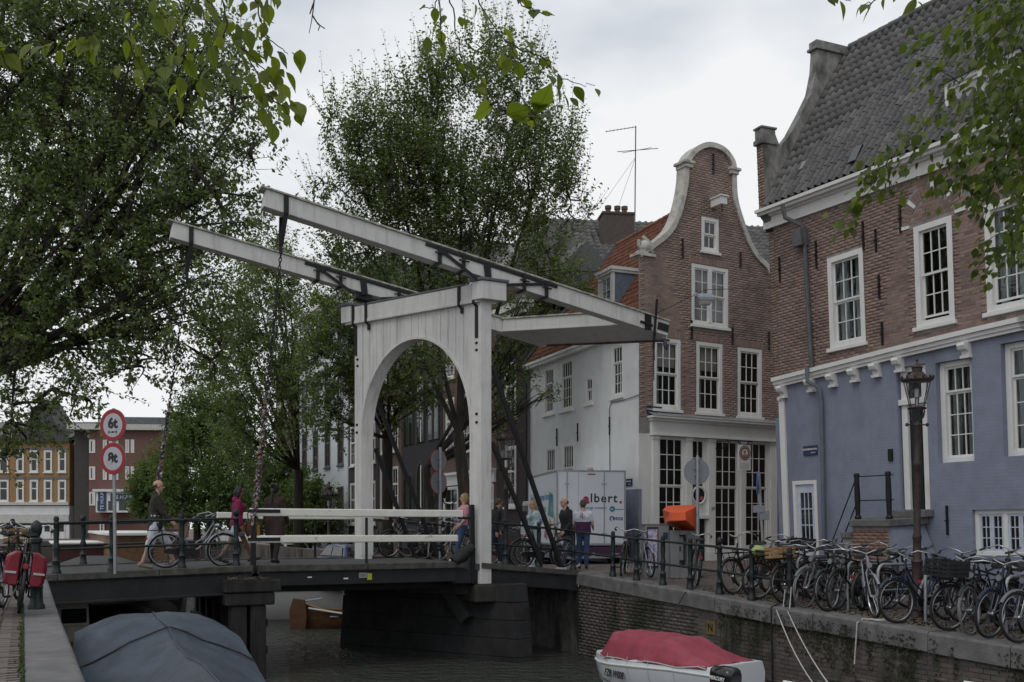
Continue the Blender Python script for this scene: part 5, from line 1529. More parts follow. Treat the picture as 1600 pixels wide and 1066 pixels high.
# paving of the right quay: rows of bricks, with dry litter by the kerb
V, F = [], []
for i in range(190):
 s_ = 6.0 + i * .07
 for j in range(22):
  t_ = KR + .47 + j * .215 + (.107 if i % 2 else 0)
  z_ = zr(s_) + rg.uniform(-.006, .005)
  ps = [ST(s_ + a_, t_ + b_) for a_, b_ in ((0, 0), (0, .208), (.063, .208), (.063, 0))]
  k = len(V); V += [(p.x, p.y, z_) for p in ps] + [(p.x, p.y, z_ - .03) for p in ps]
  F += [(k, k + 1, k + 2, k + 3), (k, k + 4, k + 5, k + 1), (k + 1, k + 5, k + 6, k + 2), (k + 2, k + 6, k + 7, k + 3), (k + 3, k + 7, k + 4, k)]
put(link('quay_paving', fastmesh('quay_paving', np.array(V), np.array(F), M_paver, 4)), 'brick paving of the right quay under the parked bicycles', 'paving', kind='stuff')
V, F = [], []
for i in range(2600):
 s_, t_ = rg.uniform(7.5, 15.5), KR + .30 + abs(rg.gauss(0, .45))
 if t_ > KR + 1.8: continue
 p = ST(s_, t_, zr(s_) + .006); a_ = rg.uniform(0, 6.28); l_ = rg.uniform(.012, .045)
 k = len(V); d_ = Vector((math.cos(a_), math.sin(a_), 0)) * l_; n_ = Vector((-math.sin(a_), math.cos(a_), 0)) * .012
 V += [tuple(p - d_), tuple(p + n_ + Vector((0, 0, .02))), tuple(p + d_), tuple(p - n_ + Vector((0, 0, .004)))]
 F.append((k, k + 3, k + 2, k + 1))
put(link('dry_litter', fastmesh('dry_litter', np.array(V), np.array(F), M_straw, 4)), 'dry seeds and leaf litter along the kerb', 'litter', kind='stuff')
# ================================================================== the drawbridge
SN, SF = 19.5, 23.6                           # near and far edge of the deck
ZD_T, ZD_Z = [-1.5, .3, 4.2, 8.9, 11.75], [-1.0, -.97, -.87, -.885, -1.15]
def zd(t): return interp(t, ZD_T, ZD_Z)
bridge = thing('drawbridge', 'white wooden drawbridge with arched portal and two slanting balance beams over the canal', 'bridge', loc=ST(SN, 8.9, -.885))
BI = bridge.matrix_basis.inverted()
def bmb(M=None): return MB(BI @ M if M is not None else BI.copy())
def span(name, t0, t1, top_m, n=4, ds=0.0, thick=.14):
 mb = bmb()
 vs_, fs = [], []
 for i in range(n + 1):
  t = lerp(t0, t1, i / n)
  for s, z in ((SN + ds, 0), (SF - ds, 0), (SF - ds, -thick), (SN + ds, -thick)): vs_.append(ST(s, t, zd(t) + z))
 for i in range(n):
  for k in range(4):
   l = (k + 1) % 4; fs.append((4 * i + k, 4 * i + l, 4 * i + 4 + l, 4 * i + 4 + k))
 fs += [(0, 1, 2, 3), (4 * n + 3, 4 * n + 2, 4 * n + 1, 4 * n)]
 mb.add(vs_, fs)
 return mb.build(name, top_m, bridge)
span('left_deck', -1.2, 4.12, M_asphalt)
span('lift_deck', 4.2, 8.85, M_asphalt)
span('right_deck', 8.93, 11.75, M_asphalt)
def fascia(name, t0, t1, s, zt, zb, w, m, n=1, bevel=.01):
 for i in range(n):
  ta, tb = lerp(t0, t1, i / n) + .004, lerp(t0, t1, (i + 1) / n) - .004
  mb = bmb()
  vs_ = []
  for t in (ta, tb):
   for ss, z in ((s, zt), (s + w, zt), (s + w, zb), (s, zb)): vs_.append(ST(ss, t, zd(t) + z))
  mb.add(vs_, [(0, 1, 2, 3), (7, 6, 5, 4), (0, 4, 5, 1), (1, 5, 6, 2), (2, 6, 7, 3), (3, 7, 4, 0)])
  mb.build(name, m, bridge, bevel=bevel)
for s0, sg in ((SN, 1), (SF, -1)):
 w = .16 * sg
 fascia('edge_plank', -1.2, 4.1, s0 - .06 * sg, .035, -.09, .3 * sg, M_plank, n=3)
 fascia('edge_plank', 4.22, 8.78, s0 - .06 * sg, .03, -.10, .3 * sg, M_plank, n=2)
 fascia('edge_plank', 9.15, 11.7, s0 - .06 * sg, .03, -.09, .3 * sg, M_plank, n=2)
 fascia('edge_girder', -1.2, 4.1, s0, -.10, -.50, .1 * sg, M_beam)
 fascia('girder_flange', -1.2, 4.1, s0 - .05 * sg, -.49, -.54, .22 * sg, M_beam)
 fascia('edge_girder', 4.22, 8.55, s0, -.11, -.40, .12 * sg, M_beam)
 fascia('edge_girder', 9.15, 11.7, s0, -.10, -.44, .1 * sg, M_beam)
 fascia('hinge_block', 8.45, 9.1, s0 + .02 * sg, -.02, -.45, .3 * sg, M_beam, bevel=.03)
for k in range(5):
 fascia('cross_girder', -1, 11.6, SN + .7 + k * .65, -.15, -.38, .12, M_beam)
# little plates on the lift girder
for u, v, w_, h_, m_, tx in ((567, 899, .17, .11, M_galv, '227'), (577.5, 901, .10, .14, mat('yellow_green_sticker', (.42, .42, .04), .6), None), (540.5, 904, .10, .03, M_signwhite, None), (484, 902, .09, .025, M_signwhite, None)):
 t = t_at(u, SN - .01); Z = ST(SN, t).y
 Mp = Frame(ST(SN - .012, t, (HV - v) / FPX * Z), DT).M
 pl = MB(BI @ Mp).box(-w_ / 2, w_ / 2, 0, .008, -h_ / 2, h_ / 2).build('small_plate', m_, bridge)
 if tx: text(tx, .075, M_signblack, pl, BI @ Mp @ Matrix.Translation((0, -.004, 0)))
# ---- portal, in its skewed frame: x along the front, y along the bridge
PA = Vector((-3.92, 23.9, 0)); PE = Vector((.802, -.598, 0)); PB = Vector((.889, .459, 0)); PLN = 4.016
PM = Matrix(((PE.x, PB.x, 0, PA.x), (PE.y, PB.y, 0, PA.y), (0, 0, 1, 0), (0, 0, 0, 1)))
def ppx(u, v):
 k = (u - CU) / FPX
 x = (k * PA.y - PA.x) / (PE.x - k * PE.y)
 Z = PA.y + PE.y * x
 return x, (HV - v) / FPX * Z
PD = .27
HB, HT = 5.0, 5.37                            # head beam
xl_, zsp1 = ppx(566, 672); xr_, zsp2 = ppx(735, 655); xap, zap = ppx(655, 529)
zsp = (zsp1 + zsp2) / 2 - .15
xc_, hw = (xl_ + xr_) / 2, (xr_ - xl_) / 2
rise = zap - zsp
def arch_z(x):
 q = max(0, 1 - ((x - xc_) / hw) ** 2)
 return zsp + rise * math.sqrt(q)
pz = lambda: bmb(PM)
pz().box(0, xl_ - .012, 0, PD, -1.1, HB).build('portal_post', M_white, bridge, bevel=.012)
pz().box(xr_ + .012, PLN, 0, PD, -1.36, HB).build('portal_post', M_white, bridge, bevel=.012)
nb = 15
for i in range(nb):
 xa_, xb2 = lerp(xl_, xr_, i / nb) + .007, lerp(xl_, xr_, (i + 1) / nb) - .007
 lo_ = [(lerp(xa_, xb2, k / 4), max(arch_z(lerp(xa_, xb2, k / 4)) + .03, zsp)) for k in range(5)]
 pz().prism(lo_ + [(xb2, HB), (xa_, HB)], .02 + .004 * (i % 2), PD - .03).build('portal_plank', M_white, bridge, bevel=.006)
rings = []
for k in range(33):
 t = math.pi * k / 32
 c, s = math.cos(t), math.sin(t)
 p0 = (xc_ - hw * c, zsp + rise * s); p1 = (xc_ - (hw + .055) * c, zsp + (rise + .055) * s)
 rings.append([(p0[0], -.025, p0[1]), (p1[0], -.025, p1[1]), (p1[0], PD + .02, p1[1]), (p0[0], PD + .02, p0[1])])
pz().loft(rings).build('arch_lining', M_white, bridge, smooth=50)
for xa_, xb2 in ((xl_ - .055, xl_ - .001), (xr_ + .001, xr_ + .055)):
 pz().box(xa_, xb2, -.025, PD + .02, -.8, zsp).build('arch_lining', M_white, bridge, bevel=.008)
pz().box(-.20, PLN + .0, -.07, PD + .10, HB, HT).build('head_beam', M_white, bridge, bevel=.012)
pz().box(-.22, PLN + .0, -.09, PD + .12, HB - .05, HB + .03).build('head_moulding', M_white, bridge, bevel=.01)
pz().box(.42, PLN - .45, -.09, PD + .12, HT, HT + .045).build('head_flashing', M_lead, bridge, bevel=.01)
for x0_, x1_ in ((-.30, .02), (PLN - .10, PLN + .20)):
 pz().box(x0_, x1_, -.14, PD + .20, HB + .0, HT + .035).build('head_block', M_white, bridge, bevel=.012)
 pz().box(x0_ - .04, x1_ + .04, -.18, PD + .24, HT + .035, HT + .11).build('block_flashing', M_lead, bridge, bevel=.02)
for u, v0, v1 in ((557, 479, 556), (577, 474, 516), (722.6, 448, 490), (745.5, 441, 528)):
 x, z1_ = ppx(u, v0); _, z0_ = ppx(u, v1)
 mb = pz()
 mb.box(x - .035, x + .035, -.165 if u in (557, 745.5) and False else -.105, -.075, HB - .06, z1_)
 mb.box(x - .035, x + .035, -.03, -.004, z0_, HB - .1)
 mb.add([(x - .035, -.105, HB - .06), (x + .035, -.105, HB - .06), (x + .035, -.03, HB - .12), (x - .035, -.03, HB - .12), (x - .035, -.075, HB - .06), (x + .035, -.075, HB - .06), (x + .035, -.004, HB - .12), (x - .035, -.004, HB - .12)],
           [(0, 1, 2, 3), (7, 6, 5, 4), (0, 3, 7, 4), (1, 5, 6, 2)])
 mb.build('iron_strap', M_iron, bridge, bevel=.004)
for u, v in ((559, 562), (559, 572), (558, 664), (558, 676), (745, 536), (745, 547), (745, 647), (745, 660)):
 x, z = ppx(u, v)
 mb = pz(); mb.lathe([(.034, -.012), (.034, 0.0)], 10, (x, -.0, z), axis='y'); mb.lathe([(.02, -.03), (.02, -.012)], 6, (x, 0, z), axis='y')
 mb.build('bolt', M_iron, bridge)
# ---- balance beams
BF = Vector((.459, -.889, 0))                 # out of the beam face, towards the right of the picture
class Beam:
 def __init__(s, q, z0, sl): s.q, s.z0, s.sl = Vector(q), z0, sl
 def at(s, m, off=0.0, out=0.0):
  p = s.q + PB * m + BF * out
  return Vector((p.x, p.y, s.z0 - s.sl * m + off))
B1 = Beam((-.66, 21.45, 0), 5.70, .172); B2 = Beam((-3.80, 23.85, 0), 5.95, .165)
BHh, BW_ = .36, .30
for Bm, m0, m1 in ((B1, -4.82, 5.11), (B2, -4.42, 5.45)):
 mb = bmb(); mb.bar(Bm.at(m0, 0, -BW_ / 2), Bm.at(m1, 0, -BW_ / 2), BW_, BHh)
 bb = mb.build('balance_beam', M_white, bridge, bevel=.012)
 mb = bmb(); mb.bar(Bm.at(m0 - .08, BHh / 2 + .022, -BW_ / 2), Bm.at(m1 + .04, BHh / 2 + .022, -BW_ / 2), BW_ + .09, .04)
 mb.build('beam_capping', M_whiteedge, bridge, bevel=.006)
 mb = bmb()
 mb.bar(Bm.at(-1.37, .125, .014), Bm.at(1.92, .125, .014), .022, .075)
 mb.bar(Bm.at(-1.05, .11, .030), Bm.at(-.12, -.30, .030), .022, .07)
 mb.bar(Bm.at(.55, -.22, .030), Bm.at(1.62, .11, .030), .022, .065)
 mb.bar(Bm.at(.1, .1, .028), Bm.at(.14, -.24, .028), .16, .03, up=BF)
 mb.build('truss_iron', M_iron, bridge, bevel=.004)
 for m_ in (-1.05, -.48, 1.04, 1.62):
  mb = bmb()
  a_, b_ = Bm.at(m_, .16, .045), Bm.at(m_, -BHh / 2 - .03, .045)
  mb.bar(a_, b_, .085, .025, up=BF)
  mb.bar(Bm.at(m_, -BHh / 2 - .02, .05), Bm.at(m_, -BHh / 2 - .02, -BW_ - .03), .085, .03)
  mb.bar(Bm.at(m_ - .12, .0, .06), Bm.at(m_ + .13, .02, .06), .03, .03)
  mb.build('beam_clamp', M_iron, bridge, bevel=.003)
 mb = bmb(); mb.bar(Bm.at(-.05, -BHh / 2 - .09, -BW_ / 2), Bm.at(.35, -BHh / 2 - .09, -BW_ / 2), .24, .17)
 mb.build('bearing', M_iron, bridge, bevel=.02)
 # hanger of the chain
 mt = m0 + .42
 mb = bmb()
 mb.bar(Bm.at(mt, BHh / 2, .016), Bm.at(mt, -BHh / 2, .016), .10, .025, up=BF)
 low = Bm.at(mt - .07, -.82, -BW_ / 2)
 mb.bar(Bm.at(mt, -BHh / 2, .01), low + BF * .02, .09, .025, up=BF)
 mb.bar(Bm.at(mt - .02, -BHh / 2, -BW_ - .01), low - BF * .02, .09, .025, up=BF)
 mb.bar(low + Vector((0, 0, .05)), low - Vector((0, 0, .16)), .07, .05, up=BF)
 mb.build('chain_hanger', M_iron, bridge, bevel=.004)
# iron end fittings of the near beam
mb = bmb()
mb.bar(B1.at(4.62, -.62, .05), B1.at(4.72, .62, .05), .05, .03, up=BF)
mb.bar(B1.at(4.48, .19, .02), B1.at(4.48, -.2, .02), .18, .03, up=BF); mb.bar(B1.at(4.25, -.05, .03), B1.at(4.6, -.06, .03), .04, .05)
mb.tube([B1.at(4.66, -.9, .02), B1.at(4.62, -.3, .05)], .02, 5)
mb.build('catch_iron', M_iron, bridge)
bmb().bar(B1.at(4.78, .0, .006), B1.at(5.10, .0, .006), .015, .19).build('black_end_plate', M_signblack, bridge)
mb = bmb(); mb.tube([B1.at(5.02, -.2, -.02), B1.at(5.02, -.28, -.02)], .01, 5); mb.ball(B1.at(5.02, -.40, -.02), .07, 8, 6, (.8, .8, 1.7)); mb.ball(B1.at(5.06, -.46, -.02), .05, 7, 5, (.8, .8, 1.6))
mb.build('hanging_bundle', mat('blue_grey_cloth', (.06, .06, .10), .9), bridge, smooth=60)
mb = bmb(); mb.tube([B1.at(4.72, -.2, -.1), B1.at(4.74, -1.35, -.1)], .012, 4); mb.build('pull_chain', M_iron, bridge)
# ---- counterweight between the beams
c2 = lambda m, off=0.0: B2.at(m, off, 0.0)
c1 = lambda m, off=0.0: B1.at(m, off, -BW_)
for m_, w_, h_ in ((4.02, .08, .34), (5.28, .08, .34)):
 mb = bmb(); mb.bar(c2(m_, .0), c1(m_, .02), w_, h_)
 mb.build('counterweight_board', M_white, bridge, bevel=.01)
 mb = bmb(); mb.bar(c2(m_ - .0, .19), c1(m_, .21), w_ + .08, .035); mb.build('board_capping', M_whiteedge, bridge)
 mb = bmb(); mb.bar(c2(m_ - .055, -.15), c1(m_ - .055, -.13), .04, .03); mb.build('board_bead', M_white, bridge)
ns = 9
for i in range(ns):
 ma, mbb = lerp(3.98, 5.34, i / ns) + .004, lerp(3.98, 5.34, (i + 1) / ns) - .004
 vs_ = [c2(ma, -.175), c2(mbb, -.175), c1(mbb, -.155), c1(ma, -.155), c2(ma, -.145), c2(mbb, -.145), c1(mbb, -.125), c1(ma, -.125)]
 bmb().add(vs_, [(0, 3, 2, 1), (4, 5, 6, 7), (0, 1, 5, 4), (1, 2, 6, 5), (2, 3, 7, 6), (3, 0, 4, 7)]).build('soffit_plank', M_white, bridge)
mb = bmb(); mb.bar(c2(5.36, -.19), c1(5.36, -.17), .05, .05); mb.build('rusty_edge', mat('rusty_edge_iron', (.12, .075, .045), .9, var=.5), bridge)
mb = bmb()
a_ = [c2(4.1, -.1), c2(5.2, -.1), c1(5.2, -.08), c1(4.1, -.08)]
mb.add(a_ + [p + Vector((0, 0, .2)) for p in a_], [(0, 3, 2, 1), (4, 5, 6, 7), (0, 1, 5, 4), (1, 2, 6, 5), (2, 3, 7, 6), (3, 0, 4, 7)])
mb.build('counterweight_fill', M_stone, bridge)
# ---- struts from the posts down to the fixed deck
for Bm, m0, z0_, m1, z1_ in ((B1, .28, 3.57, 2.09, -1.02), (B1, .28, 1.84, 1.57, -.96), (B2, .48, 3.18, 2.13, -.85), (B2, .46, 1.89, 1.51, -.82)):
 a_, b_ = Bm.at(m0, 0, -.1), Bm.at(m1, 0, -.1); a_.z, b_.z = z0_, z1_
 mb = bmb(); mb.bar(a_, b_, .09, .10, up=(.459, -.889, 0)); mb.build('strut', M_iron, bridge, bevel=.008)
# ---- chains
def chain(a_, b_, n, locks):
 a_, b_ = Vector(a_), Vector(b_)
 L_ = (b_ - a_).length
 d = (b_ - a_).normalized()
 step = .085
 k = int(L_ / step)
 link_m = MB().tube([(.0, .026 * math.cos(t), .052 * math.sin(t) + .0) for t in [i * math.pi / 4 for i in range(8)]], .012, 5, closed=True).mesh('chain_link', M_iron, 60)
 q = d.to_track_quat('Z', 'X').to_matrix().to_4x4()
 mb = bmb()
 for i in range(k):
  p = a_ + d * step * (i + .5)
  Mx = BI @ Matrix.Translation(p) @ q @ Matrix.Rotation(R(90) * (i % 2) + .5, 4, 'Z')
  o = link('chain_link', link_m, bridge); o.matrix_basis = Mx
 return a_, d, L_
cols_ = [(.22, .17, .09), (.12, .12, .13), (.22, .04, .03), (.05, .05, .05), (.26, .22, .16), (.14, .09, .05), (.3, .3, .3), (.05, .06, .12), (.09, .08, .07)]
lock_m = mat('padlock_metal', (.3, .28, .24), .4, metal=.35, rand=.95, rand_cols=cols_, var=.2)
lk = MB().box(-.024, .024, -.011, .011, -.045, .012).tube([(-.016, 0, .01), (-.016, 0, .035), (0, 0, .05), (.016, 0, .035), (.016, 0, .01)], .0055, 4).mesh('padlock', lock_m)
ends = []
for Bm, mt, bot, f0 in ((B1, -4.47, ST(SN + .02, 4.12, -.05), .52), (B2, -4.07, Vector((-8.15, 21.75, -.05)), .50)):
 top = Bm.at(mt, -.98, -BW_ / 2)
 chain(top, bot, 0, 0)
 ends.append((top, bot, f0))
rg = random.Random(77)
for ci, (top, bot, f0) in enumerate(ends):
 lkth = thing('love_locks', ('dense cluster of coloured padlocks hung on the nearer bridge chain', 'dense cluster of coloured padlocks hung on the farther bridge chain')[ci], 'padlocks', loc=lerp(top, bot, .7))
 d = bot - top
 for i in range(260 if ci == 0 else 200):
  f = f0 + (1.0 - f0) * rg.random() ** .8
  a_ = rg.uniform(0, 6.28)
  rr = rg.uniform(.01, .05) * (1 + .8 * max(0, f - .75) * 2)
  p = top + d * f + Vector((math.cos(a_) * rr, math.sin(a_) * rr, 0)) - lkth.location
  o = link('padlock', lk, lkth, p); o.rotation_euler = (rg.uniform(-.6, .6), rg.uniform(-.6, .6), rg.uniform(0, 6.28)); s_ = rg.uniform(.55, 1.15); o.scale = (s_, s_, s_)
 mb = bmb(); b2_ = bot + Vector((-.02 * 1, 0, -.95 + .1)); mb.bar(bot + Vector((0, 0, .12)), b2_, .08, .05, up=BF); mb.bar(bot + Vector((0, 0, -.12)), bot + Vector((0, 0, -.3)), .12, .07, up=BF)
 mb.build('chain_rod', M_iron, bridge)
# ---- white timber barrier rails of the lift deck
for s_, t0, t1, far in ((SN + .04, 4.05, 8.72, False), (SF - .1, 4.1, 8.4, True)):
 for h0, h1, ta, tb in ((.98, 1.14, t0, t1), (.44, .59, t0, t1 - .12)):
  mb = bmb(); vs_ = []
  for t in (ta, tb):
   for ds, h in ((-.05, h0), (.06, h0), (.06, h1), (-.05, h1)): vs_.append(ST(s_ + ds, t, zd(t) + h + (.04 if not far else 0)))
  mb.add(vs_, [(0, 3, 2, 1), (4, 5, 6, 7), (0, 1, 5, 4), (1, 2, 6, 5), (2, 3, 7, 6), (3, 0, 4, 7)])
  mb.build('barrier_rail', M_rail, bridge, bevel=.02)
 if far: continue
 for h0, h1 in ((1.08, 1.16), (.52, .58)):
  mb = bmb()
  ta = 4.10
  mb.bar(ST(s_ - .06, ta - .1, zd(4.2) + (h0 + h1) / 2), ST(s_ - .06, ta + .55, zd(4.2) + (h0 + h1) / 2), .02, .07)
  mb.build('rail_strap', M_iron, bridge)
 mb = bmb(); mb.bar(ST(s_ + .02, 4.14, -.95), ST(s_ + .02, 4.12, zd(4.2) + 1.2), .09, .08)
 mb.build('barrier_post', M_iron, bridge, bevel=.01)
 mb = bmb(); mb.bar(ST(SN + .05, 8.98, -1.35), ST(SN + .05, 8.95, .42), .10, .10); mb.bar(ST(SN + .04, 8.6, .12), ST(SN + .04, 8.95, .12), .03, .06); mb.build('barrier_post', M_iron, bridge, bevel=.01)
 mb = bmb(); p = ST(SN + .02, 8.72, -.75); mb.tube([p + DT * -.22 + Vector((0, 0, -.1)), p + Vector((0, 0, .06)), p + DT * .25 + Vector((0, 0, .22))], [.12, .17, .10], 8); mb.build('hinge_shoe', M_beam, bridge, smooth=50)
for tt in (6.5,):
 for s_ in (SN + .02, SF - .06):
  mb = bmb(); mb.bar(ST(s_ + .04, tt, zd(tt)), ST(s_ + .04, tt, zd(tt) + 1.0), .06, .05); mb.build('barrier_post', M_iron, bridge)
# ---- masonry pier under the portal
pier = thing('bridge_pier', 'dark battered stone pier standing in the water under the portal', 'pier', loc=Vector((-2.1, 22.6, WATER)))
PI_ = pier.matrix_basis.inverted()
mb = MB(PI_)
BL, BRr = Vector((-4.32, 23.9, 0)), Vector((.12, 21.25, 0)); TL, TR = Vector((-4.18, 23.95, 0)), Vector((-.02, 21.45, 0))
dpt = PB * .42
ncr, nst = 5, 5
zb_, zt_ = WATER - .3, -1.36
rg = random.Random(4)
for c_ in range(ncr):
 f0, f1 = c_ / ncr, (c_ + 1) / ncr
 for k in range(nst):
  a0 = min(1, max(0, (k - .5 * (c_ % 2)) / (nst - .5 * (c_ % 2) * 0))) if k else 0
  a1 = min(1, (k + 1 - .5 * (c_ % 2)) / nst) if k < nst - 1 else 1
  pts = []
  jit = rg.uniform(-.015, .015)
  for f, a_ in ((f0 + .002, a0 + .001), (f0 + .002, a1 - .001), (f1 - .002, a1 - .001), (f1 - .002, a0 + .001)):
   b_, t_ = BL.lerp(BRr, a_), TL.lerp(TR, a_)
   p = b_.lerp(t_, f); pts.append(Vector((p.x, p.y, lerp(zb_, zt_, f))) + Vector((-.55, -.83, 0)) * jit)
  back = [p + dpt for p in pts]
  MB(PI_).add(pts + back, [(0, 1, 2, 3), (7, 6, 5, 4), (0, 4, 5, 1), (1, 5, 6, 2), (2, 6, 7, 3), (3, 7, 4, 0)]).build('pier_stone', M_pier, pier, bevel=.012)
mb = MB(PI_)
a_, b_ = Vector((-.98, 21.72, -1.57)), Vector((.16, 22.30, -1.57))
mb.bar(a_, b_, .75, .40)
mb.build('pier_cap', M_pierblock, pier, bevel=.04)
mb = MB(PI_); mb.bar(Vector((-4.3, 24.0, -1.5)), Vector((-.5, 21.75, -1.5)), .5, .26); mb.build('pier_cap', M_pierblock, pier, bevel=.04)
mb = MB(PI_); mb.bar(Vector((-1.55, 22.3, -1.4)), Vector((-1.0, 21.9, -2.2)), .3, .3); mb.build('pier_bracket', M_pier, pier, bevel=.02)
# ---- timber pile pier under the left end of the lift deck
pl_ = thing('pile_pier', 'black timber pile pier with heavy capping beam under the left span', 'pier', loc=ST(21, 4.1, WATER))
PI_ = pl_.matrix_basis.inverted()
FB = Frame(ST(19.15, 3.5, 0), DT)             # x across, y away
mb = MB(PI_ @ FB.M)
mb.box(0, 1.1, .0, 4.6, -1.36, -1.12).box(0.02, .98, .04, 4.6, -1.62, -1.37)
mb.build('cap_beam', M_timber, pl_, bevel=.03)
for k, y in enumerate((.10, 1.0, 1.9, 2.8, 3.7, 4.3)):
 for x in (.28, .66):
  MB(PI_ @ FB.M).box(x - .15, x + .16, y, y + .3, WATER - .4, -1.63).build('pile', M_timber, pl_, bevel=.02)
for z in (-2.2, -2.75):
 MB(PI_ @ FB.M).box(.02, .12, .35, 4.5, z, z + .16).build('waling', M_timber, pl_, bevel=.01)
 MB(PI_ @ FB.M).box(.84, .94, .5, 4.5, z + .1, z + .26).build('waling', M_timber, pl_, bevel=.01)
V, F = [], []
for i in range(260):
 p = FB.M @ Vector((rg.uniform(.0, .9), rg.uniform(.0, .35), -1.115 + abs(rg.gauss(0, .025)))) - pl_.location
 a_ = rg.uniform(0, 6.28); l_ = rg.uniform(.04, .12); dz = rg.uniform(-.02, .03)
 d_ = Vector((math.cos(a_) * l_, math.sin(a_) * l_, dz)); n_ = Vector((-math.sin(a_), math.cos(a_), 0)) * .006
 k = len(V); V += [tuple(p - d_ - n_), tuple(p + d_ - n_), tuple(p + d_ + n_), tuple(p - d_ + n_)]; F.append((k, k + 1, k + 2, k + 3))
link('nest_twigs', fastmesh('nest_twigs', np.array(V), np.array(F), M_straw, 4), pl_, kind='stuff')
# left abutment and the right abutment under the deck
for nm, t0, t1, lab in (('abutment', -1.4, .30, 'dark abutment under the left end of the bridge'), ('abutment', 11.75, 12.6, 'dark abutment under the right end of the bridge')):
 Fq = Frame(ST(SN + .2, t0, 0), DT)
 put(MB(Fq.M).box(0, t1 - t0, 0, 4.4, WATER - .4, -1.55 if t0 < 0 else -1.62).build(nm, M_pier), lab, 'abutment')
# ================================================================== iron railings
POST = [(.085, 0), (.085, .06), (.07, .08), (.062, .22), (.075, .24), (.048, .27), (.042, .34), (.06, .45), (.062, .50), (.048, .54), (.044, .60), (.054, .78), (.046, .88), (.06, .90), (.06, .93), (.04, .95), (.05, 1.0), (.035, 1.05)]
BALL = POST[:-2] + [(.03, .97), (.055, 1.0), (.062, 1.05), (.05, 1.10), (.012, 1.13)]
post_m = MB().lathe(POST, 12).mesh('railing_post', M_green_iron, 40)
ball_m = MB().lathe(BALL, 12).mesh('railing_post', M_green_iron, 40)
def railing(label, posts, hts=(.93, .45), r=.024, extra=(), scale=1.0, balls=()):
 """posts: world points of the post feet; rails run through them"""
 h = thing('iron_railing', label, 'railing', loc=posts[0])
 o0 = Vector(posts[0])
 for i, p in enumerate(posts):
  o = link('railing_post', ball_m if i in balls else post_m, h, Vector(p) - o0)
  o.scale = (scale, scale, scale)
 path = list(extra) + list(posts) if extra else list(posts)
 for hh in hts:
  MB().tube([Vector(p) - o0 + Vector((0, 0, hh * scale)) for p in path], r, 8).build('rail', M_green_iron, h, smooth=50)
 return h
def dp(u, s): t = t_at(u, s); return ST(s, t, zd(t) + .03)
# left span, near side: from the quay post to the lift deck
qp = PX(57, 958, 12.3); qp = Vector((qp.x, qp.y, zl(11) + .0))
railing('dark green iron railing on the near edge of the left bridge span', [ST(SN + .1, .55, -.94), dp(175, SN + .1), dp(284, SN + .1), dp(369, SN + .1)], scale=1.02, balls=(3,))
railing('dark green iron railing on the far edge of the left bridge span', [ST(SF - .15, -1.6, -.98), ST(SF - .15, -.2, -.95), ST(SF - .15, 1.2, -.93), ST(SF - .15, 2.6, -.9), ST(SF - .15, 3.9, -.87)], scale=1.0, balls=(2,))
qpost = thing('railing_post', 'stout green iron post with ball head on the left kerb beside the red panniers', 'post', loc=qp)
o = link('shaft', MB().lathe([(.10, 0), (.10, .05), (.08, .08), (.072, .26), (.085, .29), (.06, .32), (.052, .6), (.062, .72), (.05, .80), (.05, .84), (.07, .86), (.07, .90), (.04, .93), (.06, .98), (.07, 1.04), (.06, 1.10), (.015, 1.14)], 14).mesh('shaft', M_green_iron, 40), qpost)
tR = [9.15]
railing('dark green iron railing on the near edge of the right bridge span', [dp(790, SN + .1), dp(842, SN + .1), dp(896, SN + .1)], extra=(dp(762, SN + .1),), scale=1.0)
railing('dark green iron railing on the far edge of the right bridge span', [ST(SF - .15, t, zd(t)) for t in (8.7, 9.9, 11.0, 11.7)], scale=1.0)
kp = []
for u in (957.8, 994.6, 1035.8, 1078.5, 1124.5, 1174.5, 1234):
 s_ = s_at(u, KR + .18); kp.append(ST(s_, KR + .18, zr(s_)))
railing('dark green iron railing along the kerb of the right quay', kp, extra=(dp(896, SN + .1),), scale=.98, balls=(4,))
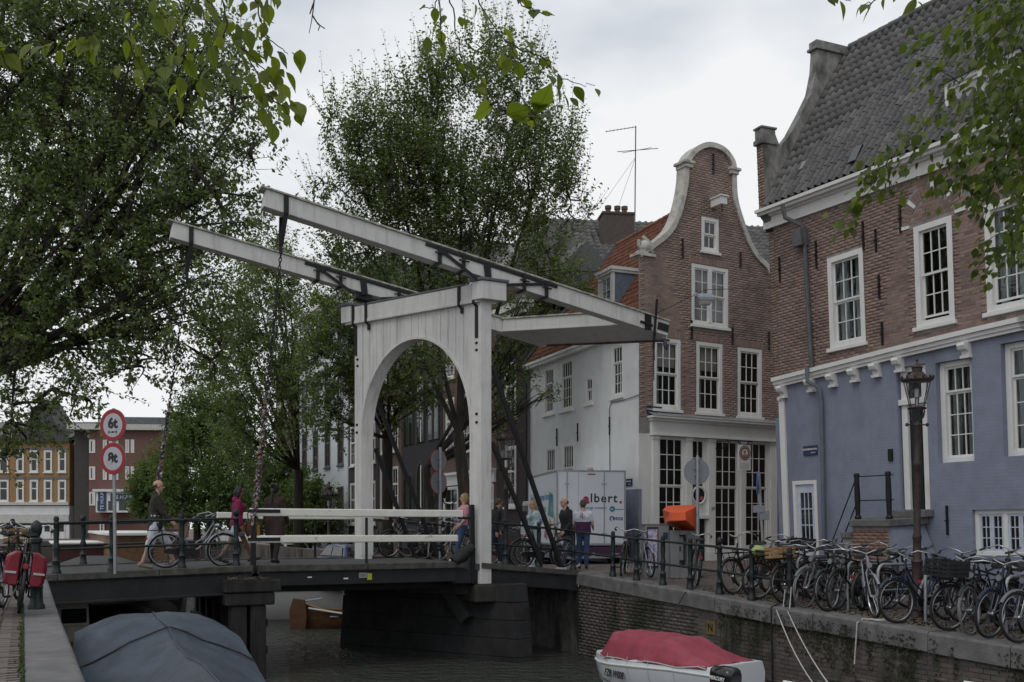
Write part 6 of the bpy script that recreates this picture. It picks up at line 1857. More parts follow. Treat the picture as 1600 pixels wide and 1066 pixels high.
# ================================================================== signs, lamps, kiosk
def disc(mb, c, r, y0, y1, n=28, mi=0, axis='y'):
 return mb.lathe([(r, y0), (r, y1)], n, c, mi, axis)
M_shaded_field = mat('shaded_sign_white', (.40, .41, .44), .5, var=.06)  # white sign field greyed: its shade is put into the colour
def round_sign(parent, z, r, txt, yaw, worn=False):
 T = Matrix.Rotation(yaw, 4, 'Z') @ Matrix.Translation((0, -.06, z))
 b = disc(MB(), (0, 0, 0), r, .0, .016).build('sign_disc', M_signgrey, parent, smooth=40); b.matrix_basis = T
 ring = MB()
 for k in range(32):
  a0, a1 = k * math.pi / 16, (k + 1) * math.pi / 16
  ring.add([(q * math.cos(t), -.003, q * math.sin(t)) for q, t in ((r * .74, a0), (r * .985, a0), (r * .985, a1), (r * .74, a1))], [(0, 1, 2, 3)])
 ring.build('red_ring', M_signred, b)
 disc(MB(), (0, 0, 0), r * .735, -.004, -.001).build('white_field', M_shaded_field, b)
 if not worn:
  text(txt, r * .86, M_signblack, b, Matrix.Translation((0, -.006, r * .10)), weight=.011)
  mb = MB(); zz = -r * .42
  mb.box(-r * .30, r * .30, -.008, -.0045, zz - .008, zz + .008).box(-r * .32, -r * .27, -.0082, -.0043, zz - .03, zz + .03).box(r * .27, r * .32, -.0082, -.0043, zz - .03, zz + .03).box(-.012, .012, -.0086, -.004, zz - .018, zz + .018)
  mb.build('axle_symbol', M_signblack, b)
 else:
  text(txt, r * .86, M_signblack, b, Matrix.Translation((0, -.006, r * .03)), weight=.011)
  mb = MB()       # chipped paint over the lower bowl of the figure
  for px_, pz_, w_, h_ in ((-.10, -.075, .035, .02), (-.05, -.085, .03, .03), (-.125, -.04, .02, .03), (-.07, -.05, .03, .014), (-.03, -.055, .018, .03)):
   mb.box(px_ * r / .3 - w_, px_ * r / .3 + w_ * .8, -.0105, -.0062, pz_ * r / .3 - h_, pz_ * r / .3 + h_ * .7)
  mb.build('chipped_patch', M_shaded_field, b)
 return b
p = dp(180, SN - .05); p.z = -.95
sp_ = thing('weight_limit_sign', 'galvanised pole with two round red and white weight limit signs at the left bridge railing', 'road sign', loc=p)
Zp = p.y
zc1, zc2 = (818 - 665) / 1500 * Zp - p.z, (818 - 717) / 1500 * Zp - p.z
MB().tube([(0, 0, 0), (-.03, 0, zc1 + .32)], .034, 8).build('pole', M_galv, sp_, smooth=40)
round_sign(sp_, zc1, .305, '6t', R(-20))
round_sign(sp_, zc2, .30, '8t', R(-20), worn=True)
def back_sign(label, u, vb, discs, Z, yaw, r=.3, base=None, lean=0.0, rim=None):
 p = PX(u, 818, Z); p.z = base
 h = thing('road_sign', label, 'road sign', loc=p)
 top = max((818 - d) / 1500 * Z - base for d in discs) + r + .06
 MB().tube([(0, 0, 0), (lean, 0, top)], .036, 8).tube([(0, 0, 0), (lean * .45, 0, top * .5)], .042, 8).build('pole', M_galv, h, smooth=40)
 for d in discs:
  zz = (818 - d) / 1500 * Z - base
  T = Matrix.Rotation(yaw, 4, 'Z') @ Matrix.Translation((lean * zz / top, .06, zz))
  b = disc(MB(), (0, 0, 0), r, 0, .014).build('sign_back', M_signgrey, h, smooth=40); b.matrix_basis = T
  disc(MB(), (0, 0, 0), r * .985, .0145, .018).build('sign_face', M_signwhite, b)
  MB().box(-.05, .05, -.05, -.001, -.09, -.05).box(-.05, .05, -.05, -.001, .05, .09).build('clamp', M_galv, b)
  if rim: 
   tr = MB().tube([(r * math.cos(k * math.pi / 14), .008, r * math.sin(k * math.pi / 14)) for k in range(28)], .012, 5, closed=True).build('red_rim', M_signred, b)
 return h
back_sign('pair of round grey sign backs on one pole seen through the bridge portal', 688, 880, (720, 754), 26.5, R(50), r=.31, base=-1.0, rim=True)
bs = back_sign('single round grey sign back on a pole behind the orange hooded cabinet', 1090, 880, (737,), 21.3, R(8), r=.295, base=-1.2)
MB().box(.06, .13, .035, .05, 1.72, 1.80).build('sticker', mat('red_sticker', (.25, .03, .06), .6), bs)
# blue sign seen edge-on on a leaning pole
p = PX(1187, 818, 22.5); p.z = -1.3
h = thing('road_sign', 'leaning grey pole with a blue sign seen edge-on before the shop', 'road sign', loc=p)
tz = (818 - 738) / 1500 * 22.5 + 1.3
MB().tube([(.12, 0, 0), (-.02, 0, tz)], .035, 8).build('pole', M_galv, h, smooth=40)
b = disc(MB(), (0, 0, 0), .27, -.01, .01).build('sign_face', mat('blue_sign_paint', (.02, .08, .3), .5), h, smooth=40)
b.matrix_basis = Matrix.Translation((-.07, -.05, tz - .25)) @ Matrix.Rotation(R(79), 4, 'Z')
MB().box(-.17, .10, -.06, -.02, tz - .95, tz - .78).box(.02, .22, -.05, .2, tz - 1.12, tz - .9).build('sign_bracket', M_signgrey, h, bevel=.01)
def lantern(label, p, H, sc=1.0, name='street_lamp', lit=False, arm=True):
 """crown lantern on a fluted iron post"""
 h = thing(name, label, 'street lamp', loc=p)
 k = sc
 lt = 1.02 * k
 zb = H - lt - .28 * k
 prof = [(.23, 0), (.23, .06), (.19, .10), (.20, .30), (.17, .42), (.15, .50), (.16, .55), (.12, .60), (.115, .92), (.135, .96), (.10, 1.0), (.085, 1.3), (.10, 1.34), (.10, 1.38), (.078, 1.42)]
 prof = [(r * k, z) for r, z in prof] + [(.07 * k, zb - .75), (.085 * k, zb - .72), (.085 * k, zb - .66), (.062 * k, zb - .62), (.058 * k, zb - .1), (.08 * k, zb - .07), (.06 * k, zb - .02), (.06 * k, zb)]
 MB().lathe(prof, 16).build('lamp_post', M_lamp_iron, h, smooth=40)
 mb = MB()
 mb.tube([(-.22 * k, 0, zb - .06), (.22 * k, 0, zb - .06)], .016 * k, 6)
 mb.ball((-.23 * k, 0, zb - .06), .042 * k); mb.ball((.23 * k, 0, zb - .06), .042 * k)
 mb.build('ladder_rest', M_lamp_iron, h, smooth=50)
 mb = MB()
 for i in range(4):
  a = i * math.pi / 2 + .5
  c, s = math.cos(a), math.sin(a)
  mb.tube([(c * .06 * k, s * .06 * k, zb - .02), (c * .17 * k, s * .17 * k, zb + .08 * k), (c * .20 * k, s * .20 * k, zb + .20 * k), (c * .15 * k, s * .15 * k, zb + .28 * k)], .016 * k, 6)
 mb.lathe([(.19 * k, zb + .26 * k), (.21 * k, zb + .29 * k), (.17 * k, zb + .31 * k)], 12)
 mb.build('lantern_cradle', M_lamp_iron, h, smooth=40)
 z0 = zb + .31 * k; z1 = z0 + .58 * k
 mb = MB(); gl = MB()
 ng = 6
 for i in range(ng):
  a0, a1 = i * 2 * math.pi / ng + .3, (i + 1) * 2 * math.pi / ng + .3
  p0, p1 = (.16 * k * math.cos(a0), .16 * k * math.sin(a0), z0), (.30 * k * math.cos(a0), .30 * k * math.sin(a0), z1)
  q0, q1 = (.16 * k * math.cos(a1), .16 * k * math.sin(a1), z0), (.30 * k * math.cos(a1), .30 * k * math.sin(a1), z1)
  mb.tube([p0, p1], .011 * k, 5)
  MB().add([p0, q0, q1, p1], [(0, 1, 2, 3)]).build('lantern_glass', M_clear, h)
 mb.lathe([(.31 * k, z1), (.345 * k, z1 + .02 * k), (.345 * k, z1 + .05 * k), (.22 * k, z1 + .10 * k), (.14 * k, z1 + .20 * k), (.11 * k, z1 + .22 * k), (.11 * k, z1 + .30 * k), (.13 * k, z1 + .32 * k), (.05 * k, z1 + .37 * k), (.02 * k, z1 + .46 * k), (.035 * k, z1 + .49 * k), (.008 * k, z1 + .55 * k)], 12)
 mb.build('lantern_frame', M_lamp_iron, h, smooth=40)
 mb = MB()
 for i in range(12):
  a = i * math.pi / 6; mb.ball((.34 * k * math.cos(a), .34 * k * math.sin(a), z1 + .085 * k), .042 * k, 6, 4, (.7, .7, 1.2))
 mb.build('crown', M_lamp_iron, h, smooth=50)
 MB().lathe([(.03 * k, z0 + .02), (.03 * k, z0 + .2 * k), (.06 * k, z0 + .22 * k), (.06 * k, z0 + .40 * k), (.02 * k, z0 + .44 * k)], 10).build('burner', M_galv, h, smooth=40)
 return h
Zl = 15.6
p = PX(1433, 818, Zl); p.z = -1.58
lantern('tall red-brown iron street lamp with crown lantern among the bicycles on the right quay', p, (818 - 568) / 1500 * Zl + 1.58, .72)
Zl = 31.0; p = PX(791, 818, Zl); p.z = -1.9
lantern('iron street lamp with crown lantern behind the right bridge post', p, (818 - 668) / 1500 * Zl + 1.9, 1.0)
Zl = 44.0; p = PX(514, 818, Zl); p.z = -2.2
lantern('iron street lamp with crown lantern in front of the whitewashed house', p, (818 - 758) / 1500 * Zl + 2.2, 1.25)
# wall lantern on a bracket
p = P0 + DS * 9.3 - DT * .0; p = PX(692, 775, 38.5)
h = thing('wall_lantern', 'small black wall lantern on a scrolled bracket beside the dark church', 'wall lamp', loc=p)
MB().lathe([(.10, -.1), (.19, .28), (.2, .3), (.12, .42), (.05, .46), (.02, .55)], 6).build('lantern_body', M_iron, h)
MB().lathe([(.092, -.09), (.18, .27)], 6, (0, -.012, 0)).build('lantern_glass', M_clear, h)
MB().tube([(0, 0, -.1), (.05, .1, -.3), (.3, .5, -.35), (.45, .75, -.2)], .025, 6).build('bracket', M_iron, h)
# ---- orange hooded cabinet on the quay
Zk = 21.6
kp0 = PX(1055, 818, Zk); kp0.z = zr(17.6)
kb = thing('orange_hooded_cabinet', 'grey street cabinet with a bright orange sloping hood and a poster on its side', 'cabinet', loc=kp0, rz=R(6))
def kx(u): return (u - 1055) / FPX * Zk
def kz(v): return (818 - v) / FPX * Zk - kp0.z
mb = MB().box(kx(1046), kx(1060), -.1, .55, 0, kz(829)).box(kx(1072), kx(1088), -.1, .55, 0, kz(829)).box(kx(1060), kx(1072), .2, .55, 0, kz(829)).box(kx(1060), kx(1072), -.1, .2, kz(836), kz(829)).box(kx(1060), kx(1072), -.1, .2, 0, .28)
mb.build('cabinet_body', M_kgrey, kb, bevel=.01)
MB().box(kx(1061), kx(1071), .12, .19, kz(876), kz(838)).build('machine_front', mat('pale_machine_panel', (.5, .5, .47), .5), kb, bevel=.01)
MB().box(kx(1062), kx(1066), .09, .12, kz(862), kz(854)).build('card_slot', M_signblack, kb)
fx0, fx1, fx2 = kx(1035), kx(1060), kx(1089.5)
zt0, zt1 = kz(800), kz(789.5)
zb0, zb1 = kz(815), kz(830)
mb = MB()
vs_ = [(fx0, -.55, zb0), (fx1, -.62, zb0 + .02), (fx0 + .02, -.53, zt0), (fx1, -.58, zt0), (fx2, -.12, zb1), (fx2, -.12, zt1), (fx2 - .05, .6, zt1 + .02), (fx0 + .25, .6, zt1), (fx0 + .1, .3, zt0 + .06), (fx0 + .2, .6, zb0 - .05), (fx2 - .05, .6, zb1 - .05)]
mb.add(vs_, [(0, 1, 3, 2), (1, 4, 5, 3), (2, 3, 5, 8), (8, 5, 6, 7), (4, 10, 6, 5), (0, 2, 8, 7, 9), (9, 7, 6, 10), (0, 9, 10, 4, 1)])
mb.build('orange_hood', M_orange, kb, bevel=.02)
mb = MB().box(kx(1008), kx(1046), .02, .45, 0, kz(820)).box(kx(1006), kx(1047), .0, .47, kz(820), kz(818.5))
mb.build('poster_cabinet', M_kgrey, kb, bevel=.012)
pf = MB().box(kx(1010), kx(1028), .0, .02, kz(887), kz(823.5)).build('poster_frame', M_signblack, kb, bevel=.006)
pm_ = bpy.data.materials.new('printed_poster'); pm_.use_nodes = True
N, L = nodes_of(pm_)
tc = N.new('ShaderNodeTexCoord'); nz = N.new('ShaderNodeTexNoise'); nz.inputs['Scale'].default_value = 9; nz.inputs['Detail'].default_value = 5
L.new(tc.outputs['Object'], nz.inputs['Vector'])
rp = N.new('ShaderNodeValToRGB'); els = rp.color_ramp.elements
els[0].position, els[0].color = .3, (.12, .10, .22, 1); els[1].position, els[1].color = .55, (.5, .5, .55, 1)
e = els.new(.43); e.color = (.28, .24, .42, 1); e = els.new(.68); e.color = (.35, .12, .15, 1)
L.new(nz.outputs['Fac'], rp.inputs['Fac']); L.new(rp.outputs['Color'], N['Principled BSDF'].inputs['Base Color'])
MB().box(kx(1011.5), kx(1026.5), -.006, -.001, kz(884), kz(827)).build('poster', pm_, pf)
MB().box(kx(1036), kx(1043), .0, .02, kz(842), kz(832)).build('small_screen', M_navy, kb)
# ================================================================== the delivery truck
TA = R(10.0)
tdir = Vector((-math.sin(TA), math.cos(TA), 0))
TO = PX(870.5, 818, 27.4); TO.z = -1.2
FT = Frame(TO, (math.cos(TA), math.sin(TA), 0))     # x to the right along the rear, y forwards along the truck
tr = thing('delivery_truck', 'white box delivery truck with lettering parked beside the white plastered wall', 'truck', M=FT.M)
M_truck = mat('white_truck_panel', (.60, .62, .66), .4, var=.03, scale=2)
M_plum = mat('dark_plum_paint', (.045, .018, .05), .45)
M_mag = mat('magenta_print', (.33, .015, .12), .5)
M_blueprint = mat('blue_print', (.03, .17, .33), .5)
TW = FT.px(977.5, 790)[0]
zb_, zt_ = FT.px(900, 851)[1], FT.px(900, 735)[1]
TL_ = 4.3
body = MB().box(0, TW, .03, TL_, zb_, zt_).build('box_body', M_truck, tr, bevel=.012)
mb = MB()
mb.box(-.012, .03, 0, .06, zb_, zt_ + .012).box(TW - .03, TW + .012, 0, .06, zb_, zt_ + .012).box(.03, TW - .03, 0, .06, zt_ - .03, zt_ + .012).box(.03, TW - .03, 0, .06, zb_ - .03, zb_ + .02)
mb.box(-.012, .02, .06, TL_ + .01, zt_ - .05, zt_ + .01).box(-.012, .02, .06, TL_ + .01, zb_ - .03, zb_ + .03)
mb.build('corner_trim', M_galv, body, bevel=.004)
dxs = [0.03, FT.px(886, 790)[0], FT.px(904, 790)[0], FT.px(944, 790)[0], TW - .03]
for i in range(4):
 MB().box(dxs[i] + .006, dxs[i + 1] - .006, .012, .03, zb_ + .03, zt_ - .035).build('rear_door', M_truck, body, bevel=.004)
mb = MB()
for i in (1, 3):
 mb.tube([(dxs[i], 0, zb_ + .05), (dxs[i], 0, zt_ - .05)], .012, 6)
 for z in (.15, .5, .82): mb.box(dxs[i] - .07, dxs[i] + .07, -.008, .012, lerp(zb_, zt_, z) - .012, lerp(zb_, zt_, z) + .012)
mb.build('lock_rod', M_galv, body)
MB().box(dxs[2] + .28, dxs[2] + .50, -.0, .012, zt_ - .12, zt_ - .09).build('high_brake_light', M_signred, body)
def ttext(s, u, v, size, m_, **kw):
 x, z = FT.px(u, v); return text(s, size, m_, body, Matrix.Translation((x, .009, z)), extrude=.001, **kw)
ttext('a', 916.3, 780, .38, M_mag, weight=.02); ttext('lbert', 943.5, 779, .36, M_signblack, spacing=1.16, weight=.006); body_dot = FT.px(970, 785); MB().box(body_dot[0] - .035, body_dot[0] + .035, .007, .0115, body_dot[1] - .035, body_dot[1] + .035).build('lettering', M_mag, body)
ttext('bezorgt voor:', 925, 793.5, .125, M_blueprint, weight=.001)
ttext('etos', 965.5, 810, .18, mat('dark_blue_print', (.02, .035, .10), .5), weight=.003)
x, z = FT.px(956.5, 795.5)
mb = MB().prism([(x - .085, z - .02), (x - .02, z - .09), (x + .07, z - .06), (x + .09, z + .03), (x + .02, z + .09), (x - .06, z + .06)], .006, .0115); mb.build('blue_badge', M_blueprint, body)
text('ah', .09, M_signwhite, body, Matrix.Translation((x, .004, z)), extrude=.001)
x, z = FT.px(956, 810); MB().tube([(x + .055 * math.cos(t), .010, z + .055 * math.sin(t)) for t in [k * math.pi / 9 for k in range(14)]], .02, 6).build('round_badge', M_blueprint, body)
x, z = FT.px(967, 796); MB().box(x - .12, x + .14, .007, .0115, z - .012, z + .012).build('badge_line', M_blueprint, body)
# left side: lettering and a band of coloured pictures
FSd = FT.M @ Matrix.Translation((0, 0, 0)) @ Matrix.Rotation(R(-90), 4, 'Z')   # x runs backwards along the side to the rear
def side(s, yf, z, size, m_): return text(s, size, m_, body, Matrix.Translation((-.004, yf, z)) @ Matrix.Rotation(R(-90), 4, 'Z'), extrude=.001, weight=.003, align='LEFT')
side('Uw boodschappen bezorgd', TL_ - .35, zt_ - .72, .30, M_blueprint)
side('tot in de keuken.', TL_ - .75, zt_ - 1.08, .30, M_blueprint)
side('Gewoon thuis.', TL_ - .55, zt_ - 1.42, .30, M_blueprint)
for k, (y0, y1, z0, z1, c) in enumerate(((.45, 1.25, .75, 1.55, (.08, .25, .26)), (.2, .55, .2, .9, (.4, .33, .06)), (.75, 1.2, .15, .8, (.35, .28, .08)), (1.3, 1.8, .1, .5, (.3, .12, .2)), (.6, .8, .9, 1.35, (.3, .4, .42)))):
 MB().add([(-.003 - .0006 * k, y0, zb_ + z0), (-.003 - .0006 * k, y1, zb_ + z0 + .1), (-.003 - .0006 * k, y1 - .2, zb_ + z1), (-.003 - .0006 * k, y0 + .06, zb_ + z1 - .12)], [(0, 1, 2, 3)]).build('printed_picture', mat('print_%s' % ('teal', 'yellow', 'straw', 'rose', 'pale_blue')[k], c, .5), body)
MB().box(.05, TW - .05, .1, TL_, zb_ - .25, zb_ - .03).build('chassis', M_black, tr)
x0_, z0_ = FT.px(905, 866)
bmp = MB().box(.0, TW, -.05, .1, z0_ - .06, z0_ + .20).build('rear_bumper', M_plum, tr, bevel=.01)
MB().box(.0, TW, -.07, .1, z0_ - .12, z0_ - .065).build('tail_lift', M_galv, tr)
x, z = FT.px(926.5, 867); disc(MB(), (x, -.055, z), .07, -.004, 0, 14).build('bumper_badge', M_galv, bmp)
text('albert.nl', .06, M_signwhite, bmp, Matrix.Translation((TW - .3, -.053, z + .03)))
for yy in (.75, TL_ + .9):
 for xx in (.02, TW - .28):
  w = MB().lathe([(.36, 0), (.39, .03), (.39, .23), (.36, .26)], 20, axis='x').build('wheel', M_tyre, tr, smooth=40, loc=(xx, yy, .39))
  MB().lathe([(.2, -.005), (.22, .265)], 16, axis='x').build('rim', M_galv, w, smooth=40)
cabm = MB().loft([[(.05, y, z) for y, z in ((TL_ + .05, .45), (TL_ + 1.7, .45), (TL_ + 1.75, 1.1), (TL_ + 1.3, 1.95), (TL_ + .05, 1.95))], [(TW - .05, y, z) for y, z in ((TL_ + .05, .45), (TL_ + 1.7, .45), (TL_ + 1.75, 1.1), (TL_ + 1.3, 1.95), (TL_ + .05, 1.95))]])
cab = cabm.build('cab', M_truck, tr, bevel=.04)
MB().box(.03, .048, TL_ + .35, TL_ + 1.3, 1.15, 1.8).build('cab_window', M_pane2, cab)
# ================================================================== boats
def hull_boat(name, label, FRM, L_, hw, zg, zk, mats, bow_rise=.15, n=14, transom=.85, flare=.82, thick=.05, stern_rise=0.0, cat='boat'):
 """open hull: x from stern (0) to bow (L), y across, z above the water"""
 h = thing(name, label, cat, M=FRM)
 rings, rin = [], []
 def half(f):
  if f < .45: return hw * lerp(transom, 1, math.sin(f / .45 * math.pi / 2))
  return hw * max(.02, math.cos((f - .45) / .55 * math.pi / 2) ** .75)
 for i in range(n + 1):
  f = i / n; x = L_ * f; w = half(f); zz = zg + bow_rise * max(0, (f - .4) / .6) ** 2 + stern_rise * max(0, (.4 - f) / .4) ** 2
  o_ = [(x, w * sy, z) for sy, z in ((1, zz), (.98, zz * .55), (flare, .02), (flare * .6, zk), (-flare * .6, zk), (-flare, .02), (-.98, zz * .55), (-1, zz))]
  wi = max(.01, w - thick)
  i_ = [(x, wi * sy, z) for sy, z in ((-1, zz), (-.97, zz * .55), (-.75, .1), (.75, .1), (.97, zz * .55), (1, zz))]
  rings.append(o_ + i_)
 hb = MB().loft(rings).build('hull', mats[0], h, smooth=35)
 rail = [(L_ * f, half(f) * 1.0, zg + bow_rise * max(0, (f - .4) / .6) ** 2 + stern_rise * max(0, (.4 - f) / .4) ** 2 + .012) for f in [i / 24 for i in range(25)]]
 rl = [(p[0], -p[1], p[2]) for p in rail]
 MB().tube(rail + rl[::-1], .03, 6).build('gunwale', mats[1], h, smooth=50)
 return h, half
def creased(rings, na, nb, amp, fr, closed=True):
 """finer rings with sharp random folds pushed into the cloth"""
 from mathutils import noise
 A = np.array(rings)
 out = []
 m = A.shape[1]
 for i in range((len(A) - 1) * na + 1):
  f = i / na; j = min(int(f), len(A) - 2); row = A[j] + (A[j + 1] - A[j]) * (f - j)
  r_ = []
  for k in range((m if closed else m - 1) * nb):
   q = k / nb; a_ = int(q); p = row[a_] + (row[(a_ + 1) % m] - row[a_]) * (q - a_)
   n1 = noise.noise(Vector((p[0] * fr * .6, p[1] * fr * 1.3, p[2] * fr * .7))); n2 = noise.noise(Vector((p[0] * fr * 2.1 + 9, p[1] * fr * 1.1, p[2] * fr * 1.6)))
   d = amp * ((1 - abs(n1)) ** 6 - .35) + amp * .6 * ((1 - abs(n2)) ** 5 - .35)
   r_.append((p[0], p[1] + d * .5 * (1 if p[1] > 0 else -1), p[2] + d))
  if not closed: r_.append(tuple(row[-1]))
  out.append(r_)
 return out
# grey-blue covered boat in the left foreground
FA = Frame(ST(4.5, 1.42, WATER), DS)
tb = thing('covered_boat', 'boat under a dark grey-blue tarpaulin moored at the left quay', 'boat', M=FA.M)
M_tarp = mat('grey_blue_tarpaulin', (.042, .057, .079), .55, var=.35, scale=2.6, bump=.4, bscale=9, spec=.35, dirt=((.10, .112, .128), 2.0, .56, .85, (1, 1, 1)))
rings = []
secs = [(0.0, .2, 1.55, .5, 1.1), (2.5, .92, 1.75, 1.05, 1.2), (4.4, 1.0, 1.83, 1.12, 1.28), (5.2, 1.0, 1.80, 1.16, 1.34), (6.0, .98, 1.84, 1.30, 1.52), (6.65, .95, 1.95, 1.52, 1.72), (7.4, .92, 1.98, 1.72, 1.90), (8.0, .88, 2.0, 1.80, 1.96), (8.2, .86, 1.97, 1.78, 1.94)]
for i, (x, hw, zrg, zsh_, zm) in enumerate(secs):
 row = []
 for k in range(-8, 9):
  a = abs(k) / 8; sg = 1 if k >= 0 else -1
  if a <= .625:
   q = a / .625; y = hw * q
   z = lerp(zrg, zsh_, q ** (1.15 if x < 7 else 1.9)) + (zm - (zrg + zsh_) / 2) * math.sin(q * math.pi) * .55
  else:
   q = (a - .625) / .375; y = hw + .10 * q; z = lerp(zsh_, .25, q)
  row.append((x, sg * y + .012 * math.sin(i * 2.3 + k * 1.7), z + .008 * math.sin(i * 3.1 + k * 2.2)))
 rings.append(row + [(x, row[-1][1] * .8, .1), (x, row[0][1] * .8, .1)])
MB().loft(creased(rings, 8, 4, .010, 1.8)).build('tarpaulin', M_tarp, tb, smooth=50)
mb = MB()
for i in range(9):
 x_ = .8 + i * .85
 for sg in (-1, 1):
  w_ = interp(x_, [q[0] for q in secs], [q[1] for q in secs]) + .085
  MB().tube([(x_, sg * w_, .62), (x_ + .02, sg * (w_ + .03), .45), (x_ + .05, sg * (w_ - .04), .2)], .008, 5).build('tarpaulin_tie', M_ropew, tb)
hr = [[(x, s * (hw + .06) * sc, z) for s, sc, z in ((1, 1.02, .5), (1, .98, .1), (1, .7, -.3), (-1, .7, -.3), (-1, .98, .1), (-1, 1.02, .5))] for x, hw, _, _, _ in secs]
MB().loft(hr).build('hull', M_timber, tb, smooth=40)
seam = [rings[5][k] for k in range(0, 17)]
MB().tube([(p[0], p[1] * 1.008, p[2] + .014) for p in seam], .010, 5).build('tarpaulin_seam', M_black, tb)
MB().tube([(r_[8][0], r_[8][1], r_[8][2] + .010) for r_ in rings[1:]], .008, 5).build('ridge_seam', mat('worn_seam', (.06, .075, .09), .8), tb)
# small cabin boat under the left span
FC = Frame(ST(20.4, .86, WATER), DS)
cbt, _ = hull_boat('cabin_boat', 'small cabin boat with cream cabin and yellow and red hull under the left span', FC.M, 5.2, .43, .80, -.3, (mat('yellow_hull_paint', (.36, .2, .015), .5, var=.3), mat('dark_red_strip', (.16, .025, .02), .5)))
MB().loft([[(x, s * .36, z) for s, z in ((1, .7), (.92, zt_), (-.92, zt_), (-1, .7))] for x, zt_ in ((.9, 1.40), (1.0, 1.52), (2.7, 1.54), (3.0, 1.1))]).build('cabin', mat('cream_cabin_paint', (.52, .49, .4), .5), cbt, bevel=.02)
MB().box(.85, 2.8, -.41, .41, 1.54, 1.58).build('cabin_roof', M_trim, cbt, bevel=.01)
MB().box(.885, .93, -.30, .18, 1.08, 1.38).build('cabin_window', M_pane2, cbt, bevel=.02)
MB().box(.5, 3.4, -.455, -.425, .5, .66).build('red_strake', mat('dark_red_strip', (.16, .025, .02), .5), cbt)
MB().tube([(.1, -.34, .82), (.1, -.34, 1.1), (.1, .3, 1.1), (.1, .3, .82)], .014, 6).build('stern_rail', M_galv, cbt)
# dark houseboat beyond the left span
FHb = Frame(ST(29.0, 2.6, WATER), DS)
hb_, _ = hull_boat('houseboat', 'long dark houseboat with low black roof beyond the left span', FHb.M, 14, 1.9, .9, -.3, (M_timber, M_black), bow_rise=.2)
MB().loft([[(x, s * w, z) for s, w, z in ((1, 1.5, .85), (1, 1.45, 1.55), (1, .6, 1.85), (-1, .6, 1.85), (-1, 1.45, 1.55), (-1, 1.5, .85))] for x in (.6, 11.5)]).build('roof', mat('tarred_roof', (.03, .03, .032), .8), hb_, bevel=.02)
MB().box(.57, .60, -1.0, .9, 1.1, 1.5).build('window', M_pane2, hb_)
FX = Frame(ST(45, 2.4, WATER), DS)
hx_, _ = hull_boat('houseboat', 'white and red cabin boat moored on the far left of the canal', FX.M, 8, 1.6, 1.1, -.3, (M_trim, mat('dark_red_strip', (.16, .025, .02), .5)), bow_rise=.3)
MB().loft([[(x, s * w, z) for s, w, z in ((1, 1.2, 1.1), (1, 1.1, 2.2), (-1, 1.1, 2.2), (-1, 1.2, 1.1))] for x in (1, 5.5)]).build('cabin', mat('faded_red_cabin', (.07, .02, .018), .6), hx_, bevel=.03)
MB().box(.8, 5.7, -1.3, 1.3, 2.2, 2.28).build('roof', M_trim, hx_, bevel=.02)
FX = Frame(ST(41, 4.4, WATER), DS)
hx_, _ = hull_boat('houseboat', 'long houseboat with timber walls and white roof edge beyond the bridge', FX.M, 16, 1.5, .9, -.3, (M_timber, M_trim), bow_rise=.3)
MB().loft([[(x, s * w, z) for s, w, z in ((1, 1.25, .9), (1, 1.2, 2.6), (-1, 1.2, 2.6), (-1, 1.25, .9))] for x in (1, 14)]).build('cabin', mat('brown_cabin_boards', (.16, .09, .045), .7, var=.3, scale=3), hx_, bevel=.03)
MB().box(.8, 14.2, -1.35, 1.35, 2.6, 2.72).build('roof', M_trim, hx_, bevel=.02)
for i in range(5): MB().box(2 + i * 2.3, 3.2 + i * 2.3, -1.27, -1.2, 1.5, 2.2).build('window', M_pane2, hx_)
# canvas-topped white boat and the wooden rowing boat beyond the bridge
FE = Frame(PX(455, 818, 33.0).to_tuple()[:2] + (WATER,), (.80, .60, 0))
FE = Frame((PX(448, 818, 31.6) + Vector((-1.5, -.4, 0))).to_tuple()[:2] + (WATER,), (.95, .30, 0))
wb, half = hull_boat('canvas_boat', 'white boat with a slate blue canvas hood moored beyond the bridge', FE.M, 3.9, .95, .92, -.3, (mat('off_white_hull', (.5, .5, .47), .5, var=.06), M_trim), bow_rise=.05, transom=.95)
MB().loft([[(x, s * w, z) for s, w, z in ((1, .9, .94), (1, .55, zt_), (-1, .55, zt_), (-1, .9, .94))] for x, zt_ in ((.05, 1.75), (.4, 1.88), (2.2, 1.86), (2.9, 1.5), (3.4, 1.0))]).build('canvas_hood', mat('slate_blue_canvas', (.13, .145, .20), .8, var=.1, bump=.3, bscale=8), wb, smooth=30)
FR = Frame((PX(462, 818, 28.4)).to_tuple()[:2] + (WATER,), (.93, .37, 0))
M_varn = mat('varnished_wood', (.11, .055, .028), .45, var=.3, scale=5, stretch=(.3, 2, 2))
rb, half = hull_boat('rowing_boat', 'varnished wooden rowing boat with a broad rudder moored beyond the bridge', FR.M, 4.2, .80, .42, -.2, (M_varn, mat('worn_gunwale', (.32, .2, .1), .6)), bow_rise=.35, transom=.12, stern_rise=.42)
rud = MB().prism([(-.10, -.35), (.38, -.40), (.45, .1), (.38, .62), (.0, .66), (-.12, .3)], -.03, .03).build('rudder', M_varn, rb, bevel=.02)
rud.matrix_basis = Matrix.Translation((-.10, -.2, .25)) @ Matrix.Rotation(R(-38), 4, 'Z')
MB().box(.9, 1.2, -.66, .66, .34, .38).box(2.2, 2.5, -.62, .62, .34, .38).build('thwart', mat('pale_thwart', (.42, .45, .5), .7), rb, bevel=.01)
MB().tube([(-.1, 0, .75), (.8, .1, .85)], .03, 6).build('tiller', mat('pale_thwart', (.42, .45, .5), .7), rb)
MB().tube([(.3, -.45, .62), (1.2, -.78, .46), (2, -.81, .44), (3, -.55, .52)], .03, 6).build('rub_rail', M_trim, rb, smooth=50)
